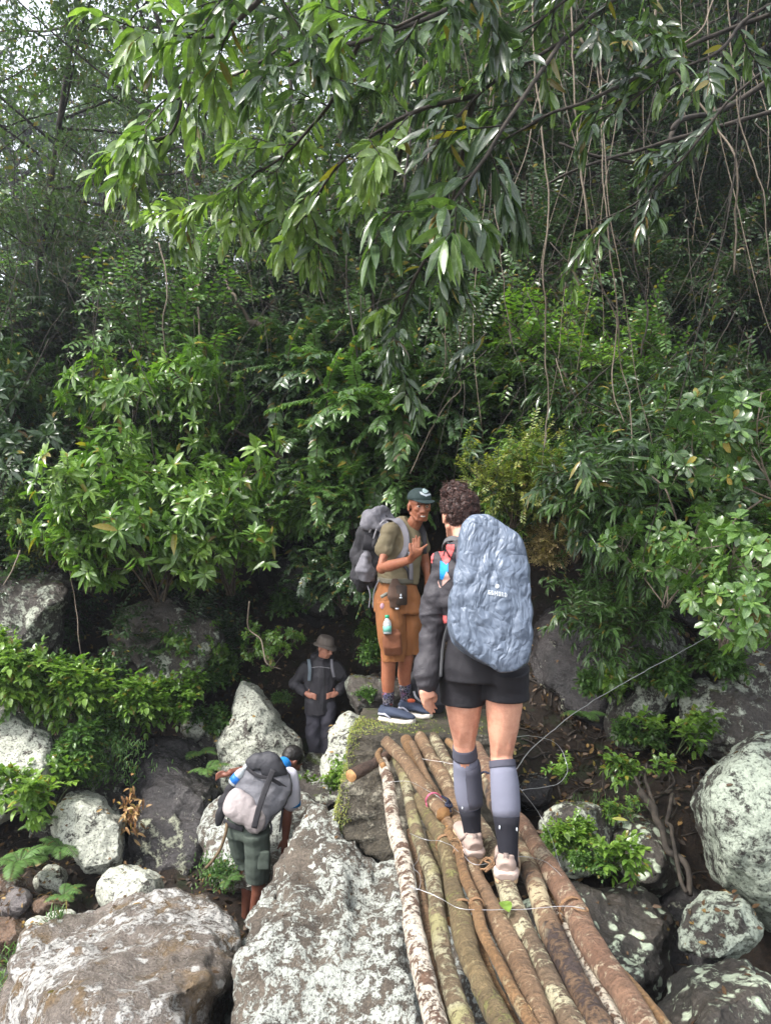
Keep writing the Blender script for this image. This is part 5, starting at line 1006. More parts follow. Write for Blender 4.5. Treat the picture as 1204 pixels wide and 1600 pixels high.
# ---------------------------------------------------------------- plants
LM = {
 'bright': leaf_mat('bright_leaf', [(0.0, (0.045, 0.105, 0.018)), (0.5, (0.105, 0.20, 0.035)), (1.0, (0.24, 0.36, 0.07))], 0.26, 0.35, 0.6),
 'dark': leaf_mat('dark_glossy_leaf', [(0.0, (0.015, 0.031, 0.012)), (0.5, (0.036, 0.076, 0.026)), (1.0, (0.089, 0.154, 0.047))], 0.24, 0.22, 0.6),
 'mid': leaf_mat('green_leaf', [(0.0, (0.028, 0.061, 0.017)), (0.5, (0.066, 0.135, 0.034)), (1.0, (0.139, 0.251, 0.063))], 0.28, 0.3),
 'far': leaf_mat('tree_leaf', [(0.0, (0.026, 0.048, 0.022)), (0.5, (0.055, 0.097, 0.040)), (1.0, (0.113, 0.172, 0.066))], 0.4, 0.35, 0.4),
 'glossy': leaf_mat('light_waxy_leaf', [(0.0, (0.045, 0.10, 0.03)), (0.5, (0.10, 0.19, 0.05)), (1.0, (0.20, 0.32, 0.07))], 0.22, 0.3, 0.7, 0.6),
 'deep': leaf_mat('shade_toned_leaf', [(0.0, (0.012, 0.030, 0.012)), (0.5, (0.028, 0.060, 0.020)), (1.0, (0.06, 0.11, 0.03))], 0.3, 0.22, 0.5),  # darker leaf copy, the shade of the wood put into its colours
 'long': leaf_mat('long_drooping_leaf', [(0.0, (0.029, 0.051, 0.029)), (0.55, (0.059, 0.100, 0.048)), (0.8, (0.113, 0.189, 0.058)), (1.0, (0.233, 0.333, 0.098))], 0.2, 0.30, 0.8, 0.5),
 'yellow': leaf_mat('yellow_green_leaf', [(0.0, (0.079, 0.129, 0.030)), (0.5, (0.191, 0.242, 0.060)), (1.0, (0.458, 0.417, 0.122))], 0.35, 0.35),
 'pale': leaf_mat('cream_young_leaf', [(0.0, (0.12, 0.13, 0.05)), (0.5, (0.35, 0.27, 0.13)), (1.0, (0.50, 0.38, 0.22))], 0.4, 0.35),
 'big': leaf_mat('big_waxy_leaf', [(0.0, (0.031, 0.063, 0.022)), (0.6, (0.066, 0.127, 0.041)), (1.0, (0.199, 0.342, 0.085))], 0.22, 0.25, 0.6, 0.6),
 'fern': leaf_mat('fern_leaf', [(0.0, (0.034, 0.077, 0.021)), (0.5, (0.076, 0.156, 0.043)), (1.0, (0.139, 0.245, 0.070))], 0.45, 0.35, 0.3),
 'litter': leaf_mat('dead_leaf', [(0.0, (0.018, 0.010, 0.007)), (0.5, (0.065, 0.036, 0.020)), (0.85, (0.14, 0.078, 0.038)), (1.0, (0.26, 0.16, 0.045))], 0.5, 0.1, 0.4),
 'orange': leaf_mat('orange_dead_leaf', [(0.0, (0.10, 0.045, 0.02)), (0.5, (0.25, 0.12, 0.045)), (1.0, (0.40, 0.27, 0.12))], 0.5, 0.2, 0.4),
}
stem_d = plain('dark_stem', (0.05, 0.035, 0.022), 0.8, 0.4, 40, 0.6); stem_g = plain('green_stem', (0.07, 0.10, 0.03), 0.6, 0.3, 40); stem_p = plain('pale_vine_bark', (0.15, 0.12, 0.09), 0.8, 0.3, 60, 0.6)
trunk_m = plain('tree_bark', (0.035, 0.028, 0.022), 0.85, 0.6, 18, 1.0)
class Leaves:
    def __init__(s): s.a = []
    def add(s, p, d, n, L, w, t): s.a.append((*p, *d, *n, L, w, t))
    def mesh(s, k=2, fold=0.25, droop=0.25, shape='ell', curl=0.0, seed=0):
        A = np.array(s.a, float); n0 = len(A); p, d, nn, L, w, t = A[:, 0:3], A[:, 3:6], A[:, 6:9], A[:, 9], A[:, 10], A[:, 11]
        d = d / (np.linalg.norm(d, axis=1)[:, None] + 1e-9); S = np.cross(d, nn); S /= np.linalg.norm(S, axis=1)[:, None] + 1e-9; nn = np.cross(S, d)
        rg = np.random.default_rng(seed); dr = droop * rg.uniform(0.4, 1.6, n0); fo = fold * rg.uniform(0.4, 1.6, n0)
        T = {1: [.45], 2: [.25, .62], 3: [.16, .42, .72], 4: [.12, .32, .58, .82]}[k]
        prof = {'ell': lambda x: (np.sin(np.pi * x ** 0.9)) ** 0.8, 'ov': lambda x: np.sin(np.pi * x ** 0.72) ** 0.85, 'ob': lambda x: np.sin(np.pi * x ** 1.45) ** 0.8}[shape]
        vs = [p]; rib = [np.zeros(n0)]
        for x in T:
            c = p + d * (L * x)[:, None]; c = c - nn * (dr * L * x * x * 0.5)[:, None]; c[:, 2] -= dr * L * x * x * 0.5
            hw = w * prof(x) * 0.5; up = nn * (hw * fo)[:, None]; vs += [c + S * hw[:, None] + up, c, c - S * hw[:, None] + up]; rib += [np.ones(n0), np.zeros(n0), np.ones(n0)]
        c = p + d * (L * 0.97)[:, None] - nn * (dr * L * .5)[:, None]; c[:, 2] -= dr * L * 0.5
        vs.append(c); rib.append(np.zeros(n0)); m = 3 * k + 2
        V = np.stack(vs, 1).reshape(-1, 3); R = np.stack(rib, 1).ravel(); o = (np.arange(n0) * m)[:, None]
        tr = [(0, 2, 1), (0, 3, 2), (m - 4, m - 3, m - 1), (m - 3, m - 2, m - 1)]; q = []
        for r in range(k - 1): b = 1 + 3 * r; q += [(b, b + 1, b + 4, b + 3), (b + 1, b + 2, b + 5, b + 4)]
        tr = np.concatenate([o + np.array(x)[None] for x in tr]); qq = np.concatenate([o + np.array(x)[None] for x in q]) if q else None
        ol = np.where(rg.random(n0) < .035, rg.uniform(.5, 1, n0), 0); return mesh_np('leaves', V, tr, qq, {'tint': np.repeat(t, m), 'rib': R, 'old': np.repeat(ol, m)})
def rv(rg): 
    v = Vector((rg.gauss(0, 1), rg.gauss(0, 1), rg.gauss(0, 1))); return v.normalized()
def grow(rg, p, d, L, n, wander, grav=0.0):
    pts = [p.copy()]; d = d.normalized()
    for _ in range(n): d = (d + rv(rg) * wander + Vector((0, 0, grav))).normalized(); p = p + d * (L / n); pts.append(p.copy())
    return pts
def arrange(LV, rg, pts, kind, L, w, tint):
    """put the leaves of one twig"""
    tip = pts[-1]; d = (pts[-1] - pts[-2]).normalized(); up = Vector((0, 0, 1))
    if kind == 'whorl':
        a = d.cross(rv(rg)).normalized(); b = d.cross(a); n = rg.randint(6, 9); ph = rg.random() * 6
        for lay in (0, 1):
            for k in range(n if lay == 0 else 4):
                th = ph + lay + k * 6.283 / (n if lay == 0 else 4) + rg.uniform(-.2, .2); o = a * math.cos(th) + b * math.sin(th)
                ld = (o * (1.0 if lay == 0 else .6) + d * rg.uniform(.15, .6) + up * .1).normalized(); q = L * rg.uniform(.55, 1.12) * (1 if lay == 0 else .6)
                LV.add(tip - d * .01 * k, ld, (d * .8 + up * .6), q, w * q / L, min(1, tint + lay * .25 + rg.uniform(-.12, .12)))
    elif kind in ('pinnate', 'alt', 'opp', 'hang'):
        ln = sum((pts[i + 1] - pts[i]).length for i in range(len(pts) - 1)); sp = {'pinnate': .24, 'alt': .35, 'opp': .5, 'hang': .22}[kind] * L; n = max(2, int(ln / sp))
        P_ = np.array([tuple(x) for x in pts])
        for k in range(n):
            f = (k + .5) / n * (len(pts) - 1); i = min(int(f), len(pts) - 2); q = Vector(P_[i] + (P_[i + 1] - P_[i]) * (f - i)); dd = (pts[i + 1] - pts[i]).normalized(); side = dd.cross(up)
            side = side.normalized() if side.length > .1 else rv(rg); nrm = side.cross(dd); 
            for s in ((-1, 1) if kind in ('pinnate', 'opp') else ((-1,) if k % 2 else (1,))):
                if kind == 'hang': ld = (side * s * rg.uniform(.3, .9) + dd * rg.uniform(.3, 1.0) - up * rg.uniform(-.15, .5) + rv(rg) * .3); nr = rv(rg) + up * .5 + Vector((0, -.6, 0))
                elif kind == 'opp': ld = side * s * (1 if k % 2 else .5) + dd * .5 + nrm * (s * .6 if not k % 2 else 0); nr = up + rv(rg) * .3
                else: ld = side * s + dd * rg.uniform(.35, .6) - up * rg.uniform(0, .25); nr = nrm + rv(rg) * .25
                q2 = L * rg.uniform(.75, 1.1); LV.add(q, ld, nr, q2, w * q2 / L, min(1, max(0, tint + rg.uniform(-.13, .13) + .15 * (k / n) ** 3)))
        for k in range(2 if kind != 'hang' else 4): LV.add(tip, d + rv(rg) * .35 - up * (.5 if kind == 'hang' else 0), up + rv(rg) * .4, L * .85, w * .85, min(1, tint + .2))
def shrub(seed, h, spread, nst, kind, L, w, k=2, twigs=6, twl=.35, lean=(0, 0), droop=.25, fold=.3, shape='ell', tint=.5, levels=2, grav=-.02, thick=.014, fill=1.0):
    """bush: stems from one foot, side branches, leafy twigs through the whole volume"""
    rg = random.Random(seed); LV = Leaves(); lines = []
    for s in range(nst):
        a = rg.uniform(0, 6.283); d = Vector((math.cos(a) * spread * rg.uniform(.2, 1) + lean[0], math.sin(a) * spread * rg.uniform(.2, 1) + lean[1], 1)); hh = h * rg.uniform(.65, 1.1)
        st = grow(rg, Vector((rg.uniform(-.05, .05), rg.uniform(-.05, .05), 0)), d, hh, 8, .16, grav); lines.append((st, np.linspace(thick, thick * .35, len(st))))
        for b in range(twigs):
            f = rg.uniform(.25, 1) if b else 1.0; i = min(int(f * 8), 7); q = st[i].lerp(st[i + 1], rg.random()); bd = rv(rg) + Vector((0, 0, .35)) + (st[i + 1] - st[i]).normalized() * .7
            br = grow(rg, q, bd, h * .38 * rg.uniform(.5, 1.1), 5, .2, grav * 2); lines.append((br, np.linspace(thick * .5, thick * .2, len(br)))); tb = tint + rg.uniform(-.15, .15)
            arrange(LV, rg, br, kind, L, w, tb)
            for c in range(levels + 1):
                j = rg.randint(1, 4); tw = grow(rg, br[j], rv(rg) + (br[j + 1] - br[j]).normalized() * .8 + Vector((0, 0, .2)), twl * rg.uniform(.5, 1.1), 4, .2, grav * 4 if kind != 'hang' else -.12)
                lines.append((tw, np.linspace(thick * .25, thick * .12, len(tw)))); arrange(LV, rg, tw, kind, L, w, tb)
    return LV.mesh(k, fold, droop, shape, seed=seed), tubes(lines, 4)
def tree(seed, h, tr, crown_r, crown_h, nbr, per, L, w, k=1, kind='scatter', lean=(0, 0), tint=.5, base=.35, droop=.2, trunk_r=.12):
    rg = random.Random(seed); LV = Leaves(); lines = []; limbs = []
    st = grow(rg, Vector((0, 0, -.3)), Vector((lean[0], lean[1], 1)), h + .3, 12, .09, 0); lines.append((st, np.linspace(trunk_r, trunk_r * .25, len(st))))
    for b in range(nbr):
        f = base + (1 - base) * (b + rg.random()) / nbr; i = min(int(f * 12), 11); q = st[i].lerp(st[i + 1], rg.random()); a = rg.uniform(0, 6.283)
        ln = crown_r * rg.uniform(.6, 1.15) * (1.15 - .6 * max(0, f - .5)); bd = Vector((math.cos(a), math.sin(a), rg.uniform(.1, .8)))
        br = grow(rg, q, bd, ln, 7, .14, -.01); limbs.append((br, np.linspace(trunk_r * .35, trunk_r * .08, len(br))))
        for c in range(7):
            j = rg.randint(2, 6); tw = grow(rg, br[j], rv(rg) + Vector((0, 0, .15)) + (br[j + 1] - br[j]).normalized() * .5, ln * .42 * rg.uniform(.5, 1.1), 4, .3, -.04); limbs.append((tw, np.linspace(trunk_r * .09, trunk_r * .03, len(tw)))); tb = tint + rg.uniform(-.2, .2)
            if kind == 'scatter':
                for _ in range(per):
                    m = rg.randint(0, 3); q = tw[m].lerp(tw[m + 1], rg.random()) + rv(rg) * (abs(rg.gauss(0, .13)) * ln * .5); ld = rv(rg) + Vector((0, 0, -.25)); q2 = L * rg.uniform(.7, 1.15)
                    LV.add(q, ld, Vector((0, 0, 1)) + rv(rg) * .7, q2, w * q2 / L, min(1, max(0, tb + rg.uniform(-.15, .15))))
            else:
                for _ in range(per): m = rg.randint(0, 3); t2 = grow(rg, tw[m], rv(rg), L * 3, 3, .2, -.1); limbs.append((t2, trunk_r * .03)); arrange(LV, rg, t2, kind, L, w, tb)
    return LV.mesh(k, .3, droop, seed=seed), tubes(lines, 8), tubes(limbs, 4)
def cp(me): return me
def plant(name, proto, mats, loc, rz, sc, label, cat, group=None, names=('foliage', 'stem'), tilt=(0, 0)):
    r = root(name, loc, label, cat, group); r.rotation_euler = (tilt[0], tilt[1], rz); r.scale = (sc, sc, sc) if not hasattr(sc, '__len__') else sc
    for me, m, nm in zip(proto, mats, names):
        if not me.materials: me.materials.append(m)
        o = bpy.data.objects.new(nm, me); COL.objects.link(o); o.parent = r
        if me.materials[0] != m: o.material_slots[0].link = 'OBJECT'; o.material_slots[0].material = m
    return r
PR = {
 'whorl': shrub(1, 1.3, .75, 9, 'whorl', .20, .062, 3, 8, .3, tint=.55, levels=3, shape='ell', droop=.35),
 'whorl2': shrub(2, 1.3, .9, 8, 'whorl', .19, .058, 3, 7, .3, tint=.45, levels=3, droop=.35),
 'pin': shrub(3, 1.5, .7, 9, 'pinnate', .105, .042, 2, 8, .5, tint=.5, levels=3, grav=-.05, droop=.3, shape='ov'),
 'pin2': shrub(4, 1.3, .9, 10, 'pinnate', .085, .034, 2, 7, .45, tint=.45, levels=3, grav=-.05, droop=.2, shape='ov'),
 'whorl3': shrub(14, 1.5, .8, 9, 'whorl', .115, .036, 2, 8, .3, tint=.5, levels=4, droop=.3), 'pin3': shrub(15, 1.6, .8, 10, 'pinnate', .065, .026, 1, 8, .35, tint=.45, levels=4, grav=-.03, droop=.3), 'sap': shrub(16, 2.6, .25, 4, 'alt', .08, .034, 2, 14, .5, tint=.5, levels=4, droop=.2), 'thin': shrub(17, 1.6, .9, 9, 'alt', .10, .018, 2, 8, .5, tint=.4, levels=4, droop=.35),
 'small': shrub(5, 1.2, .8, 10, 'alt', .07, .032, 2, 9, .4, tint=.5, levels=4, droop=.15, shape='ov'),
 'small2': shrub(6, 1.4, .9, 10, 'alt', .085, .036, 2, 8, .45, tint=.45, levels=4, droop=.2),
 'lance': shrub(7, 1.4, .9, 8, 'hang', .16, .030, 2, 7, .45, tint=.45, levels=3, droop=.4),
 'ground': shrub(8, .5, 1.1, 12, 'opp', .095, .055, 3, 6, .2, tint=.55, levels=2, droop=.25, shape='ov', thick=.005),
 'ground2': shrub(9, .38, 1.4, 12, 'opp', .085, .050, 3, 5, .18, tint=.5, levels=2, droop=.2, shape='ov', thick=.004),
 'tiny': shrub(10, .3, 1.0, 5, 'opp', .075, .040, 3, 3, .12, tint=.6, levels=1, droop=.25, shape='ov', thick=.003),
 'bigleaf': shrub(11, 1.3, .8, 5, 'whorl', .19, .080, 4, 5, .35, tint=.45, levels=2, droop=.3, shape='ob', fold=.2),
}
def fernp(seed, n, L):
    rg = random.Random(seed); LV = Leaves(); lines = []
    for k in range(n):
        a = rg.uniform(0, 6.283); fr = grow(rg, Vector((0, 0, 0)), Vector((math.cos(a), math.sin(a), rg.uniform(.7, 1.6))), L * rg.uniform(.6, 1.1), 10, .05, -.16); lines.append((fr, np.linspace(.004, .001, 11))); ln = L
        for j in range(26):
            f = j / 25 * 9.9; i = int(f); q = fr[i].lerp(fr[i + 1], f - i); dd = (fr[i + 1] - fr[i]).normalized(); sd = dd.cross(Vector((0, 0, 1))).normalized(); u = j / 25; ll = L * .26 * math.sin(math.pi * (u * .85 + .12)) ** .8
            for s in (-1, 1): LV.add(q, sd * s + dd * .35, sd.cross(dd) * 1.0, ll, ll * .15, .5 + rg.uniform(-.15, .15) + .3 * u)
    return LV.mesh(2, .2, .3, seed=seed), tubes(lines, 4)
PR['fern'] = fernp(12, 13, .36); PR['fern2'] = fernp(13, 9, .26)
MT = {'whorl3': ('mid', stem_d), 'whorl': ('bright', stem_d), 'whorl2': ('mid', stem_d), 'pin': ('mid', stem_d), 'pin2': ('dark', stem_d), 'small': ('mid', stem_d), 'small2': ('dark', stem_d), 'lance': ('dark', stem_d), 'ground': ('bright', stem_g), 'ground2': ('mid', stem_g), 'tiny': ('bright', stem_g), 'bigleaf': ('big', stem_p), 'fern': ('fern', stem_g), 'fern2': ('fern', stem_g)}
def put(kind, px, py, Y, sc, label, cat='shrub', name='leafy_shrub', mat=None, group=None, rz=None, tilt=(0, 0), onground=False):
    p = P(px, py, Y)
    if onground: p.z = Hs(p.x, p.y) - .03
    rz = (px * 7.1 + py * 3.3) % 6.28 if rz is None else rz
    return plant(name, PR[kind], (LM[mat or MT[kind][0]], MT[kind][1]), p, rz, sc, label, cat, group, tilt=tilt)

# ---- the bright whorled bush on the left and its neighbours
put('whorl', 250, 940, 7.7, 1.05, 'largest bright green bush with whorled leaves left of the gully', mat='bright', name='whorled_bush')
put('whorl', 140, 925, 7.8, .85, 'bright green whorled bush nearest the left rock outcrop', mat='bright', name='whorled_bush')
put('whorl', 360, 930, 7.8, .8, 'bright green whorled bush reaching over the gully', mat='bright', name='whorled_bush')
put('whorl', 250, 760, 8.5, .95, 'upper bright green bush with upright shoots', mat='bright', name='whorled_bush')
put('whorl2', 400, 880, 8.6, .7, 'small bright bush at the edge of the dark gully', mat='mid', name='whorled_bush')
put('whorl2', 60, 740, 8.6, 1.0, 'bluish green bush at the left edge above the outcrop', mat='dark', name='whorled_bush')
put('whorl2', 130, 850, 8.6, .9, 'mid green bush left behind the bright bush', mat='dark', name='whorled_bush')
put('pin2', 30, 845, 8.3, .5, 'low trailing bush on top of the left rock outcrop', mat='bright', name='trailing_bush')
put('whorl2', 410, 720, 9.6, .6, 'small whorled bush beside the thin leaning branch', mat='mid', name='whorled_bush')
put('bigleaf', 300, 1045, 8.0, .35, 'small plant with yellow green rosette below the bright bush', 'plant', 'rosette_plant', 'bright')
put('bigleaf', 425, 1045, 7.9, .35, 'light green sprig at the end of the hanging root', 'plant', 'rosette_plant', 'bright')
# ---- drooping feathery bushes behind the guide
for i, (x, y, Y, s, m, lab) in enumerate([
 (560, 860, 8.0, .85, 'mid', 'arching bush with paired shiny leaves directly left of the guide'), (520, 790, 8.8, .8, 'mid', 'arching shiny bush above the dark gully'),
 (640, 780, 8.2, 1.1, 'mid', 'arching shiny bush right above the cap of the guide'), (720, 800, 8.0, 1.0, 'mid', 'dark arching bush behind the hair of the woman'),
 (560, 720, 9.0, 1.1, 'mid', 'upper arching bush in the middle of the picture'), (660, 690, 9.0, 1.1, 'mid', 'upper arching bush above the guide and the woman'),
 (540, 960, 7.7, .6, 'mid', 'low shiny bush beside the grey backpack of the guide'), (760, 700, 9.0, 1.0, 'dark', 'dark arching bush under the hanging vines'),
 (480, 700, 9.4, 1.0, 'dark', 'dark arching bush left of the upper arching bush')]):
    put('pin' if i % 3 else 'pin2', x, y, Y, s, lab, mat=('mid' if i in (0, 2) else 'dark'), name='arching_bush')
for i, (x, y, Y, s, lab) in enumerate([(800, 825, 6.7, .55, 'yellow green bush right behind the woman'), (850, 830, 6.8, .62, 'yellow green bush above the shoulder pack'), (850, 850, 7.0, .65, 'lower yellow green bush right of the rain cover'), (840, 780, 7.2, .4, 'yellow tipped bush under the long hanging vine')]):
    put('small' if i != 2 else 'lance', x, y, Y, s, lab, mat='yellow' if i != 2 else 'bright', name='yellow_green_bush')
put('small', 860, 900, 6.8, .42, 'sprig of cream coloured young leaves beside the rain cover', mat='pale', name='cream_leaf_bush'); put('small', 820, 770, 7.1, .3, 'pale yellow young shoots behind the woman', mat='yellow', name='cream_leaf_bush')
put('small2', 860, 690, 8.0, 1.0, 'fresh green small leaved bush right of the middle', mat='bright', name='small_leaved_bush'); put('small', 930, 720, 7.8, 1.0, 'small leaved bush at the foot of the two thin vines', mat='mid', name='small_leaved_bush')
put('small', 850, 560, 9.2, .6, 'reddish young leaved bush in the dark wood', mat='pale', name='small_leaved_bush')
# ---- right side lance leaved undergrowth
for i, (x, y, Y, s, k, m, lab) in enumerate([
 (900, 880, 6.6, .95, 'lance', 'dark', 'narrow leaved bush above the dark hollow'), (980, 900, 6.4, .95, 'lance', 'mid', 'narrow leaved bush over the lichen slab'), (1060, 860, 6.6, .75, 'bigleaf', 'big', 'dark waxy leaved bush in the middle of the right side'),
 (960, 1040, 6.2, .6, 'lance', 'mid', 'narrow leaved sprig hanging in front of the lichen slab'), (1120, 900, 6.4, 1.0, 'lance', 'dark', 'dark narrow leaved bush above the brown rock'), (960, 790, 7.2, 1.0, 'lance', 'dark', 'dim narrow leaved bush behind the thin vines'),
 (1190, 960, 6.0, .8, 'small2', 'mid', 'small leaved bush at the right edge above the huge boulder'), (1160, 840, 6.4, .85, 'bigleaf', 'big', 'waxy leaved bush reaching in from the right edge'), (990, 790, 7.4, .8, 'bigleaf', 'big', 'waxy leaved bush below the thick hanging root')]):
    put(k, x, y, Y, s, lab, mat=m, name='narrow_leaved_bush' if k == 'lance' else 'waxy_leaved_bush')
put('bigleaf', 1130, 1015, 4.4, .52, 'plant with large speckled glossy leaves above the huge boulder', 'plant', 'glossy_plant', 'glossy')
put('bigleaf', 1195, 1000, 4.2, .50, 'large glossy leaved plant touching the right edge', 'plant', 'glossy_plant', 'glossy'); put('bigleaf', 1040, 950, 5.2, .5, 'glossy leaved plant with thin light shoots', 'plant', 'glossy_plant', 'glossy')
put('bigleaf', 1225, 790, 4.6, .6, 'big leaved branch at the right edge of the picture', 'plant', 'glossy_plant', 'big', tilt=(0, -.6))
# ---- low plants
LOWS = [('ground', 40, 1110, 7.2, 1.1, 'broad leaved herbs hanging over the white rock at the left edge'), ('ground', 120, 1125, 7.3, .95, 'broad leaved herbs left above the lichen boulder'), ('ground', 210, 1135, 7.4, .85, 'broad leaved herbs above the dark wet rock'),
 ('ground2', 150, 1075, 7.7, .7, 'second row of broad leaved herbs below the outcrop'), ('ground2', 70, 1075, 7.6, .8, 'low herbs under the left outcrop'), ('ground', 265, 1120, 7.6, .75, 'herbs with light leaves right above the dark wet rock'), ('ground2', 10, 1070, 7.6, .8, 'herbs below the left outcrop at the picture edge'), ('ground2', 330, 1075, 8.3, .7, 'shaded herbs under the bright bush'),
 ('ground', 5, 1090, 7.0, 1.0, 'herbs at the very left edge above the white rock'), ('tiny', 75, 1270, 6.5, 1.3, 'small nettle like plant left of the squarish boulder'), ('tiny', 55, 1250, 6.6, 1.2, 'sprig of herbs beside the white rock'), ('ground2', 150, 1180, 7.0, .8, 'green tuft creeping down between white rock and dark rock'), ('ground2', 115, 1210, 6.9, .7, 'green tuft right of the white rock'),
 ('ground2', 330, 1150, 7.9, .7, 'small herbs left of the tall pointed boulder'), ('ground2', 350, 1050, 8.3, .5, 'small herbs above the tall pointed boulder'), ('ground2', 590, 1040, 7.7, .55, 'leafy patch between the hat and the guide'), ('ground', 585, 1005, 8.3, .4, 'bright leafy patch behind the hat'), ('tiny', 528, 1228, 6.5, .7, 'light green seedling at the boots of the hat wearer'), ('tiny', 505, 1240, 6.4, .6, 'seedling left of the moss edge'),
 ('ground', 885, 1335, 4.65, .36, 'leafy plants covering the rock right of the bridge'), ('ground2', 920, 1365, 4.5, .3, 'shiny leaves hanging off the rock right of the bridge'), ('tiny', 930, 1370, 4.5, .9, 'single leafy sprig at the lower end of the leafy rock'), ('tiny', 880, 1225, 4.9, .5, 'thin seedling by the loose wire loop'), ('tiny', 968, 1280, 5.0, .45, 'seedling on the block with the pale corner'),
 ('ground2', 1035, 1085, 6.2, .7, 'green leaves growing on the lichen slab'), ('ground2', 1000, 1170, 6.2, .6, 'leaves at the foot of the lichen slab'), ('ground2', 1120, 1060, 6.1, .7, 'herbs on the brown rock above the huge boulder'), ('tiny', 970, 1100, 6.2, 1.0, 'sprig on the left edge of the lichen slab'), ('tiny', 1060, 1180, 5.8, 1.1, 'sprig just left of the huge round boulder'),
 ('ground2', 440, 1100, 8.1, .3, 'small yellowish herbs left of the hat wearer'), ('ground2', 572, 1095, 7.4, .3, 'herbs right of the hat wearer'), ('ground2', 940, 1090, 6.5, .6, 'dim herbs in the dark hollow'), ('ground2', 455, 960, 8.8, .8, 'herbs on the dark gully rock'), ('tiny', 610, 945, 7.5, 1.0, 'leaf sprig behind the shorts of the guide'),
 ('ground2', 480, 905, 9.0, .9, 'herbs above the dark gully rock'), ('tiny', 1000, 1230, 5.4, .8, 'small leaves around the twisted root')]
for k, x, y, Y, s, lab in LOWS: put(k, x, y, Y, s, lab, 'plant', 'low_herb', mat={'ground': 'bright', 'tiny': 'bright'}.get(k, 'mid'))
for k, x, y, Y, s, lab in [('fern', 30, 1350, 6.0, 1.0, 'large fern at the left edge'), ('fern', 95, 1325, 6.3, .8, 'fern left of the squarish boulder'), ('fern2', 100, 1400, 5.6, .7, 'small fern above the small lichen stone'), ('fern2', 325, 1205, 7.2, 1.0, 'bright fern in the crack right of the dark wet rock'), ('fern2', 310, 1180, 7.5, .9, 'second fern in the crack above the dark wet rock'), ('fern2', 355, 1375, 5.9, .7, 'mossy fern tuft left of the bending man'),
 ('fern2', 910, 1120, 6.2, .9, 'dark fern in the hollow behind the cable'), ('fern2', 60, 1290, 6.4, .8, 'fern below the white rock'), ('fern2', 250, 1020, 8.0, .9, 'fern hanging under the bright bush')]:
    put(k, x, y, Y, s, lab, 'fern', 'fern')
# ---- the wooded slope: shrubs that nothing tells apart, one group per kind
rgs = random.Random(77); SL = {'pin2': ('dark', 'dark feathery shrub standing on the wooded slope', 'feathery shrubs on the slope'), 'small': ('mid', 'mid green small leaved shrub standing on the wooded slope', 'small leaved shrubs on the slope'), 'small2': ('dark', 'dark small leaved shrub standing on the wooded slope', 'dark shrubs on the slope'),
 'lance': ('dark', 'narrow leaved shrub standing on the wooded slope', 'narrow leaved shrubs on the slope'), 'whorl3': ('mid', 'whorled leaf shrub standing on the wooded slope', 'whorled shrubs on the slope'), 'pin3': ('mid', 'fine feathery shrub standing on the wooded slope', 'fine feathery shrubs on the slope'), 'sap': ('mid', 'tall thin sapling standing on the wooded slope', 'saplings on the slope'), 'thin': ('dark', 'wispy narrow leaved shrub standing on the wooded slope', 'wispy shrubs on the slope')}
nsl = 0
for row in range(10):
    Y = 8.9 + row * .95; n = int(Y * 1.35 / 1.15); 
    for k in range(n + 1):
        x = (-.62 + 1.24 * (k + rgs.uniform(.1, .9)) / n) * Y; y = Y + rgs.uniform(-.4, .4)
        if (-2.2 < x < -.9 and y < 10.4) or (x < -1.5 and y > 13.2): continue                      # the open gully
        kd = rgs.choice(['pin3', 'small', 'small2', 'thin', 'whorl3', 'small2', 'small', 'sap', 'sap'] if x < 1 else ['lance', 'small2', 'pin3', 'thin', 'small', 'thin', 'sap', 'sap', 'small2']); m, lab, grp = SL[kd]
        s = rgs.uniform(.85, 1.35) * (1 + .05 * row); z = Hs(x, y) - .1
        px_ = 602 + x / y * F_PX; py_ = 830 - (z + .7 - 1.5) / y * F_PX
        col_ = ('left of the bright bush', 'above the bright bush', 'above the gully', 'above the guide', 'above the woman', 'above the lichen slab', 'above the huge boulder')[min(6, max(0, int((px_ + 20) / 178)))]
        row_ = 'high' if py_ < 330 else ('fairly high' if py_ < 450 else ('midway' if py_ < 570 else ('fairly low' if py_ < 690 else 'low')))
        lab = lab.replace('standing on the wooded slope', row_ + ' on the wooded slope ' + col_)
        if rgs.random() < (.8 if x > .8 else .5) or (kd == 'sap' and x > 0): m = 'deep'  # shade painted by the darker leaf copy, mostly on the right
        plant('slope_shrub', PR[kd], (LM[m], stem_d), (x, y, z), 0 if kd == 'sap' else rgs.uniform(0, 6.28), s, lab, 'shrub', grp, tilt=(rgs.uniform(.1, .6), rgs.uniform(-.3, .3))); nsl += 1
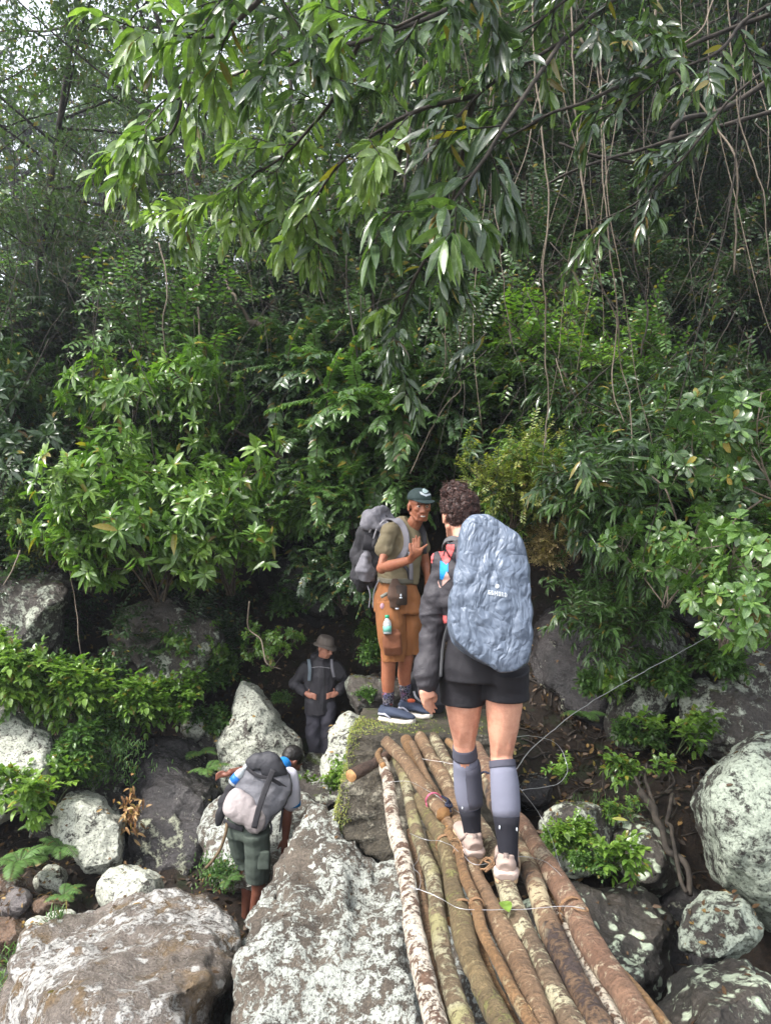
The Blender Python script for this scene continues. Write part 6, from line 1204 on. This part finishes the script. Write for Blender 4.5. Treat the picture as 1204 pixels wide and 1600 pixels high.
# ---- trees
TR = {
 'a': tree(21, 6.0, .1, 2.2, 4, 24, 48, .095, .042, 1, tint=.5, base=.3), 'b': tree(22, 7.0, .12, 2.4, 4, 24, 44, .10, .044, 1, tint=.45, base=.35, lean=(.15, 0)),
 'c': tree(23, 5.0, .08, 1.9, 3, 22, 55, .085, .040, 1, tint=.55, base=.25), }
TR['d'] = tree(27, 6.5, .08, 2.3, 4, 24, 64, .078, .036, 1, tint=.7, base=.2, trunk_r=.05)
TREES = [
 ('d', -1.2, 12.4, 1.55, 'fine leaved tree behind the drooping sprays at the top'), ('d', -2.7, 12.0, 1.45, 'fine leaved tree behind the left end of the drooping sprays'),
 ('d', -6.2, 12.6, 1.5, 'leafy tree on the slope at the left edge under the white sky'), ('d', -4.3, 13.4, 1.35, 'slim leafy tree on the slope in the upper left'), ('d', -7.6, 12.0, 1.7, 'broad leafy tree leaning in from the left edge'),
 ('a', -6.4, 18.5, 1.3, 'hazy broad tree in front of the brightest sky gap'), ('c', -7.6, 16.4, 1.5, 'second hazy tree at the left against the sky'), ('c', -3.2, 19.0, 1.5, 'pale tree in the mist behind the left sprays'),
 ('a', -8.8, 17.0, 1.25, 'hazy tree at the far left against the white sky'), ('c', -6.6, 16.0, 1.15, 'small crowned tree left of the bright sky gap'), ('b', -4.7, 17.5, 1.05, 'slender tree on the ridge in the upper left'), ('a', -3.4, 15.8, 1.15, 'tree on the ridge left of the long drooping leaves'), ('c', -2.0, 17.2, 1.4, 'tree on the ridge behind the drooping branches'),
 ('b', -10.4, 24.5, 1.6, 'tall tree behind the ridge in the upper left corner'), ('b', -5.0, 25.0, 1.6, 'tall tree behind the ridge left of the middle'), ('a', -.6, 19.5, 1.7, 'tall tree behind the slope at the top of the picture'),
 ('c', -8.4, 13.2, .95, 'low tree on the slope at the left edge'), ('c', -5.4, 13.0, .85, 'low tree on the left slope'), ('b', .6, 14.5, 1.15, 'tree on the slope above the guide'), ('a', 2.4, 13.5, 1.2, 'tree on the slope above the woman'), ('b', 4.4, 13.0, 1.2, 'tree on the right slope'), ('a', 6.2, 12.6, 1.2, 'tree on the right slope near the picture edge'),
 ('c', 3.4, 11.0, 1.1, 'lower tree on the right slope'), ('b', 5.6, 10.0, .95, 'lower tree at the right edge'), ('c', 1.2, 11.2, 1.0, 'lower tree in the middle of the slope'), ('a', 7.6, 15.5, 1.4, 'high tree in the upper right corner'), ('b', 3.0, 17.0, 1.5, 'high tree at the top right of the picture'), ('a', .8, 17.5, 1.4, 'high tree at the top middle of the picture'), ('c', -2.6, 12.4, .8, 'low tree above the gully')]
for i, (k, x, y, s, lab) in enumerate(TREES):
    if y > 15 and x < -.5 and y != 15.05: x, y, s = x * 2.3, y * 2.3, s * 2.25
    plant('forest_tree', TR[k], (LM['far' if x < -1 else 'deep'], trunk_m, trunk_m), (x, y, Hs(x, y) - .1), i * 1.9, s, lab, 'tree', None, ('crown', 'trunk', 'limbs'))  # trees further right get the leaves with shade in their colour

# ---- tree with long drooping leaves that overhangs the stream from the right
def bough(rt, pts, r, seed, n_tw, twl, L=.150, w=.046, tint=.5, leafs=True):
    rg = random.Random(seed); c = curve(pts, 6); c = c + .035 * np.stack([vnoise(c * 3, seed), vnoise(c * 3, seed + 1), vnoise(c * 3, seed + 2)], 1) * np.linspace(0, 1, len(c))[:, None]; Vs = [Vector(p) for p in c]; lines = [(c, np.linspace(r, r * .35, len(c)))]; LV = Leaves()
    for k in range(n_tw):
        f = (.25 + .75 * (k + rg.random()) / n_tw) * (len(Vs) - 1.01); i = int(f); q = Vs[i].lerp(Vs[i + 1], f - i); d = (Vs[i + 1] - Vs[i]).normalized()
        if k == n_tw - 1: q = Vs[-1]; i = len(Vs) - 2
        rz_ = rv(rg); rz_.z *= .5; tw = grow(rg, q, d * .8 + rz_ * 1.0 + Vector((0, 0, -.02)), twl * rg.uniform(.5, 1.15), 6, .14, -.02); lines.append((tw, np.linspace(.006, .0022, 7))); tb = tint + rg.uniform(-.28, .32)
        arrange(LV, rg, tw, 'hang', L, w, tb)
        for b in range(2):
            j = rg.randint(1, 5); t2 = grow(rg, tw[j], (tw[j + 1] - tw[j]).normalized() + rv(rg) * .8, twl * .5 * rg.uniform(.5, 1.1), 4, .15, -.1); lines.append((t2, np.linspace(.0035, .0018, 5))); arrange(LV, rg, t2, 'hang', L, w, tb + rg.uniform(-.1, .15))
    b_ = link('branch', tubes(lines, 5), trunk_m, rt)
    lm = LV.mesh(4, .28, .38, 'ell', seed=seed); off = Vector(rt.location); lm.transform(Matrix.Translation(-off)); lm.materials.append(LM['long']); o = bpy.data.objects.new('leaves', lm); COL.objects.link(o); o.parent = b_
ov = root('overhanging_tree', (4.6, 4.6, 0.0), 'tree with long drooping leaves whose boughs hang in from the upper right', 'tree')
tk = curve([(4.6, 4.6, -.6), (4.7, 4.7, 1.5), (4.4, 4.8, 3.5), (3.8, 4.9, 5.4), (3.0, 5.0, 6.6)], 10); link('trunk', tubes([(tk, np.linspace(.17, .07, len(tk)))], 12), trunk_m, ov)
q0 = (3.8, 4.9, 5.4); q1 = (3.0, 5.0, 6.6); q2 = (4.4, 4.8, 3.6)
bough(ov, [q1, P(1000, -180, 4.8), P(760, -20, 4.4), P(560, 70, 4.0), P(450, 110, 3.9)], .022, 201, 8, .5, tint=.6)
bough(ov, [q1, P(900, -260, 4.4), P(620, -140, 3.9), P(420, -20, 3.6), P(330, 60, 3.6)], .03, 202, 12, .60, tint=.72)
bough(ov, [P(620, -140, 3.9), P(520, -60, 3.8), P(330, 20, 4.2), P(280, 190, 4.3), P(240, 220, 4.3)], .018, 203, 11, .5, tint=.8)
bough(ov, [q0, P(1060, -40, 4.6), P(880, 60, 4.3), P(740, 150, 4.1), P(660, 240, 4.1)], .018, 204, 6, .45, tint=.4)
bough(ov, [P(740, 150, 4.1), P(640, 180, 4.0), P(540, 250, 4.1), P(480, 330, 4.2)], .015, 205, 6, .45, tint=.6)
bough(ov, [P(880, 60, 4.3), P(800, 180, 3.9), P(730, 290, 3.7), P(700, 340, 3.7)], .015, 206, 8, .42, .22, .055, .5)
bough(ov, [q0, P(1100, 60, 4.8), P(980, 130, 4.4), P(880, 170, 4.1), P(800, 210, 4.0)], .018, 207, 4, .45, tint=.35)
bough(ov, [P(560, 70, 4.0), P(500, 180, 4.5), P(420, 260, 4.8), P(350, 300, 4.8)], .014, 208, 8, .5, tint=.75)
bough(ov, [P(740, 150, 4.1), P(700, 330, 4.8), P(640, 450, 5.2), P(600, 540, 5.3)], .018, 209, 8, .5, tint=.45)
bough(ov, [P(640, 180, 4.0), P(600, 300, 5.2), P(520, 330, 5.4), P(440, 350, 5.5)], .018, 210, 8, .55, tint=.8)
bough(ov, [P(900, -260, 4.4), P(820, -100, 3.6), P(700, 0, 3.4), P(620, 40, 3.3)], .02, 211, 6, .45, tint=.3)
bough(ov, [P(700, 330, 4.8), P(720, 430, 5.6), P(760, 520, 5.8)], .010, 213, 3, .35, tint=.35)
bough(ov, [P(350, 300, 4.8), P(280, 330, 5.4), P(190, 350, 5.6)], .010, 214, 4, .4, tint=.75)
bough(ov, [q0, P(1200, 10, 4.9), P(1120, 80, 4.6), P(1040, 120, 4.5), P(960, 180, 4.5)], .016, 215, 9, .42, .15, .036, .45)
bough(ov, [q1, P(1120, -160, 4.6), P(980, -60, 4.3), P(880, 0, 4.2), P(800, 60, 4.2)], .016, 216, 9, .42, .16, .038, .5)
bough(ov, [q0, P(1180, 120, 5.2), P(1090, 220, 5.2), P(1010, 300, 5.3), P(930, 350, 5.4)], .014, 217, 8, .42, .14, .034, .4)
bough(ov, [P(560, 70, 4.0), P(470, 60, 4.6), P(380, 110, 5.0), P(300, 140, 5.2)], .014, 218, 8, .45, .17, .042, .75)
bough(ov, [P(420, -20, 3.6), P(340, -40, 4.2), P(260, -20, 4.8), P(190, 40, 5.2)], .014, 219, 7, .45, .17, .042, .75)
# ---- bare thick root / limb sagging on the right, other trunks
def woody(name, label, cat, lines, mat=trunk_m, sides=8, group=None, tw=None):
    ls = []
    for i, (pts, r0, r1) in enumerate(lines):
        c = curve(pts, 10); c = c + .02 * fbm(c * 5, 2, i + 3)[:, None] * np.array([1, .6, .8]); ls.append((c, np.linspace(r0, r1, len(c)) * (1 + .12 * vnoise(c * 9, 4))))
    return solo(name, tubes(ls, sides), mat, label, cat, group)
woody('sagging_limb', 'thick dark limb sagging across the upper right', 'branch', [([P(1240, 100, 6.2), P(1130, 170, 6.2), P(1060, 190, 6.0), P(1030, 250, 5.9), P(950, 248, 5.8), P(870, 225, 5.8)], .028, .010), ([P(1240, 165, 6.0), P(1130, 195, 6.0), P(1060, 215, 5.9), P(980, 240, 5.8), P(900, 265, 5.6), P(850, 290, 5.6)], .022, .008), ([P(1030, 250, 5.9), P(1060, 190, 6.0)], .012, .012)])
woody('fallen_branch', 'thick pale branch lying on the slope left of the middle', 'branch', [([P(330, 545, 10.5), P(390, 505, 10.4), P(430, 525, 10.3), P(500, 522, 10.3), P(560, 520, 10.4)], .05, .04), ([P(390, 505, 10.4), P(370, 470, 10.5), P(350, 430, 10.8)], .03, .012)], stem_p)
woody('leaning_branch', 'thin leaning branch beside the gully', 'branch', [([P(410, 655, 8.8), P(450, 640, 8.7), P(480, 630, 8.7)], .015, .006), ([P(340, 660, 9.0), P(400, 690, 9.0), P(440, 715, 9.0), P(480, 735, 9.0)], .018, .01), ([P(420, 660, 9.2), P(430, 700, 9.2), P(440, 760, 9.3)], .03, .02)], stem_p)
woody('twisted_root', 'twisted brown root between the rocks and the huge round boulder', 'root', [([P(1000, 1235, 5.2), P(1018, 1268, 5.0), P(1035, 1300, 4.8), P(1045, 1330, 4.7), P(1068, 1355, 4.6), P(1076, 1400, 4.5)], .026, .017), ([P(1050, 1240, 5.2), P(1042, 1275, 5.0), P(1046, 1310, 4.75), P(1060, 1345, 4.62), P(1074, 1392, 4.5)], .014, .012), ([P(1012, 1190, 5.4), P(1010, 1220, 5.3), P(1020, 1262, 5.05)], .012, .012), ([P(990, 1215, 5.3), P(1002, 1240, 5.2), P(1020, 1268, 5.0)], .010, .010)], trunk_m)
# ---- hanging vines
VN = [([(855, 300), (850, 420), (853, 560), (856, 640), (850, 700)], 5.4, .007, 'long straight pale vine hanging right of the middle'), ([(915, 330), (925, 420), (962, 500), (955, 600), (975, 660)], 5.6, .007, 'pale vine with a bend right of the long straight vine'), ([(962, 480), (968, 560), (985, 640), (986, 740)], 5.7, .006, 'vine hanging down to the waxy leaved bush'),
 ([(870, 560), (880, 600), (890, 625)], 5.4, .004, 'short curved side vine beside the long straight vine'), ([(1035, -40), (1020, 60), (1060, 120), (1120, 200), (1150, 270), (1145, 430)], 5.5, .011, 'thick pale vine winding down the upper right'), ([(1155, 180), (1190, 300), (1204, 440), (1206, 600)], 5.2, .006, 'thin vine along the right edge'),
 ([(905, 60), (950, 130), (1000, 110), (1090, 50), (1120, -20)], 5.6, .010, 'bowed vine loop in the upper right'), ([(690, 470), (696, 560), (690, 590), (665, 625)], 6.0, .005, 'thin vine above the woman'), ([(800, 540), (790, 470), (780, 380), (770, 300)], 6.2, .005, 'thin vine left of the long straight vine'),
 ([(1015, 740), (1040, 770), (1060, 830), (1065, 900)], 5.4, .007, 'bowed bare stem above the glossy plants'), ([(1190, 780), (1145, 820), (1170, 870), (1165, 930), (1140, 1000)], 4.7, .007, 'forked bare stem at the right edge'), ([(905, 735), (895, 760), (890, 800), (893, 840)], 5.9, .005, 'bare twig hanging over the yellow green bush'),
 ([(390, 940), (388, 980), (408, 1000), (415, 1035), (440, 1045)], 7.2, .008, 'white root hanging between the bright bush and the tall boulder'), ([(110, 890), (118, 940), (125, 1000), (132, 1050)], 7.6, .006, 'bundle vine hanging down the left outcrop'), ([(30, 860), (20, 890), (5, 915)], 7.4, .009, 'short pale root at the left edge'),
 ([(250, 380), (262, 450), (255, 520), (270, 600)], 8.5, .010, 'thin trunk like vine on the left slope'), ([(310, 480), (315, 560), (330, 620)], 8.8, .012, 'slender reddish stem on the left slope'), ([(330, 0), (330, 60), (290, 130), (240, 190), (200, 260)], 7.0, .012, 'dark diagonal stem crossing the upper left'),
 ([(640, 740), (690, 640), (720, 600), (690, 520)], 7.0, .004, 'looping thin stem behind the guide'), ([(560, 560), (545, 480), (540, 400)], 8.0, .012, 'slender dark stem in the middle of the slope'), ([(1000, 560), (1010, 480), (990, 400), (1000, 300)], 7.0, .009, 'dim stem in the right wood'), ([(750, 330), (745, 250), (770, 160), (765, 60)], 6.5, .010, 'dark stem behind the drooping leaves'),
 ([(630, 300), (640, 200), (620, 100), (640, -20)], 7.5, .014, 'dark slender trunk near the top of the middle')]
for i, (pts, Y, r, lab) in enumerate(VN):
    if pts[0][1] > 50 and pts[-1][1] > pts[0][1] and pts[0][0] > 560 and 'twig' not in lab and 'side' not in lab and Y < 6.1 and pts[0][1] < 600: pts = [(pts[0][0] - 25, pts[0][1] - 420), (pts[0][0] - 20, pts[0][1] - 200)] + pts
    c = curve([P(x, y, Y + .1 * math.sin(i + j * 1.7)) for j, (x, y) in enumerate(pts)], 10); c = c + np.stack([.012 * vnoise(c * 7, i), .02 * vnoise(c * 5, i + 50), 0 * c[:, 0]], 1)
    solo('hanging_vine', tubes([(c, np.linspace(r, r * .6, len(c)))], 6), trunk_m if 'dark' in lab or 'dim' in lab else stem_p, lab, 'vine', 'vines and bare stems in the wood')
rgv = random.Random(404)
for k in range(26):
    x = rgv.uniform(600, 1200); y = rgv.uniform(-160, 120); Y = rgv.uniform(5.4, 8.0); ln = rgv.uniform(1.2, 4.2); p0 = P(x, y, Y)
    c = curve(grow(rgv, p0, Vector((rgv.gauss(0, .18), rgv.gauss(0, .1), -1)), ln, 8, .13, -.05), 5)
    r = rgv.uniform(.003, .007); solo('hanging_vine', tubes([(c, np.linspace(r, r * .5, len(c)))], 5), stem_p if k % 3 else trunk_m, 'thin vine hanging among the trees in the upper ' + ('middle' if x < 800 else ('right' if x < 1020 else 'right corner')), 'vine', 'thin vines in the upper right wood')
# thin twig tangle of the wood: many fine stems nobody could count
rg = random.Random(9); L = []
for k in range(900):
    px, py, Y = rg.uniform(0, 1204), rg.uniform(-20, 640), rg.uniform(5.6, 11)
    if px < 700: Y = rg.uniform(7.5, 12); py = rg.uniform(200, 660)
    p = P(px, py, Y)
    L.append((grow(rg, p, Vector((rg.gauss(0, .5), rg.gauss(0, .3), rg.choice((-1, -1, 1)) * rg.uniform(.3, 1))), rg.uniform(.4, 1.6), 9, .16, -.03), np.linspace(rg.uniform(.002, .006), .0015, 10)))
tag(solo('twig_tangle', tubes(L, 4), trunk_m, 'tangle of thin bare twigs hanging through the wood', 'twigs', origin=(0, 8, 3)), kind='stuff')
# ---- litter and ground cover
def carpet(n, seed, xr, yr, L, w, mat, name, label, tint=(0, 1), k=1, flat=.35, dens=None, zo=.012, cat='leaf litter'):
    rg = np.random.default_rng(seed); LV = Leaves(); x = rg.uniform(*xr, n); y = rg.uniform(*yr, n); z = H(x, y)
    gx = (H(x + .05, y) - z) / .05; gy = (H(x, y + .05) - z) / .05
    for i in range(n):
        if dens is not None and rg.random() > dens(x[i], y[i]): continue
        nr = Vector((-gx[i], -gy[i], 1)).normalized() + Vector(rg.normal(size=3)) * flat * .6; d = Vector(rg.normal(size=3)); d = d - nr.normalized() * d.dot(nr.normalized()); l = L * rg.uniform(.5, 1.3)
        LV.add((x[i], y[i], z[i] + zo * rg.uniform(0, 2.5)), d, nr, l, l * w * rg.uniform(.7, 1.2), rg.uniform(*tint) ** 1.6)
    return tag(solo(name, LV.mesh(k, .5, rg.uniform(-.3, .3), 'ov', seed=seed), LM[mat], label, cat, origin=(0, 7, 0)), kind='stuff')
carpet(24000, 31, (-4.5, 6), (4.8, 10.5), .062, .5, 'litter', 'leaf_litter', 'brown dead leaves covering the ground of the slope', k=2, flat=.8)
carpet(5000, 32, (-7, 7), (9, 14), .10, .5, 'litter', 'slope_litter', 'brown dead leaves on the higher slope')
def onrocks(n, seed, rocks, build, thr=.3, box=None):
    """points scattered on the up-facing skin of rocks"""
    rg = np.random.default_rng(seed); out = []
    for o in rocks:
        me = o.data; c = getco(me) + np.array(o.location); nn = getno(me); ok = np.where(nn[:, 2] > thr)[0]
        for i in rg.choice(ok, min(n, len(ok)), replace=False):
            if box is None or box(c[i]): out.append((c[i], nn[i]))
    return out
L = []; rgr = random.Random(12)
for k in range(60):
    x, y = rgr.uniform(.9, 3.6), rgr.uniform(5.2, 8.2); d = Vector((rgr.gauss(0, 1), rgr.gauss(-.4, .7), 0)).normalized(); pts = []
    for q in range(10): pts.append((x, y, Hs(x, y) + .012 + rgr.uniform(-.012, .02))); x += d.x * .09; y += d.y * .09; d = (d + Vector((rgr.gauss(0, .35), rgr.gauss(0, .35), 0))).normalized()
    L.append((curve(pts, 3), np.linspace(rgr.uniform(.005, .014), .003, 28)))
tag(solo('surface_roots', tubes(L, 5), trunk_m, 'thin roots running over the soil right of the bridge', 'roots', origin=(2, 6, 0)), kind='stuff')
RK = {o['label']: o for o in ROCKS}
def rk(s): return next(o for l, o in RK.items() if s in l)
LV = Leaves(); rgn = np.random.default_rng(5)
for c, n in onrocks(26, 5, ROCKS, None): LV.add(c + n * .004, Vector(rgn.normal(size=3)) * Vector((1, 1, .2)), Vector(n) + Vector(rgn.normal(size=3)) * .2, .06 * rgn.uniform(.5, 1.2), .022, rgn.uniform(.2, 1))
tag(solo('scattered_leaves', LV.mesh(2, .4, .1, 'ov'), LM['litter'], 'dead leaves scattered over the rocks', 'leaf litter', origin=(0, 6, 0)), kind='stuff')
LV = Leaves()                                                  # heap of orange leaves beside the squarish boulder
for k in range(90): LV.add(P(205 + rgn.normal() * 9, 1272 + rgn.normal() * 17, 6.55 + rgn.normal() * .05), Vector(rgn.normal(size=3)), Vector((0, -1, 1)) + Vector(rgn.normal(size=3)) * .6, .075, .024, rgn.uniform(0, 1))
tag(solo('orange_leaf_heap', LV.mesh(2, .5, .6), LM['orange'], 'heap of orange dead leaves right of the squarish lichen boulder', 'leaf litter'), kind='stuff')
def tufts(pts, L, mat, name, label, n=5, w=.06, seed=3, spread=.03, up=1.0):
    rg = np.random.default_rng(seed); LV = Leaves()
    for c, nn in pts:
        for _ in range(n):
            d = Vector(nn) * .6 + Vector((0, 0, up)) + Vector(rg.normal(size=3)) * .55; LV.add(Vector(c) + Vector(rg.normal(size=3)) * spread, d, Vector(rg.normal(size=3)) + Vector((0, -1, .5)), L * rg.uniform(.5, 1.2), L * w, rg.uniform(.2, .9))
    return tag(solo(name, LV.mesh(2, .3, .6, seed=seed), LM[mat], label, 'ground cover'), kind='stuff')
slc = getco(slab.data) + np.array(slab.location); sln = getno(slab.data)
def projx(c): v = np.array(c) - np.array([0, 0, 1.5]); return 602 + v[0] / v[1] * F_PX, 800 - F_PX * math.tan(math.atan2(v[2], v[1]) - PITCH)
mp = []
for i in rgn.choice(len(slc), min(len(slc), 26000), replace=False): 
    x, y = projx(slc[i]); 
    ridge_x = np.interp(y, [1108, 1150, 1292], [566, 549, 524])
    if slc[i][1] < 5.6 and (abs(x - ridge_x - 5) < 10 * rgn.random() + 4 * vnoise(np.array([[y * .05, 1, 1]]))[0] + 3 or (1108 < y < 1150 and sln[i][2] > .6 and rgn.random() < .45 * max(0, 1 - (x - 560) / 120) + .05)): mp.append((slc[i], sln[i]))
tufts(mp, .020, 'yellow', 'slab_moss', 'bright moss along the left edge of the slab', 4, .25, 6, .006, .2)
tufts([(P(340 + rgn.normal() * 14, 1362 + rgn.normal() * 12, 5.95), (0, 0, 1)) for _ in range(160)], .05, 'fern', 'moss_cushion', 'moss cushion on the rock left of the bending man', 4, .25, 7)
tufts([(P(85 + rgn.normal() * 6, 1440 + rgn.normal() * 3, 4.95), (0, 0, 1)) for _ in range(14)], .12, 'fern', 'grass_tuft', 'grass tuft on the small pale rock left of the big wet boulder', 4, .06, 8)
tufts([(P(10 + rgn.normal() * 10, 1530 + rgn.normal() * 16, 4.5), (0, 0, 1)) for _ in range(30)], .10, 'fern', 'grass_tuft', 'grass at the lower left edge of the picture', 4, .07, 9)
tufts([(P(rgn.uniform(880, 1000), rgn.uniform(1255, 1285), rgn.uniform(4.9, 5.3)), (0, 0, 1)) for _ in range(90)], .08, 'fern', 'root_grass', 'fine grass and roots on top of the leafy rock right of the bridge', 4, .05, 10)
tufts([(P(rgn.uniform(-20, 110), rgn.normal(850, 18), rgn.uniform(8.1, 8.5)), (0, 0, 1)) for _ in range(260)], .10, 'yellow', 'outcrop_moss', 'yellow green creeping growth on top of the left rock outcrop', 4, .25, 11)
tufts([(P(rgn.normal(150, 40), rgn.uniform(1160, 1230), rgn.uniform(6.9, 7.2)), (0, -.3, 1)) for _ in range(260)], .09, 'fern', 'creeping_growth', 'fine creeping growth between the white rock and the dark wet rock', 4, .12, 12)
# fresh leaf dropped on the poles and yellow ones
LV = Leaves(); LV.add(G(786, 1408, .062), (.12, -1, .05), (0, -.5, 1), .075, .048, .7); solo('fallen_green_leaf', LV.mesh(4, .3, .1, 'ov'), LM['bright'], 'single fresh green leaf lying on the poles behind the right shoe', 'leaf')
LV = Leaves(); LV.add(G(815, 1568, .05), (.5, -1, .05), (0, -.5, 1), .05, .02, .95); solo('fallen_yellow_leaf', LV.mesh(3, .3, .1), LM['orange'], 'small yellow leaf lying between the near poles', 'leaf')
LV = Leaves(); LV.add(P(955, 1279, 4.75), (1, -.2, .05), (0, -.5, 1), .10, .03, .9); solo('fallen_yellow_leaf', LV.mesh(3, .3, .1), LM['yellow'], 'long yellow leaf on top of the block with the pale corner', 'leaf')

# ---------------------------------------------------------------- misty air
A = Acc(); A.box((0, 60, 10.5), (122, 142, 13.7)); hz = bpy.data.materials.new('mist'); hz.use_nodes = True; t_ = hz.node_tree; t_.nodes.clear()
vo_ = t_.nodes.new('ShaderNodeVolumePrincipled'); vo_.inputs['Color'].default_value = (.80, .88, 1, 1); vo_.inputs['Density'].default_value = 0.0013; vo_.inputs['Anisotropy'].default_value = 0.2
ou_ = t_.nodes.new('ShaderNodeOutputMaterial'); t_.links.new(vo_.outputs[0], ou_.inputs['Volume'])
tag(link('haze', A.mesh('h', False), hz), None, None, None, 'stuff')
